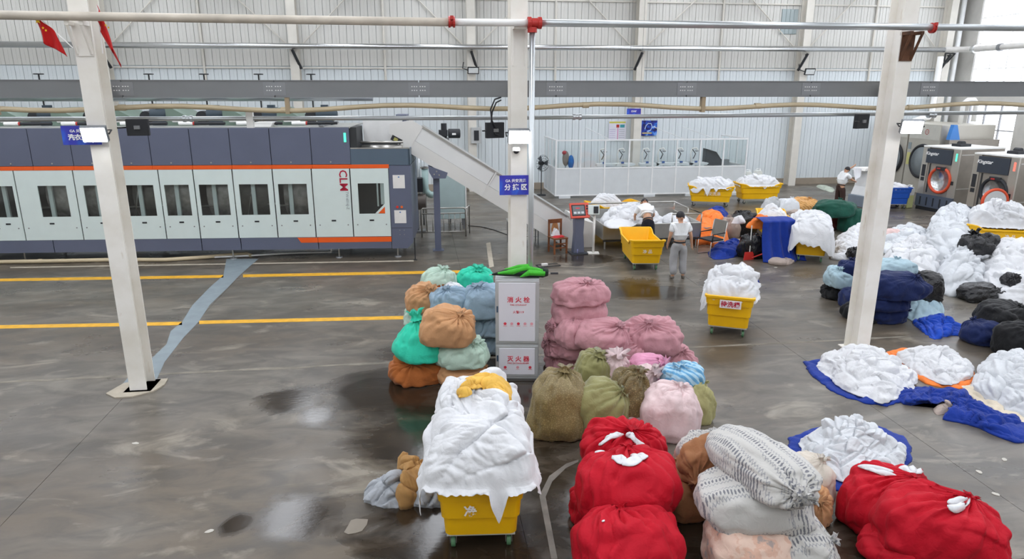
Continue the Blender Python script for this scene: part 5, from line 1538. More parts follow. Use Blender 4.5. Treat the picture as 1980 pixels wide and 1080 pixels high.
# front row
bag(807, 708, 0.0, (0.88, 0.72, 0.44), M_RUSTC, 'rust brown tied bundle on the floor under the turquoise bundle', GL, (-0.1, -0.75, 0.75), pleats=13)
bag(894, 716, 0.0, (0.82, 0.66, 0.34), M_TAN, 'tan bundle squashed flat under the sage green bundle', GL, (0.8, -0.2, 0.3), pleats=11)
bag(817, 657, 0.42, (0.76, 0.62, 0.56), M_TEAL, 'turquoise tied bundle between the rust brown and large tan bundles', GL, (-0.15, 0.1, 1), knot_ln=0.14, knot_r=0.05, taper=0.35, neck=0.2)
bag(894, 678, 0.33, (0.84, 0.64, 0.42), M_SAGE, 'pale sage green bundle squeezed under the large tan bundle', GL, (0.5, -0.3, 0.8), rz=-0.15)
bag(866, 629, 0.72, (0.86, 0.66, 0.56), M_TAN, 'large tan tied bundle on top of the front stack', GL, (0.45, -0.45, 0.8), rz=-0.2, knot_r=0.03, pleats=17)
# middle rows
bag(806, 640, 0.0, (0.7, 0.6, 0.40), M_SLATE, 'hidden grey-blue bundle at the bottom behind the turquoise one', GL, (0, 0, 1), pos=G(822, 609, 0.58))
bag(806, 609, 0.40, (0.66, 0.6, 0.36), M_SAGE, 'pale sage bundle peeping out below the small tan bundle', GL, (-0.3, 0, 1), pos=G(818, 609, 0.58))
bag(822, 574, 0.74, (0.68, 0.58, 0.46), M_TAN, 'smaller tan tied bundle with a brown knot beside the grey-blue ones', GL, (0.2, -0.55, 0.8), knot_r=0.04)
bag(872, 578, 0.80, (0.74, 0.62, 0.44), M_SLATE, 'grey-blue bundle with a white twist on top, between the tan and the tall blue ones', GL, (-0.2, -0.3, 1), rz=0.2)
bag(934, 580, 0.74, (0.74, 0.62, 0.56), M_SLATE, 'tall grey-blue bundle leaning on the fire cabinet', GL, (-0.2, -0.2, 1), knot_r=0.05)
for (x, y, zb, sz, lab) in ((918, 622, 0.38, (0.62, 0.6, 0.40), 'grey-blue bundle wedged under the tall blue one'), (954, 623, 0.38, (0.6, 0.6, 0.38), 'grey-blue bundle in the middle layer against the cabinet'),
                            (918, 652, 0.0, (0.62, 0.6, 0.40), 'grey-blue bundle on the floor behind the sage bundle'), (954, 656, 0.0, (0.62, 0.6, 0.40), 'grey-blue bundle on the floor against the cabinet'),
                            (880, 640, 0.0, (0.7, 0.6, 0.42), 'grey-blue bundle hidden low behind the large tan one'), (872, 612, 0.40, (0.7, 0.6, 0.42), 'grey-blue bundle carrying the one with the white twist')):
    bag(x, y, zb, sz, M_SLATE, lab, GL, (0.1, -0.6, 0.7))
# back row
bag(849, 540, 0.82, (0.66, 0.6, 0.42), M_SAGE, 'pale sage bundle at the back on top of the pile', GL, (0.2, -0.1, 1), knot_r=0.05)
bag(919, 537, 0.80, (0.68, 0.6, 0.40), M_TEAL, 'turquoise bundle at the back on top of the pile', GL, (0.1, -0.2, 1), knot_r=0.05)
bag(903, 557, 0.55, (0.5, 0.5, 0.40), M_RUSTC, 'rust brown bundle showing between the two blue tops', GL, (0, 0, 1), pos=(0.28, 12.35))
for (x, y) in ((0.28, 12.72), (0.98, 12.85)):
    bag(0, 0, 0.0, (0.72, 0.66, 0.44), M_SLATE, 'grey-blue bundle at the foot of the back row under the %s one' % ('sage' if x < 0.5 else 'turquoise'), GL, (0, 0, 1), pos=(x, y))
    bag(0, 0, 0.41, (0.70, 0.64, 0.42), M_SLATE, 'grey-blue bundle in the middle of the back row under the %s one' % ('sage' if x < 0.5 else 'turquoise'), GL, (0, 0, 1), pos=(x, y))
t = thing('white_rag', 'small white rag tucked between the upper bundles', 'cloth', (0, 0, 0)); pr = G(876, 552, 1.2)
heap('rag', ellipse((pr.x, pr.y), 0.18, 0.10), 1.16, 0.09, M_LINEN, 71, t, 20, 40, npatch=4, amp=0.02)

GP = 'dusty pink bundles in one pile'
PINK = [(1091, 689, 0.0, (0.62, 0.6, 0.36), (-0.6, -0.5, 0.4), 'pink bundle on the floor at the pile corner nearest the fire cabinet'), (1080, 662, 0.30, (0.5, 0.55, 0.34), (-0.7, -0.3, 0.3), 'small pink bundle second from the floor at the cabinet end of the pile'),
        (1091, 633, 0.58, (0.58, 0.6, 0.38), (-0.7, -0.4, 0.4), 'pink bundle third from the floor under the two topmost pink ones'), (1119, 594, 0.90, (0.86, 0.7, 0.42), (0.5, 0.1, 0.9), 'smooth pink bundle just under the topmost pink one'),
        (1122, 563, 1.22, (0.88, 0.66, 0.36), (0.15, -0.3, 1), 'topmost pink bundle with gathered crown'), (1128, 661, 0.32, (0.80, 0.66, 0.46), (0.7, -0.3, 0.5), 'pink bundle behind the small khaki sack'),
        (1165, 642, 0.66, (0.86, 0.66, 0.40), (0.4, -0.5, 0.7), 'pink bundle with a side knot above two others'), (1258, 648, 0.36, (1.0, 0.74, 0.56), (-0.15, -0.45, 0.9), 'largest pink bundle with pleats spreading from its knot'),
        (1205, 676, 0.25, (0.72, 0.6, 0.42), (0.6, -0.3, 0.6), 'pink bundle tucked under the largest pink one'), (1296, 688, 0.0, (0.80, 0.66, 0.42), (0.1, -0.6, 0.7), 'pink bundle on the floor behind the blue striped one'),
        (1235, 692, 0.0, (0.75, 0.6, 0.40), (0.1, -0.6, 0.7), 'pink bundle on the floor behind the rose pink one'), (1150, 690, 0.0, (0.75, 0.6, 0.38), (0.1, -0.6, 0.7), 'pink bundle on the floor half hidden by the khaki sacks'),
        (1112, 640, 0.60, (0.6, 0.6, 0.42), (0, 0, 1), 'pink bundle inside the pile carrying the two topmost ones')]
for (x, y, zb, sz, kn, lab) in PINK: bag(x, y, zb, sz, M_PINK, lab, GP, kn, pleats=16)

GK = 'mixed sacks in front of the pink pile'
bag(1081, 780, 0.0, (0.80, 0.66, 0.88), M_GOLD, 'large gold damask sack with a gathered top', GK, (0.1, 0.1, 1), knot_r=0.05, soft=0.85, taper=0.20, lean=(0.04, 0.05), neck=0.08)
bag(1146, 714, 0.25, (0.52, 0.48, 0.56), M_KHAKI, 'small khaki sack tied with white string', GK, (0.3, -0.2, 1), knot_r=0.05, taper=0.3)
bag(1146, 738, 0.0, (0.6, 0.5, 0.40), M_KHAKI, 'khaki sack at the bottom behind the two large sacks', GK, (0, 0, 1), pos=(2.25, 8.95))
bag(1162, 784, 0.0, (0.76, 0.66, 0.74), M_KHAKI, 'large khaki satin sack with its knot turned sideways', GK, (0.75, -0.35, 0.7), knot_r=0.05, taper=0.2)
bag(1217, 768, 0.0, (0.56, 0.60, 0.84), M_GOLD2, 'dark gold paisley sack between the khaki and blush ones', GK, (0.3, -0.25, 1), knot_r=0.045, taper=0.2)
bag(1296, 792, 0.0, (0.76, 0.66, 0.74), M_BLUSH, 'large pale blush sack with a pointed top', GK, (0.25, 0.0, 1), knot_r=0.04, taper=0.12, soft=0.75)
bag(1344, 775, 0.0, (0.50, 0.5, 0.56), M_KHAKI2, 'pale khaki sack behind the blush one', GK, (0.4, 0.1, 0.8))
bag(1320, 722, 0.50, (0.58, 0.48, 0.30), M_SKYS, 'sky blue striped bundle on top of the sacks', GK, (-0.2, -0.2, 0.9), knot_r=0.04)
bag(1320, 760, 0.0, (0.6, 0.5, 0.52), M_BLUSH, 'blush sack under the blue striped bundle', GK, (0, 0, 1), pos=(3.62, 8.75))
bag(1252, 709, 0.40, (0.62, 0.5, 0.34), M_HOTPINK, 'rose pink bundle with a twisted end', GK, (0.6, -0.4, 0.5), knot_r=0.06)
bag(1250, 740, 0.0, (0.6, 0.5, 0.42), M_BLUSH, 'blush bundle on the floor under the rose pink one', GK, (0, 0, 1), pos=(3.0, 9.1))
bag(1245, 726, 0.42, (0.36, 0.34, 0.30), M_BLUSH, 'small blush bundle with a frilled knot beside the rose pink one', GK, (0.5, -0.6, 0.6), knot_r=0.06, knot_ln=0.14)
bag(1190, 704, 0.45, (0.40, 0.36, 0.30), M_BLUSH, 'small frilly blush bundle behind the paisley sack', GK, (0, -0.4, 1), knot_r=0.07, knot_ln=0.14)
bag(1190, 730, 0.0, (0.55, 0.5, 0.46), M_BLUSH, 'blush bundle hidden behind the paisley sack', GK, (0, 0, 1), pos=(2.55, 9.0))
bag(1228, 822, 0.0, (0.5, 0.42, 0.26), cloth('dull_rose_cloth', '#b58f93'), 'flat dull rose bundle on the floor beside the blush sack', GK, (-0.6, -0.4, 0.3))

GR = 'scarlet bundles stuffed with white linen'
WH = M_LINEN


def red(px, py, zb, dims, lab, knot, rz=0.0, tufts=(), **kw):
    t = bag(px, py, zb, dims, M_REDC, lab, GR, knot, rz, knot_r=0.03, knot_ln=0.05, pleats=17, pleat=0.11, crease=0.014, lumpy=0.07, segs=140, rings=72, **kw)
    bpy.context.view_layer.update()
    for k, poly in enumerate(tufts):
        cq = np.mean(np.array(poly), 0); drape([o_ for o_ in t.children if o_.name.startswith('sack')][0], [tuple(cq + 1.45 * (np.array(p_) - cq)) for p_ in poly], WH, 'linen_tuft', t, 0.012, 0.02, k + 1.0)
    return t


red(1203, 862, 0.0, (0.98, 0.78, 0.62), 'scarlet bundle gaping open, standing against the khaki sacks', (0.1, -0.3, 1), tufts=([(1164, 858), (1172, 846), (1190, 838), (1202, 840), (1200, 845), (1180, 850), (1168, 860)], [(1210, 838), (1222, 838), (1240, 855), (1253, 872), (1240, 872), (1225, 855), (1212, 846)]))
red(1213, 930, 0.30, (1.04, 0.80, 0.62), 'scarlet bundle lying over two others, white linen at its mouth', (0.05, 0.45, 1), tufts=([(1146, 872), (1158, 870), (1172, 878), (1172, 886), (1156, 882)], [(1184, 888), (1196, 880), (1208, 886), (1210, 896), (1196, 896)], [(1208, 898), (1224, 882), (1248, 878), (1250, 886), (1236, 896), (1230, 902)]))
red(1213, 975, 0.0, (0.95, 0.6, 0.36), 'scarlet bundle crushed beneath the leaning one', (0, 0, 1), pos=(1.98, 6.35))
red(1215, 1052, 0.0, (1.0, 0.80, 0.66), 'scarlet bundle in front of the leaning one with a small white tuft', (-0.05, 0.5, 1), tufts=([(1160, 1012), (1166, 1004), (1176, 1003), (1170, 1013)],))
red(1728, 968, 0.0, (1.02, 0.78, 0.66), 'scarlet bundle with a broad white tuft, beside the linen on the blue sheet', (0.25, -0.1, 1), rz=-0.3, tufts=([(1658, 896), (1672, 887), (1698, 888), (1722, 905), (1728, 918), (1714, 922), (1690, 912), (1664, 904)], [(1736, 910), (1750, 902), (1768, 898), (1776, 912), (1764, 918), (1748, 914)]))
red(1820, 1010, 0.22, (1.08, 0.80, 0.56), 'scarlet bundle slumped over another with its mouth to the aisle', (0.35, 0.15, 1), rz=-0.5, tufts=([(1832, 972), (1846, 958), (1876, 954), (1880, 962), (1862, 982), (1852, 992), (1838, 986)],))
red(1800, 1060, 0.0, (1.25, 0.7, 0.36), 'scarlet bundle flattened under the slumped one', (0.7, -0.4, 0.5), rz=-0.3, tufts=([(1914, 1062), (1926, 1056), (1950, 1070), (1946, 1078), (1930, 1074)],))

GB = 'brown and printed bundles between the scarlet ones'
bag(1330, 940, 0.0, (0.66, 0.72, 0.50), M_BROWN, 'brown bundle on the floor under the smaller brown one', GB, (-0.2, 0.5, 0.8), pleats=9)
bag(1368, 890, 0.42, (0.60, 0.46, 0.46), M_BROWN, 'brown bundle wedged upright against the printed pillow', GB, (-0.7, -0.5, -0.2), rz=0.3, pleats=9)
bag(1338, 880, 0.0, (0.4, 0.36, 0.34), M_PEACH, 'small faded floral bundle behind the brown ones', GB, (0, 0, 1))
bag(1450, 1048, 0.0, (0.86, 0.80, 0.52), M_PEACH, 'faded peach floral bundle at the bottom of the printed stack', GB, (0.9, 0.2, 0.3), pleat=0.03)
bag(1545, 1048, 0.0, (0.60, 0.80, 0.52), M_PRINT, 'grey printed bundle beside the peach one', GB, (0.6, -0.4, 0.5), pleat=0.03)
bag(1458, 958, 0.46, (1.08, 0.78, 0.44), M_PRINT, 'wide grey printed bundle lying across the peach one', GB, (0.95, -0.2, 0.2), rz=-0.15, pleat=0.03, soft=0.7)
bag(1472, 893, 0.84, (1.28, 0.66, 0.36), M_PRINT, 'long grey printed pillow-shaped bundle on top of its stack', GB, (0.95, -0.25, 0.15), rz=-1.30, pleat=0.05, soft=0.85, knot_r=0.04)
bag(1440, 900, 0.0, (0.8, 0.6, 0.60), M_PRINT, 'grey printed bundle buried behind the wide one', GB, (0, 0, 1), pos=(3.36, 6.95))
bag(1562, 930, 0.0, (0.48, 0.56, 0.62), M_CREAM, 'cream bundle leaning behind the printed pillow', GB, (0.3, -0.2, 1), pleat=0.03)
bag(1577, 975, 0.0, (0.30, 0.36, 0.40), M_TAN, 'small tan bundle beside the cream one', GB, (-0.2, -0.5, 0.5))

# ------------------------------------------------------------------ floor heaps and spread sheets
def floor_heap(label, px, h, mat, seed, part='linen', group='heaps of white linen', name='linen_heap', cat='laundry heap', z0=0.0, base=None, **kw):
    t = thing(name, label, cat, (0, 0, 0), 0, group)
    heap(part, px_outline(px), z0, h, mat, seed, t, **kw)
    return t


SH = dict(corner=1, prof=(12.0, 0.4), lump=0.5, amp=0.018, edge=0.07, npatch=14, step=0.03, rings=46, segs=130)
# heap by the printed bundles
floor_heap('royal blue sheet spread under the linen heap beside the scarlet bundles', [(1512, 852), (1560, 830), (1650, 812), (1740, 835), (1768, 872), (1745, 930), (1640, 952), (1590, 945), (1545, 890)], 0.03, M_BLUESHEET, 81, 'sheet', None, 'blue_sheet', 'cloth', **SH)
floor_heap('broad white linen heap on a blue sheet beside the scarlet bundles', [(1538, 872), (1560, 846), (1620, 838), (1690, 846), (1758, 880), (1745, 915), (1690, 940), (1630, 940), (1580, 920)], 0.46, M_LINEN2, 83, z0=0.05, peak=(0.15, 0.35), rings=120, segs=240, npatch=44, amp=0.055, freq=8.0, step=0.04, prof=(1.7, 0.85))
# row of heaps behind
floor_heap('royal blue sheet under the linen heap at the foot of the steel column', [(1545, 702), (1580, 694), (1650, 690), (1760, 735), (1745, 782), (1695, 786), (1630, 768), (1590, 745)], 0.03, M_BLUESHEET, 85, 'sheet', None, 'blue_sheet', 'cloth', **SH)
floor_heap('white linen heap at the foot of the steel column', [(1574, 712), (1590, 692), (1650, 688), (1720, 700), (1765, 730), (1778, 752), (1740, 770), (1708, 788), (1690, 780), (1640, 762), (1600, 738)], 0.40, M_LINEN, 87, z0=0.04, rings=110, segs=220, npatch=40, amp=0.055, freq=7.5, step=0.04, prof=(1.7, 0.85))
floor_heap('orange sheet under the flat linen heap', [(1705, 682), (1740, 672), (1800, 676), (1880, 715), (1893, 735), (1870, 752), (1800, 748), (1760, 725)], 0.03, M_ORANGESHEET, 89, 'sheet', None, 'orange_sheet', 'cloth', **SH)
floor_heap('flat white linen heap on an orange sheet', [(1722, 688), (1760, 682), (1825, 680), (1872, 704), (1888, 728), (1860, 742), (1832, 752), (1800, 740), (1770, 728)], 0.26, M_LINEN, 91, z0=0.04, rings=100, segs=200, npatch=34, amp=0.05, freq=7.5, step=0.035)
floor_heap('cream sheet under the linen heap beside the orange sheet', [(1850, 752), (1880, 735), (1960, 740), (2060, 790), (2040, 850), (1975, 830), (1900, 782)], 0.04, cloth('cream_floor_sheet', '#d9cdb8'), 92, 'sheet', None, 'cream_sheet', 'cloth', **SH)
floor_heap('tall white linen heap on a cream sheet', [(1870, 755), (1885, 725), (1930, 705), (2000, 710), (2070, 760), (2060, 820), (1990, 818), (1930, 790)], 0.52, M_LINEN2, 93, z0=0.03, rings=100, segs=210, npatch=36, amp=0.06, freq=7.0, step=0.045)
floor_heap('crumpled royal blue sheet trailing past the cream sheet', [(1722, 768), (1735, 755), (1780, 745), (1812, 757), (1840, 752), (1880, 772), (1930, 798), (1990, 822), (2000, 850), (1972, 860), (1930, 845), (1880, 822), (1835, 815), (1818, 810), (1842, 790), (1800, 778), (1750, 786)], 0.13, M_BLUESHEET, 95, 'sheet', None, 'blue_sheet', 'cloth', prof=(4.0, 0.6), corner=1, lump=0.9, amp=0.055, freq=7.5, edge=0.05, npatch=30, step=0.03, rings=70, segs=240)
floor_heap('small grey rag between the blue sheet and the linen', [(1800, 792), (1818, 780), (1845, 778), (1860, 786), (1838, 798), (1812, 804)], 0.10, M_TAUPE, 97, 'rag', None, 'grey_rag', 'cloth', rings=30, segs=70, npatch=6)
# crumpled cloths by the near trolley
floor_heap('crumpled silver grey cloths on the wet floor beside the near trolley', [(693, 965), (720, 945), (755, 915), (790, 925), (850, 945), (862, 965), (855, 985), (800, 978), (765, 985), (720, 978)], 0.20, cloth('silver_grey_sheet', '#a3a7ad'), 99, 'cloth', None, 'grey_cloth', 'cloth', lump=0.6, amp=0.06, freq=7.0, npatch=11, step=0.035, rings=90, segs=190, edge=0.10)
t = floor_heap('tan cloth thrown over the grey cloths beside the near trolley', [(766, 985), (778, 950), (764, 915), (800, 908), (832, 930), (835, 968), (812, 972), (790, 985)], 0.36, cloth('ochre_tan_sheet', '#a9814f'), 101, 'cloth', None, 'tan_cloth', 'cloth', lump=0.3, amp=0.045, freq=6.5, npatch=8, step=0.02, rings=70, segs=150, edge=0.06, prof=(3.0, 0.6))
p = G(775, 905, 0.2)
_t = MB().tube([p + Vector((0.02, -0.06, -0.12)), p, p + Vector((0.04, 0.05, 0.10)), p + Vector((0.06, 0.06, 0.17))], [0.06, 0.055, 0.06, 0.03], 12)
_P = np.array(_t.v); _P += 0.03 * np.stack([pn(_P * 11 + o) for o in (1, 7, 13)], 1); _t.v = [tuple(q) for q in _P]; _t.build('twisted_end', cloth('ochre_tan_sheet', '#a9814f'), t, True)

# ------------------------------------------------------------------ navy and pale blue pile at the right column
GN = 'navy and pale blue bundles round the steel column'
NAV = [(1712, 600, 0.0, (0.85, 0.7, 0.40), M_NAVYC, (0.9, -0.2, 0.2), 'navy bundle on the floor below the other navy bundles'), (1620, 560, 0.0, (0.66, 0.6, 0.36), M_BLACKC, (-0.8, 0, 0.4), 'round black bundle on the floor beside the steel column'),
       (1712, 578, 0.30, (0.9, 0.7, 0.34), M_NAVYC, (0.2, -0.5, 0.8), 'navy bundle in the middle of the navy stack'), (1735, 550, 0.55, (1.15, 0.75, 0.50), M_NAVYC, (0.35, -0.5, 0.8), 'largest navy bundle with a stitched triangle corner'),
       (1665, 575, 0.0, (0.8, 0.8, 0.45), M_NAVYC, (0, 0, 1), 'navy bundle behind the foot of the steel column'), (1625, 534, 0.30, (0.60, 0.6, 0.46), M_PALEBLUE, (-0.3, -0.4, 0.8), 'pale blue bundle lying on the round black one'),
       (1645, 517, 0.55, (0.55, 0.5, 0.36), M_NAVYC, (0, 0, 1), 'small navy bundle above the pale blue one at the column'), (1725, 514, 0.85, (0.95, 0.6, 0.30), M_PALEBLUE, (0.2, 0.1, 1), 'pale blue bundle crowning the navy stack'),
       (1790, 552, 0.25, (0.62, 0.6, 0.60), M_LINER, (-0.6, 0.1, 0.8), 'black plastic sack leaning behind the navy stack'), (1700, 552, 0.0, (1.0, 0.8, 0.62), M_NAVYC, (0, 0, 1), 'navy bundle at the back carrying the pale blue crown'), (1800, 575, 0.0, (0.4, 0.4, 0.3), M_LINER, (0, 0, 1), 'small black plastic sack on the floor beside the pale blue cloth')]
for (x, y, zb, sz, m, kn, lab) in NAV: bag(x, y, zb, sz, m, lab, GN, kn, pleat=0.04)
floor_heap('pale blue cloth tumbling down from the navy stack', [(1735, 602), (1760, 578), (1800, 574), (1826, 594), (1828, 612), (1795, 624), (1758, 622)], 0.46, M_PALEBLUE, 111, 'cloth', None, 'pale_blue_cloth', 'cloth', amp=0.05, npatch=9, rings=50, segs=110, peak=(-0.3, 0.3))
floor_heap('crumpled royal blue cloth on the open floor by the navy stack', [(1757, 622), (1790, 618), (1820, 608), (1842, 630), (1875, 635), (1872, 648), (1835, 650), (1805, 657), (1790, 645)], 0.17, cloth('bright_blue_cloth', '#1646b4', 0.75, 0.12), 113, 'cloth', None, 'blue_sheet', 'cloth', amp=0.06, lump=0.7, npatch=14, rings=50, segs=130, edge=0.1)
GD = 'dark bundles at the aisle edge'
bag(1905, 640, 0.0, (0.75, 0.6, 0.42), M_NAVYC, 'navy bundle in front of the black cloth bundles', GD, (-0.3, 0.4, 0.8), pleat=0.04)
bag(1940, 608, 0.20, (0.95, 0.8, 0.48), M_BLACKC, 'black cloth bundle lying above the navy one', GD, (0.3, -0.3, 0.8), pleat=0.05)
bag(1962, 655, 0.0, (0.62, 0.6, 0.60), M_BLACKC, 'black cloth bundle on the floor beside the navy one', GD, (0.3, -0.5, 0.6), pleat=0.05)
bag(1945, 620, 0.0, (0.8, 0.7, 0.34), M_BLACKC, 'black cloth bundle squashed below the others', GD, (0, 0, 1), pos=(8.9, 12.2))

# ------------------------------------------------------------------ white linen mountain
WHI = [('tallest white linen mound under a black plastic sack', [(1775, 490), (1790, 455), (1835, 438), (1880, 455), (1892, 495), (1840, 520)], 1.02, 121),
       ('rounded white linen mound behind the navy stack', [(1690, 555), (1700, 510), (1750, 490), (1810, 510), (1822, 550), (1770, 572)], 0.80, 123),
       ('white linen mound between the black sacks', [(1800, 560), (1815, 520), (1860, 505), (1905, 525), (1905, 562), (1850, 580)], 0.75, 125),
       ('white linen mound beyond the black cloth bundles', [(1875, 565), (1890, 510), (1950, 490), (2030, 510), (2040, 570), (1960, 598)], 0.80, 127),
       ('low white linen mound with a pinkish towel, below the washers', [(1690, 485), (1710, 455), (1760, 445), (1800, 460), (1795, 485), (1740, 498)], 0.42, 129),
       ('white linen mound behind the draped trolley', [(1610, 490), (1625, 455), (1670, 445), (1715, 465), (1700, 495), (1650, 502)], 0.45, 131)]
for (lab, px, h, sd) in WHI:
    floor_heap(lab, px, h, M_LINEN2 if sd % 4 == 1 else M_LINEN, sd, rings=90, segs=190, npatch=44, amp=0.085, step=0.06, lump=0.2 if sd == 121 else 0.4, prof=(2.8, 0.6) if sd == 121 else (2.2, 0.7), freq=5.5)
t = thing('pink_towel', 'pale pink towel lying on the low linen mound', 'towel', (0, 0, 0)); p = G(1728, 448, 0.35)
heap('towel', ellipse((p.x, p.y), 0.55, 0.22, -0.3), 0.30, 0.14, cloth('pale_pink_towel', '#d9bdb9'), 133, t, 30, 70, npatch=5)
GBK = 'black plastic sacks on the linen'


def hit(px, py):
    bpy.context.view_layer.update()
    ok, loc, *_ = scene.ray_cast(bpy.context.evaluated_depsgraph_get(), Vector((0, 0, CAM_H)), Vector(ray(px, py)).normalized())
    return loc


q = hit(1890, 484)
bag(0, 0, q.z - 0.10, (0.80, 0.6, 0.50), M_LINER, 'black plastic sack crumpled on top of the white linen', GBK, (-0.2, 0.1, 1), lumpy=0.16, crease=0.03, knot_r=0.06, knot_ln=0.16, pos=(q.x + 0.12, q.y + 0.16))
bag(1890, 563, 0.0, (0.85, 0.6, 0.38), M_LINER, 'black plastic sack lying on the floor in front of the linen mounds', GBK, (0.8, -0.2, 0.2), lumpy=0.10, crease=0.03)
bag(1938, 570, 0.0, (0.55, 0.4, 0.24), M_LINER, 'small flattened black plastic sack beside the lying one', GBK, (0.8, -0.2, 0.2), lumpy=0.12, crease=0.03)
q = hit(1954, 540)
bag(0, 0, q.z - 0.14, (0.34, 0.34, 0.28), M_LINER, 'little black plastic sack poking out of the linen mound', GBK, (0, -0.5, 0.5), lumpy=0.12, pos=(q.x, q.y))  # black lump stands in for the shade of a hole in the linen
bag(1650, 488, 0.10, (0.34, 0.3, 0.26), M_LINER, 'black plastic sack behind the column beside a white pillow', GBK, (0, -0.3, 0.8), lumpy=0.12)
t = thing('pillow', 'flat white pillow on the floor beside the draped trolley', 'pillow', G(1633, 500, 0))
heap('pillow_body', ellipse((0, 0), 0.42, 0.24, -0.1), 0.0, 0.17, M_LINEN, 137, t, 24, 60, npatch=3, amp=0.012, prof=(2.4, 0.6))

# ------------------------------------------------------------------ sacks and cloths in the middle distance
GM = 'sacks in the middle of the hall'
MID = [(1614, 402, 0.50, (1.35, 0.9, 0.55), M_BOTTLEG, (0.3, 0.2, 1), 'big bottle green bundle lying on a maroon one', dict(pleat=0.02)), (1650, 424, 0.0, (0.85, 0.8, 0.80), M_BOTTLEG, (0, 0.2, 1), 'upright bottle green bundle next to the maroon one', {}),
       (1608, 424, 0.0, (0.95, 0.8, 0.52), M_MAROON, (-0.4, -0.3, 0.5), 'maroon bundle under the big green one', {}), (1554, 396, 0.15, (1.1, 0.8, 0.52), M_OCHRE, (0.2, -0.2, 1), 'ochre striped bundle behind the pillows', {}),
       (1530, 416, 0.10, (0.85, 0.6, 0.36), M_TAUPE, (-0.6, -0.3, 0.3), 'flat brownish bundle in front of the grey pillow sacks', {}), (1553, 410, 0.0, (1.0, 0.7, 0.3), M_TAUPE, (0, 0, 1), 'taupe bundle under the ochre one', {}),
       (1436, 432, 0.0, (0.86, 0.7, 0.80), M_LINER, (-0.2, 0.1, 1), 'open black plastic sack with white contents', dict(lumpy=0.12)), (1455, 475, 0.0, (0.72, 0.6, 0.66), M_LINER, (-0.1, 0.1, 1), 'black plastic sack behind the red dustpan handle', dict(lumpy=0.12)),
       (1410, 440, 0.0, (0.6, 0.55, 0.66), M_TAUPE, (0, 0.1, 1), 'greyish patterned sack between the orange sheet and the black sack', {}), (1480, 440, 0.0, (0.6, 0.5, 0.5), M_TAUPE, (0, 0.1, 1), 'taupe sack next to the hanging blue sheet', {}),
       (1425, 470, 0.0, (0.9, 0.5, 0.22), M_TAUPE, (0.8, -0.2, 0.2), 'low taupe bundle behind the blue floor sheet', {})]
for (x, y, zb, sz, m, kn, lab, kw) in MID: bag(x, y, zb, sz, m, lab, GM, kn, **kw)
t = thing('white_towel', 'white towels showing in the open black sack', 'towel', (0, 0, 0)); p = G(1428, 420, 0.8)
heap('towel', ellipse((p.x, p.y), 0.22, 0.14, 0), 0.62, 0.22, M_LINEN, 139, t, 20, 50, npatch=4)
for (x, y, w, a, lab) in ((1484, 412, 0.62, 0.45, 'silver grey pillow sack leaning upright with a peaked corner'), (1520, 404, 0.9, 0.15, 'white grey pillow sack lying behind the leaning one')):
    bag(x, y, 0.0 if a > 0.3 else 0.1, (w, 0.5, 1.0 if a > 0.3 else 0.72), M_GREYC if a > 0.3 else M_LINEN2, lab, GM, (0.5, 0.2, 1), rz=a, soft=0.65, pleat=0.02, lean=(0.35 if a > 0.3 else 0.1, 0.1), taper=0.3)
t = floor_heap('orange sheet heaped over a bucket and chair', [(1335, 478), (1340, 440), (1375, 428), (1400, 445), (1412, 482), (1395, 488), (1370, 470)], 0.64, M_ORANGESHEET, 141, 'sheet', None, 'orange_sheet', 'cloth', rings=60, segs=120, npatch=12, amp=0.06, prof=(3.0, 0.5))
floor_heap('royal blue sheet lying over the back of the orange heap', [(1352, 440), (1365, 425), (1392, 422), (1412, 438), (1405, 455), (1375, 448)], 0.62, M_BLUESHEET, 143, 'sheet', None, 'blue_sheet', 'cloth', rings=50, segs=100, npatch=8, amp=0.05, prof=(3.0, 0.5))
floor_heap('royal blue sheet crumpled on the floor by the steel framed chair', [(1364, 490), (1390, 478), (1432, 466), (1445, 480), (1432, 495), (1400, 502), (1378, 502)], 0.30, M_BLUESHEET, 145, 'sheet', None, 'blue_sheet', 'cloth', rings=50, segs=110, npatch=10, amp=0.06)
floor_heap('folded taupe blanket on the floor beside the draped trolley', [(1484, 512), (1490, 503), (1530, 500), (1540, 506), (1522, 515)], 0.09, M_TAUPE, 147, 'blanket', None, 'folded_blanket', 'blanket', rings=30, segs=80, npatch=5, prof=(5, 0.5))
# blue sheet hanging over the trolley end
p0, p1 = G(1478, 500), G(1520, 498)
t = thing('blue_sheet', 'royal blue sheet hanging to the floor over the end of a trolley', 'cloth', ((p0.x + p1.x) / 2, (p0.y + p1.y) / 2, 0), 0.05)
n, m = 60, 40; vs = []; fs = []
for j in range(m + 1):
    f = j / m
    for i in range(n + 1):
        u = i / n * 2 - 1
        fold = 0.07 * math.sin(u * 10 + 0.8 * math.sin(u * 3)) * (0.25 + 0.75 * (1 - min(1, f * 1.25)))
        if f < 0.8: z = f / 0.8 * 1.02; y = -0.05 - 0.42 * (1 - f / 0.8) ** 1.6 + fold
        else: q = (f - 0.8) / 0.2; z = 1.02 + 0.06 * math.sin(q * 3.1); y = -0.05 + 0.75 * q + fold
        vs.append((u * (0.46 + 0.16 * (1 - f)), y, z + 0.02))
for j in range(m):
    for i in range(n):
        q = j * (n + 1) + i; fs.append((q, q + 1, q + n + 2, q + n + 1))
o = mesh_obj('sheet', vs, fs, M_BLUESHEET, t, True); so = o.modifiers.new('s', 'SOLIDIFY'); so.thickness = 0.012
bt_ = thing('orange_cloth', 'orange cloth tucked beside the hanging blue sheet', 'cloth', (0, 0, 0)); p = G(1488, 432, 0.9)
heap('cloth', ellipse((p.x, p.y + 0.4), 0.5, 0.3, 0.1), 0.72, 0.36, M_ORANGESHEET, 149, bt_, 30, 70, npatch=6)
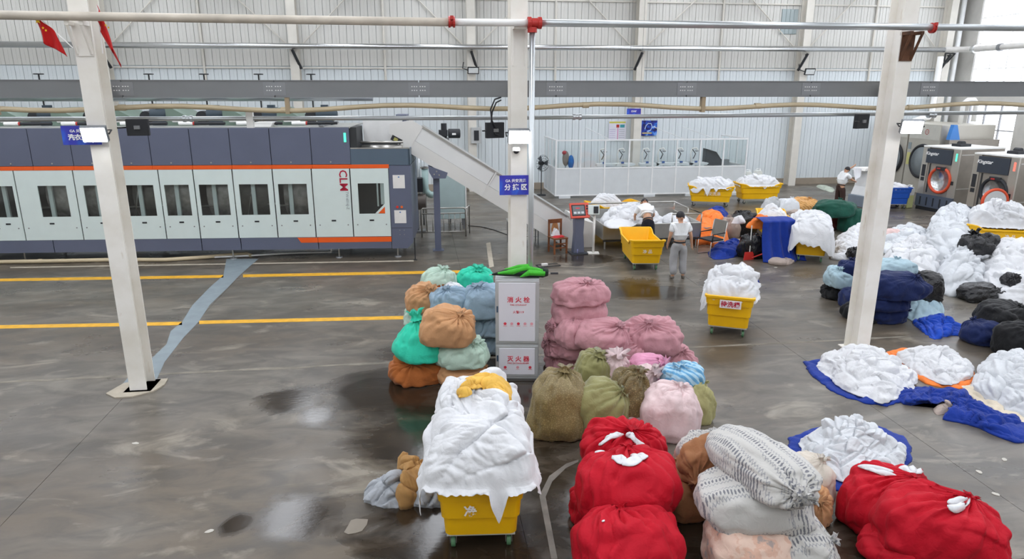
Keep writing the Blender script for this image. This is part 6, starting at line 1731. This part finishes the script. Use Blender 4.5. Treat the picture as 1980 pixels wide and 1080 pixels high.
t = thing('linen_heap', 'white linen in the trolley behind the hanging blue sheet', 'laundry heap', (0, 0, 0), 0, 'heaps of white linen')
heap('linen', ellipse((10.95, 20.0), 0.40, 0.55, 0.2), 0.66, 0.36, M_LINEN, 151, t, 40, 90, npatch=8)
floor_heap('pale green sheet lying by the back wall', [(1574, 359), (1590, 357), (1615, 364), (1612, 373), (1592, 368)], 0.10, cloth('pale_green_sheet', '#b4bcae'), 153, 'sheet', None, 'green_sheet', 'cloth', rings=26, segs=60, npatch=5)
# steel framed visitor chair
t = thing('visitor_chair', 'grey cantilever chair with black armrests among the coloured sheets', 'chair', G(1374, 492), -1.25)
for sx in (-0.26, 0.26):
    MB().tube([(sx, 0.25, 0.02), (sx, -0.25, 0.02), (sx, -0.27, 0.05), (sx, -0.25, 0.42), (sx, 0.2, 0.44), (sx, 0.28, 0.95)], 0.014, 8).build('frame', M_STAIN, t, True)
    MB().tube([(sx, -0.22, 0.42), (sx, -0.2, 0.64), (sx, 0.22, 0.66)], 0.02, 8).build('armrest', M_BLACKBOX, t, True)
MB().tube([(-0.26, 0.25, 0.02), (0.26, 0.25, 0.02)], 0.014, 8).build('floor_bar', M_STAIN, t, True)
MB().box((0, -0.02, 0.46), (0.5, 0.46, 0.05)).build('seat', M_BLACKBOX, t, bevel=0.015)
MB().box((0, 0.26, 0.76), (0.48, 0.04, 0.46), (-0.15, 0, 0)).build('backrest', plain('grey_chair_back', '#7f7c76', 0.7), t, bevel=0.015)
t = thing('bucket', 'pale grey plastic bucket under the orange sheet', 'bucket', G(1352, 462) + Vector((0, -0.35, 0)))
MB().lathe([(0.0, 0.0), (0.19, 0.0), (0.25, 0.48), (0.265, 0.49), (0.24, 0.49), (0.18, 0.03)], n=20, cap=False).build('pail', plain('pale_grey_bucket', '#a9b8c0', 0.4), t, auto=True)
MB().tube([(0.25 * math.cos(a), -0.02 - 0.2 * math.sin(a), 0.47 - 0.15 * math.sin(a)) for a in [k * math.pi / 10 for k in range(11)]], 0.008, 6).build('handle', M_BLACKBOX, t)
t = thing('dustpan', 'red dustpan with a pale stick leaning on the black sack', 'dustpan', G(1448, 502), 0.2)
MB().prism([(-0.16, 0.0), (0.16, 0.0), (0.14, 0.22), (-0.14, 0.22)], 0.0, 0.03).build('pan', plain('red_plastic', '#c8342e', 0.4), t)
MB().cyl((0.02, 0.02, 0.1), (0.04, 0.06, 0.95), 0.012, 8).build('stick', M_PAPER, t)
t = thing('red_mop_handle', 'slender red handle lying across the floor by the hanging blue sheet', 'mop handle', (0, 0, 0))
MB().tube([G(1454, 498, 0.05), G(1484, 487, 0.25)], 0.018, 8).build('handle', plain('red_plastic', '#c8342e', 0.4), t)

# scraps on the floor
M_SCRAP = plain('white_paper_scrap', '#b9b5ac', 0.8)
for k, (x, y, lab) in enumerate(((1500, 517, 'white scrap of cloth on the floor beside the folded blanket'), (1942, 888, 'white scrap on the open floor beyond the slumped scarlet bundle'), (1893, 912, 'pale scrap lying near the mouth of a scarlet bundle'), (1925, 955, 'small white scrap on the aisle floor next to the scarlet bundles'),
                                 (262, 857, 'flat pale scrap on the bare concrete in front of the flagged column'), (405, 1027, 'round pale scrap beside a wet patch on the concrete'), (690, 1016, 'pale oval mortar smear beside the crumpled grey cloths'))):
    t = thing('floor_scrap', lab, 'scrap', G(x, y), k * 0.7, 'scraps on the floor')
    rr = np.random.default_rng(k); sc_ = 0.028 if k < 6 else 0.10
    MB().slab([(sc_ * (0.8 + 0.5 * rr.random()) * math.cos(a) * 1.5, sc_ * (0.8 + 0.5 * rr.random()) * math.sin(a)) for a in [q * math.pi / 5 for q in range(10)]], 0.0, 0.006).build('scrap', M_SCRAP if k < 6 else plain('dull_mortar_smear', '#857d72', 0.8), t)

# ------------------------------------------------------------------ fire hydrant cabinet and folded umbrella
fc = thing('fire_cabinet', 'pale grey fire hydrant cabinet with red lettering in front of the middle column', 'cabinet', (1.45, 10.24, 0), -0.15)
M_CAB = plain('pale_aluminium_frame', '#c5c8cb', 0.35, 0.4, 0.04); M_CABD = plain('milky_white_door', '#dcdbe3', 0.35, var=0.02); M_REDTXT = plain('red_lettering', '#d33a4d', 0.5, var=0)
MB().bx(-0.345, 0.345, -0.10, 0.12, 0.0, 1.68).build('carcass', M_CAB, fc, bevel=0.006)
for (z0, z1, l1, l2) in ((0.62, 1.65, '消 火 栓', 'FIRE HYDRANT'), (0.05, 0.57, '灭 火 器', 'FIRE EXTINGUISHER')):
    MB().bx(-0.335, 0.335, -0.118, -0.10, z0, z1).build('door_frame', M_CAB, fc, bevel=0.004)
    d = MB().bx(-0.29, 0.285, -0.128, -0.116, z0 + 0.035, z1 - 0.035).build('door', M_CABD, fc, bevel=0.003)
    big = z1 > 1
    text(l1, 0.10, M_REDTXT, d, (0.02, -0.130, z1 - 0.31 if big else z1 - 0.22), bold=0.002)
    text(l2, 0.035, M_REDTXT, d, (0.02, -0.130, z1 - 0.39 if big else z1 - 0.29), xs=1.1)
    if big:
        text('火警119', 0.05, M_REDTXT, d, (0.02, -0.130, z1 - 0.51))
    yy_ = z1 - 0.70 if big else z1 - 0.36
    for q in range(5 if big else 3):
        x = -0.19 + q * (0.105 if big else 0.2)
        MB().lathe([(0.024, 0), (0.024, 0.003)], (x, -0.131, yy_), 10, 'y').bx(x - 0.03, x + 0.03, -0.131, -0.129, yy_ - 0.04, yy_ - 0.034).build('pictogram', M_REDTXT if q in (0, 2) else plain('pale_red_print', '#dd9aa4', 0.5), d)
    MB().bx(-0.325, -0.30, -0.126, -0.117, (z0 + z1) / 2 + 0.0, (z0 + z1) / 2 + 0.10).build('lock', plain('dark_blue_lock', '#3a5066', 0.4), fc)
MB().cyl((0.305, -0.13, 1.0), (0.305, -0.117, 1.0), 0.015, 8).build('knob', M_CAB, fc)
um = thing('folded_umbrella', 'folded green and black umbrella lying on the fire cabinet', 'umbrella', (1.47, 10.24, 1.68), -0.05)
M_GREEN = cloth('bright_green_nylon', '#3fae2c', 0.5); M_DKGREEN = cloth('dark_lining_nylon', '#1c2b22', 0.6)
for (pts, rad, m, nm, sd) in (([(-0.42, 0.0, 0.05), (-0.2, 0.0, 0.075), (0.1, -0.02, 0.08), (0.38, -0.03, 0.075), (0.46, -0.03, 0.07)], [0.012, 0.055, 0.075, 0.085, 0.06], M_DKGREEN, 'lining', 3),
                              ([(-0.33, -0.05, 0.07), (-0.1, -0.06, 0.10), (0.12, -0.04, 0.15), (0.36, -0.07, 0.10), (0.45, -0.07, 0.08)], [0.015, 0.04, 0.035, 0.05, 0.02], M_GREEN, 'canopy', 7),
                              ([(-0.22, -0.02, 0.12), (0.0, 0.0, 0.165), (0.14, -0.02, 0.17), (0.2, -0.05, 0.12)], [0.015, 0.035, 0.04, 0.015], M_GREEN, 'canopy', 11),
                              ([(0.02, -0.09, 0.03), (0.16, -0.11, 0.10), (0.40, -0.09, 0.07)], [0.01, 0.045, 0.035], M_GREEN, 'canopy', 13)):
    b_ = MB().tube(pts, rad, 14); P_ = np.array(b_.v); P_[:, 2] += 0.02 * pn(P_ * 14 + sd); P_[:, 1] += 0.02 * pn(P_ * 12 + sd + 5); P_[:, 2] = np.maximum(P_[:, 2], 0.004); b_.v = [tuple(q) for q in P_]; b_.build(nm, m, um, False)
MB().tube([(-0.46, 0.0, 0.045), (0.58, -0.03, 0.055)], 0.008, 8).build('shaft', M_STAIN, um)
MB().tube([(0.5, -0.03, 0.055), (0.62, -0.03, 0.055)], 0.016, 8).build('handle', M_BLACKBOX, um)

# ------------------------------------------------------------------ washers and dryers
M_SIDE = plain('brushed_dark_stainless', '#8b847b', 0.4, 0.7, 0.12, 2); M_FRONT = plain('light_stainless', '#b5b0a7', 0.36, 0.6, 0.08, 2); M_TOPW = plain('bright_white_top', '#ebebe8', 0.4)
M_HEAD = plain('dark_slate_header', '#343b46', 0.4); M_ORNG = plain('orange_rubber_gasket', '#d6512f', 0.5); M_BASE = plain('blue_grey_base', '#5a6372', 0.45, 0.3)


def torus(mb, c, R, r, n=36, m=10, sx=1.0):
    mb.tube([(c[0], c[1] + R * math.cos(2 * math.pi * k / n), c[2] + R * math.sin(2 * math.pi * k / n)) for k in range(n)], r, m, close=True)
    return mb


def washer(loc, rz, label, door_open):
    t = thing('washer_extractor', label, 'washing machine', loc, rz, 'stainless washer extractors')
    w, dp, h = 1.62, 2.1, 2.46; y0, y1 = -w / 2, w / 2
    MB().bx(0.06, dp, y0, y1, 0.12, h - 0.05).build('body', M_SIDE, t)
    MB().bx(0.0, dp + 0.02, y0 - 0.01, y1 + 0.01, h - 0.05, h).build('top', M_TOPW, t)
    MB().box((0.9, 0, h + 0.05), (0.5, 0.4, 0.1)).cyl((0.9, -0.1, h + 0.1), (0.9, 0.12, h + 0.1), 0.1, 12).build('drive_cover', M_BLACKBOX, t)
    MB().bx(0, 0.06, y1 - 0.28, y1, 0.62, h - 0.05).build('control_pillar', M_FRONT, t)
    MB().bx(0, 0.06, y0, y0 + 0.28, 0.62, h - 0.05).build('side_pillar', M_FRONT, t)
    hd = MB().bx(-0.03, 0.06, y0 + 0.29, y1 - 0.20, 1.82, 2.36).build('header', M_HEAD, t, bevel=0.01)
    text('Kingstar', 0.17, M_LETTER, hd, (-0.036, 0.36, 2.18), rot=(math.pi / 2, 0, -math.pi / 2), shear=0.3, bold=0.003)
    MB().bx(0.03, 0.06, y0 + 0.28, y1 - 0.28, 0.62, 1.82).build('recess', plain('recess_stainless', '#a09a92', 0.4, 0.6), t)
    MB().bx(-0.012, 0.0, y0 + 0.09, y0 + 0.15, 1.98, 2.26).build('status_light', M_GREEN_L if not door_open else M_RED_L, t)
    MB().bx(-0.012, 0.0, y1 - 0.22, y1 - 0.07, 1.30, 1.74).build('touch_screen', M_BLACKBOX, t)
    MB().bx(-0.012, 0.0, y1 - 0.22, y1 - 0.07, 1.12, 1.26).build('switch_plate', M_BLACKBOX, t)
    MB().bx(-0.012, 0.0, y0 + 0.08, y0 + 0.2, 1.10, 1.24).build('switch_plate', M_BLACKBOX, t)
    MB().bx(0.02, 0.04, y1 - 0.42, y1 - 0.36, 0.7, 1.8).build('hinge_post', M_DARK, t)
    dr = torus(MB(), (0.0, -0.12, 1.22), 0.46, 0.055).build('door_ring', M_ORNG if not door_open else M_BLACKBOX, t, True)
    MB().lathe([(0.43, 0.028), (0.40, 0.026), (0.40, 0.022)], (0, -0.12, 1.22), 30, 'x', cap=False).build('gasket', M_DARK, dr)
    MB().lathe([(0.42, 0.012), (0.42, 0.02), (0.0, 0.022)], (0, -0.12, 1.22), 30, 'x', cap=False).build('drum', plain('bright_drum_steel', '#c4c6c8', 0.25, 0.9, 0.2, 12), t, True)
    MB().prism([(y0 + 0.5, 1.62), (y0 + 1.0, 1.62), (y0 + 0.9, 1.76), (y0 + 0.6, 1.76)], -0.06, 0.0).build('door_cap', M_BLACKBOX, t, rot=(0, 0, math.pi / 2)) if False else MB().box((-0.03, -0.12, 1.66), (0.06, 0.42, 0.14)).build('door_cap', M_BLACKBOX, t, bevel=0.02)
    MB().box((-0.065, -0.06, 1.66), (0.01, 0.14, 0.05)).build('door_badge', M_RED, t)
    if door_open:
        dd = torus(MB(), (0.0, 0.0, 0.0), 0.38, 0.05).build('open_door', M_ORNG, t, True, loc=(-0.4, -0.55, 1.0), rot=(0, 0, 1.2))
        MB().lathe([(0.36, -0.03), (0.36, 0.03)], (0, 0, 0), 24, 'x').build('door_glass', plain('door_glass_grey', '#c9cbcd', 0.2), dd)
    MB().bx(-0.03, 0.06, y0, y1, 0.14, 0.62).build('base_panel', M_BASE, t)
    for k in range(5):
        y = y0 + 0.2 + k * 0.3; MB().bx(-0.036, -0.028, y - 0.03, y + 0.03, 0.2, 0.52).build('vent_slot', M_BLACKBOX, t)
    MB().bx(0.02, dp, y0 + 0.02, y1 - 0.02, 0.0, 0.14).build('plinth', M_BLACKBOX, t)
    for z in (0.95, 2.2): MB().bx(0.08, dp, y0 - 0.012, y0, z, z + 0.03).build('side_seam', M_STAIN, t)
    return t


washer((19.5, 23.72, 0), math.radians(8), 'stainless washer extractor with an orange door ring and a green status light', False)
washer((18.98, 20.6, 0), math.radians(8), 'stainless washer extractor with an open door and a red status light', True)


def dryer(loc, label, logo):
    t = thing('tumble_dryer', label, 'dryer', loc, 0, 'tumble dryers in the corner')
    w, dp, h = 1.95, 2.6, 3.05
    MB().bx(0, dp, -w / 2, w / 2, 0, h).build('body', plain('beige_grey_dryer', '#bdb8ad', 0.42, 0.3, 0.08, 1), t, bevel=0.01)
    MB().bx(-0.012, 0.0, -w / 2 + 0.03, w / 2 - 0.03, 2.4, h - 0.02).build('header', plain('pale_dryer_header', '#cbc8bf', 0.42, 0.2), t)
    if logo: MB().lathe([(0.09, -0.006), (0.12, -0.006), (0.12, 0.0), (0.09, 0.0)], (-0.012, -0.15, 2.72), 20, 'x', cap=False).bx(-0.02, -0.012, -0.2, -0.1, 2.71, 2.73).build('logo', plain('dull_red_logo', '#b05a55', 0.5), t)
    ring = torus(MB(), (-0.05, -0.12, 1.42), 0.70, 0.075).build('door_ring', M_BLACKBOX, t, True)
    MB().lathe([(0.68, -0.06), (0.66, -0.09), (0.0, -0.10)], (0, -0.12, 1.42), 30, 'x', cap=False).build('door_glass', plain('grey_dryer_glass', '#80878b', 0.15), t, True)
    MB().bx(-0.02, 0.0, w / 2 - 0.24, w / 2 - 0.06, 1.9, 2.2).build('control', M_GREYTXT, t)
    MB().bx(-0.02, 0.0, w / 2 - 0.26, w / 2 - 0.06, 1.2, 1.75).build('notice', plain('yellow_notice', '#d5d08a', 0.6), t)
    return t


dryer((22.5, 28.55, 0), 'beige tumble dryer with a red round logo beside a blue duct cover', True)
dryer((22.5, 30.58, 0), 'beige tumble dryer in the wall corner behind the logo one', False)
t = thing('duct_cover', 'blue tapered duct cover standing against the logo dryer', 'duct cover', (22.6, 27.25, 0))
MB().prism([(0.0, 2.45), (0.5, 2.45), (0.28, 3.08), (0.12, 3.08)], -0.1, 0.1).build('cover', plain('sky_blue_sheet_metal', '#3b82d0', 0.4), t)
MB().bx(0.0, 2.4, -0.12, 0.12, 0.0, 2.45).build('stand', M_SIDE, t)
t = thing('exhaust_pipe', 'white bent exhaust pipe on top of the corner dryer', 'pipe', (24.2, 30.9, 3.05))
MB().tube([(-0.5, 0, 0.0), (-0.5, 0, 0.08), (-0.2, 0, 0.15), (0.2, 0, 0.18), (0.35, 0, 0.45), (0.35, 0, 3.0)], 0.13, 12).build('pipe', M_WHITEPIPE, t, True)
t = thing('exhaust_pipe', 'white bent exhaust pipe on top of the logo dryer', 'pipe', (24.6, 28.6, 3.05))
MB().tube([(-0.4, 0, 0.0), (-0.4, 0, 0.9), (-0.2, 0, 1.05), (0.1, 0, 1.05), (0.25, 0, 0.9), (0.25, 0, 0.1)], 0.1, 12).build('pipe', M_WHITEPIPE, t, True)
# press, jerry cans, buckets
t = thing('laundry_press', 'white moulded laundry press with a dark panel and grey foot', 'press', G(1672, 397), 0.25)
MB().prism([(-0.5, 0.45), (0.5, 0.45), (0.42, 0.7), (0.36, 1.45), (-0.30, 1.45), (-0.34, 0.8)], -0.35, 0.35).build('shell', plain('white_press_shell', '#e6e8ea', 0.35), t, bevel=0.04)
MB().bx(-0.55, 0.55, -0.4, 0.4, 0.0, 0.46).build('foot', plain('blue_grey_foot', '#7f8a98', 0.45), t, bevel=0.03)
MB().bx(-0.02, 0.30, -0.362, -0.345, 0.78, 1.3).build('panel', M_BLACKBOX, t)
MB().prism([(-0.62, 1.44), (0.5, 1.44), (0.5, 1.52), (-0.55, 1.55)], -0.3, 0.3).build('top_plate', M_STEEL_WHITE, t, bevel=0.01)


def jerry(loc, rz, lab, h=0.62):
    t = thing('jerry_can', lab, 'jerry can', loc, rz, 'translucent jerry cans')
    MB().bx(-0.16, 0.16, -0.13, 0.13, 0.0, h * 0.55).build('liquid_part', plain('yellowish_liquid_plastic', '#d8dc9c', 0.3), t, bevel=0.02)
    MB().prism([(-0.16, h * 0.55), (0.16, h * 0.55), (0.16, h * 0.82), (0.08, h * 0.92), (-0.1, h * 0.92), (-0.16, h * 0.82)], -0.13, 0.13).build('clear_part', plain('milky_plastic', '#e4e6e0', 0.35), t, bevel=0.015)
    MB().cyl((0.08, 0, h * 0.9), (0.08, 0, h), 0.04, 12).build('cap', M_LETTER, t)
    MB().tube([(-0.13, 0, h * 0.9), (-0.1, 0, h), (0.0, 0, h)], 0.018, 8).build('handle', M_LETTER, t)


jerry((19.2, 24.72, 0), 0.3, 'jerry can half full of yellow liquid beside the blue trolley', 0.9)
for (x, y, lab) in ((12.75, 29.6, 'milky jerry can behind the lettered trolley'), (14.9, 29.8, 'milky jerry can by the wall with a red cap next to it'), (15.6, 30.2, 'milky jerry can nearest the wall column')): jerry((x, y, 0), 0.2, lab, 1.0)
t = thing('bucket', 'dark blue bucket on the floor behind the blue trolley', 'bucket', (19.25, 25.6, 0))
MB().lathe([(0.0, 0.0), (0.22, 0.0), (0.28, 0.75), (0.30, 0.76), (0.27, 0.76), (0.2, 0.03)], n=20, cap=False).build('pail', plain('dark_blue_bucket', '#234a94', 0.4), t, auto=True)
MB().tube([(0.28 * math.cos(a), 0.28 * math.sin(a) * 0.3, 0.74 + 0.16 * math.sin(a)) for a in [k * math.pi / 8 for k in range(9)]], 0.01, 6).build('handle', M_STAIN, t)

# things lying on the wooden chair
M_ch = Matrix.Translation(ch.location) @ Matrix.Rotation(0.25, 4, 'Z')
t = thing('red_cushion', 'flat red cushion on the wooden chair', 'cushion', M_ch @ Vector((-0.02, -0.06, 0.473)), 0.25)
heap('cushion_body', ellipse((0, 0), 0.17, 0.13, 0, 14, 4), 0, 0.05, cloth('red_cushion_cloth', '#b5262c'), 161, t, 16, 40, npatch=2, amp=0.006)
t = thing('white_rag', 'white rag bunched on the wooden chair', 'cloth', M_ch @ Vector((-0.02, 0.1, 0.473)), 0.25)
heap('rag', ellipse((0, 0), 0.15, 0.08), 0, 0.22, M_LINEN, 163, t, 20, 40, npatch=4, amp=0.02)

# ------------------------------------------------------------------ people
M_SKIN = plain('skin', '#c99a7c', 0.55, var=0.05); M_HAIR = plain('black_hair', '#17151a', 0.6, bump=0.4, bscale=60); M_TEE = cloth('white_tshirt', '#eceef0', 0.85, 0.03)
M_TROU = cloth('light_grey_trousers', '#a3a3a5'); M_DARKTR = cloth('dark_trousers', '#1e2029'); M_BRTR = cloth('dark_brown_trousers', '#3c2a26')


def skinned(name, V_, E_, mat, parent, root, sub=2):
    keys = list(V_); me = bpy.data.meshes.new('s'); me.from_pydata([V_[k][0] for k in keys], [(keys.index(a), keys.index(b)) for a, b in E_], [])
    o = bpy.data.objects.new('s', me); COL.objects.link(o)
    md = o.modifiers.new('skin', 'SKIN'); md.use_smooth_shade = True
    ss = o.modifiers.new('sub', 'SUBSURF'); ss.levels = sub; ss.render_levels = sub
    for i, k in enumerate(keys):
        r = V_[k][1]; sv = me.skin_vertices[0].data[i]; sv.radius = (r, r) if not isinstance(r, tuple) else r; sv.use_root = (k == root)
    dg = bpy.context.evaluated_depsgraph_get(); nm = bpy.data.meshes.new_from_object(o.evaluated_get(dg))
    bpy.data.objects.remove(o); bpy.data.meshes.remove(me)
    nm.name = name; nm.materials.clear(); nm.materials.append(mat)
    nm.polygons.foreach_set('use_smooth', [True] * len(nm.polygons))
    r = bpy.data.objects.new(name, nm); link(r, parent)
    return r


def person(loc, rz, label, J, trousers, shirt_low=0.40, shoes='#6c665f'):
    """J: joint positions, facing +y; keys pelvis, waist, chest, neck, head, and for L/R shoulder, elbow, wrist, hip, knee, ankle, toe"""
    t = thing('person', label, 'person', loc, rz)
    j = {k: Vector(v) for k, v in J.items()}
    hd = (j['head'] - j['neck']).normalized()
    V_ = {'pelvis': (j['pelvis'], 0.125), 'waist': (j['waist'], 0.115), 'chest': (j['chest'], 0.13), 'upper': (j['chest'].lerp(j['neck'], 0.7), 0.085), 'neck': (j['neck'], 0.052), 'headb': (j['head'] - hd * 0.05, 0.072), 'head': (j['head'] + hd * 0.02, 0.088), 'headt': (j['head'] + hd * 0.09, 0.06)}
    E_ = [('pelvis', 'waist'), ('waist', 'chest'), ('chest', 'upper'), ('upper', 'neck'), ('neck', 'headb'), ('headb', 'head'), ('head', 'headt')]
    fwd = Vector((0, 1, 0))
    for s in 'LR':
        sh, el, wr = j['shoulder' + s], j['elbow' + s], j['wrist' + s]
        d = (wr - el).normalized(); palm = wr + d * 0.07
        side = d.cross(fwd).normalized() if abs(d.dot(fwd)) < 0.9 else Vector((1, 0, 0)); nrm = side.cross(d)
        V_.update({'sh' + s: (sh, 0.062), 'ua' + s: (sh.lerp(el, 0.5), 0.050), 'el' + s: (el, 0.041), 'fa' + s: (el.lerp(wr, 0.4), 0.040), 'wr' + s: (wr, 0.027), 'pa' + s: (palm, (0.036, 0.020))})
        E_ += [('upper', 'sh' + s), ('sh' + s, 'ua' + s), ('ua' + s, 'el' + s), ('el' + s, 'fa' + s), ('fa' + s, 'wr' + s), ('wr' + s, 'pa' + s)]
        for q, (o_, ln) in enumerate(((-0.030, 0.062), (-0.010, 0.075), (0.011, 0.070), (0.031, 0.055))):
            a = palm + d * 0.025 + nrm * o_; b = a + d * ln * 0.55 + side * 0.006; c = b + d * ln * 0.4 + side * 0.016
            for nm_, p_, r_ in (('a', a, 0.0095), ('b', b, 0.009), ('c', c, 0.0075)): V_['f%d%s%s' % (q, nm_, s)] = (p_, r_)
            E_ += [('pa' + s, 'f%da%s' % (q, s)), ('f%da%s' % (q, s), 'f%db%s' % (q, s)), ('f%db%s' % (q, s), 'f%dc%s' % (q, s))]
        ta = wr + d * 0.035 + nrm * 0.035; tb_ = ta + d * 0.03 + nrm * 0.02; V_['ta' + s] = (ta, 0.011); V_['tb' + s] = (tb_, 0.009); E_ += [('wr' + s, 'ta' + s), ('ta' + s, 'tb' + s)]
        hp, kn, an, to = j['hip' + s], j['knee' + s], j['ankle' + s], j['toe' + s]
        V_.update({'hp' + s: (hp, 0.085), 'kn' + s: (kn, 0.058), 'ca' + s: (kn.lerp(an, 0.35), 0.055), 'an' + s: (an, 0.040), 'to' + s: (to, 0.032)})
        E_ += [('pelvis', 'hp' + s), ('hp' + s, 'kn' + s), ('kn' + s, 'ca' + s), ('ca' + s, 'an' + s), ('an' + s, 'to' + s)]
    body = skinned('body', V_, E_, M_SKIN, t, 'pelvis')
    # shirt
    low = j['pelvis'].lerp(j['waist'], shirt_low)
    S_ = {'low': (low, (0.185, 0.165)), 'wa': (j['waist'].lerp(j['chest'], 0.5), (0.18, 0.16)), 'ch': (j['chest'], (0.19, 0.16)), 'up': (j['chest'].lerp(j['neck'], 0.68), (0.135, 0.12)), 'nk': (j['neck'] - hd * 0.01, 0.066)}
    SE = [('low', 'wa'), ('wa', 'ch'), ('ch', 'up'), ('up', 'nk')]
    for s in 'LR':
        sh, el = j['shoulder' + s], j['elbow' + s]
        S_['s' + s] = (sh, 0.085); S_['e' + s] = (sh.lerp(el, 0.72), 0.078); SE += [('up', 's' + s), ('s' + s, 'e' + s)]
    so = skinned('tshirt', S_, SE, M_TEE, t, 'ch')
    P = np.empty(len(so.data.vertices) * 3); so.data.vertices.foreach_get('co', P); P = P.reshape(-1, 3)
    P += 0.012 * np.stack([pn(P * 9 + q) for q in (2, 8, 15)], 1); so.data.vertices.foreach_set('co', P.ravel()); so.data.update()
    # trousers
    top = j['pelvis'].lerp(j['waist'], 0.50)
    T_ = {'top': (top, (0.155, 0.14)), 'pe': (j['pelvis'], (0.16, 0.145))}; TE = [('top', 'pe')]
    for s in 'LR':
        hp, kn, an = j['hip' + s], j['knee' + s], j['ankle' + s]
        T_.update({'h' + s: (hp.lerp(kn, 0.12), 0.120), 'k' + s: (kn, 0.102), 'a' + s: (kn.lerp(an, 0.96), 0.095)}); TE += [('pe', 'h' + s), ('h' + s, 'k' + s), ('k' + s, 'a' + s)]
    tr_ = skinned('trousers', T_, TE, trousers, t, 'pe')
    P = np.empty(len(tr_.data.vertices) * 3); tr_.data.vertices.foreach_get('co', P); P = P.reshape(-1, 3)
    P += 0.016 * np.stack([pn(P * 8 + q) for q in (3, 9, 21)], 1); tr_.data.vertices.foreach_set('co', P.ravel()); tr_.data.update()
    bd = (j['waist'] - j['pelvis']).normalized(); q_ = bd.to_track_quat('Z', 'Y').to_euler()
    MB().lathe([(0.140, -0.018), (0.150, -0.018), (0.150, 0.018), (0.140, 0.018)], n=26, cap=False).build('belt', M_BLACKBOX, t, True, loc=top - bd * 0.02, rot=q_)
    # hair cap, ears, face
    q2 = hd.to_track_quat('Z', 'Y').to_euler()
    hair = MB(); prof = []
    for k in range(9):
        a = math.pi * (0.0 + 0.62 * k / 8); prof.append((max(0.002, 0.106 * math.sin(a)), 0.118 * math.cos(a)))
    hair.lathe(prof, (0, -0.012, 0.03), 22, cap=False)
    hh_ = hair.build('hair', M_HAIR, t, True, loc=j['head'], rot=q2)
    for s in (-1, 1): MB().ball((s * 0.092, 0.0, -0.01), 0.026, s=(0.5, 0.9, 1.3)).build('ear', M_SKIN, t, True, loc=j['head'], rot=q2)
    MB().ball((0, 0.098, -0.025), 0.017, s=(0.8, 1.3, 1.4)).build('nose', M_SKIN, t, True, loc=j['head'], rot=q2)
    for s in (-1, 1): MB().ball((s * 0.034, 0.084, 0.008), 0.011, s=(1.4, 0.8, 0.8)).build('eye', M_BLACKBOX, t, True, loc=j['head'], rot=q2)
    MB().ball((0, 0.086, -0.062), 0.02, s=(1.3, 0.5, 0.35)).build('mouth', plain('lips', '#a9695c', 0.5), t, True, loc=j['head'], rot=q2)
    for s in 'LR':
        an, to = j['ankle' + s], j['toe' + s]
        sk = skinned('shoe', {'a': (an + Vector((0, -0.03, -0.035)), 0.046), 'b': (an.lerp(to, 0.5) + Vector((0, 0, -0.012)), 0.048), 'c': (to + Vector((0, 0.03, 0.006)), 0.040)}, [('a', 'b'), ('b', 'c')], plain('shoe_' + shoes.strip('#'), shoes, 0.6), t, 'b')
    return t


STAND = dict(pelvis=(0, 0, 0.90), waist=(0, 0.0, 1.04), chest=(0, -0.01, 1.24), neck=(0, 0.01, 1.42), head=(0, 0.035, 1.545),
             shoulderL=(-0.185, 0, 1.365), elbowL=(-0.245, -0.02, 1.10), wristL=(-0.255, 0.09, 0.88), shoulderR=(0.185, 0, 1.365), elbowR=(0.27, -0.03, 1.10), wristR=(0.33, 0.05, 0.86),
             hipL=(-0.09, 0, 0.86), kneeL=(-0.115, 0.03, 0.47), ankleL=(-0.12, -0.03, 0.085), toeL=(-0.14, 0.10, 0.045), hipR=(0.09, 0, 0.86), kneeR=(0.125, 0.05, 0.47), ankleR=(0.15, 0.02, 0.085), toeR=(0.19, 0.14, 0.045))
person(G(1309, 539), -0.05, 'person in a white t-shirt and light grey trousers standing with back turned', STAND, M_TROU)
BEND = dict(STAND, pelvis=(0, 0, 0.90), waist=(0, 0.10, 1.03), chest=(0, 0.27, 1.17), neck=(0, 0.42, 1.30), head=(0.02, 0.53, 1.37),
            shoulderL=(-0.19, 0.38, 1.24), elbowL=(-0.27, 0.46, 1.00), wristL=(-0.22, 0.62, 0.86), shoulderR=(0.19, 0.38, 1.24), elbowR=(0.29, 0.45, 1.01), wristR=(0.24, 0.62, 0.88))
person((6.38, 18.50, 0), -0.05, 'person in a white t-shirt and dark trousers bending over the sorting trough', BEND, M_DARKTR, 1.15, '#2a2a2c')
LIFT = dict(STAND, waist=(0, 0.03, 1.04), chest=(0, 0.08, 1.24), neck=(0, 0.14, 1.41), head=(0, 0.2, 1.52), shoulderL=(-0.185, 0.1, 1.35), elbowL=(-0.2, 0.36, 1.45), wristL=(-0.12, 0.6, 1.62), shoulderR=(0.185, 0.1, 1.35), elbowR=(0.24, 0.28, 1.16), wristR=(0.16, 0.50, 1.10))
person(G(1620, 404), -1.35, 'person in a white t-shirt holding a sheet over the white press', LIFT, M_BRTR, 0.2, '#2a2a2c')
t = thing('held_sheet', 'white sheet held up to the white press', 'sheet', G(1620, 404), -1.35)
n, m = 18, 18; vs = []; fs = []
for j_ in range(m + 1):
    for i in range(n + 1):
        u, v = i / n, j_ / m
        a_ = Vector((-0.12, 0.62, 1.60)).lerp(Vector((-0.05, 0.98, 1.56)), u); b_ = Vector((0.16, 0.52, 1.08)).lerp(Vector((0.0, 1.0, 1.30)), u)
        q = a_.lerp(b_, v) + Vector((0.03 * math.sin(u * 9 + v * 2), 0, -0.05 * math.sin(v * math.pi)))
        vs.append(q)
for j_ in range(m):
    for i in range(n):
        q = j_ * (n + 1) + i; fs.append((q, q + 1, q + n + 2, q + n + 1))
o = mesh_obj('sheet', vs, fs, M_LINEN, t, True); so = o.modifiers.new('s', 'SOLIDIFY'); so.thickness = 0.006
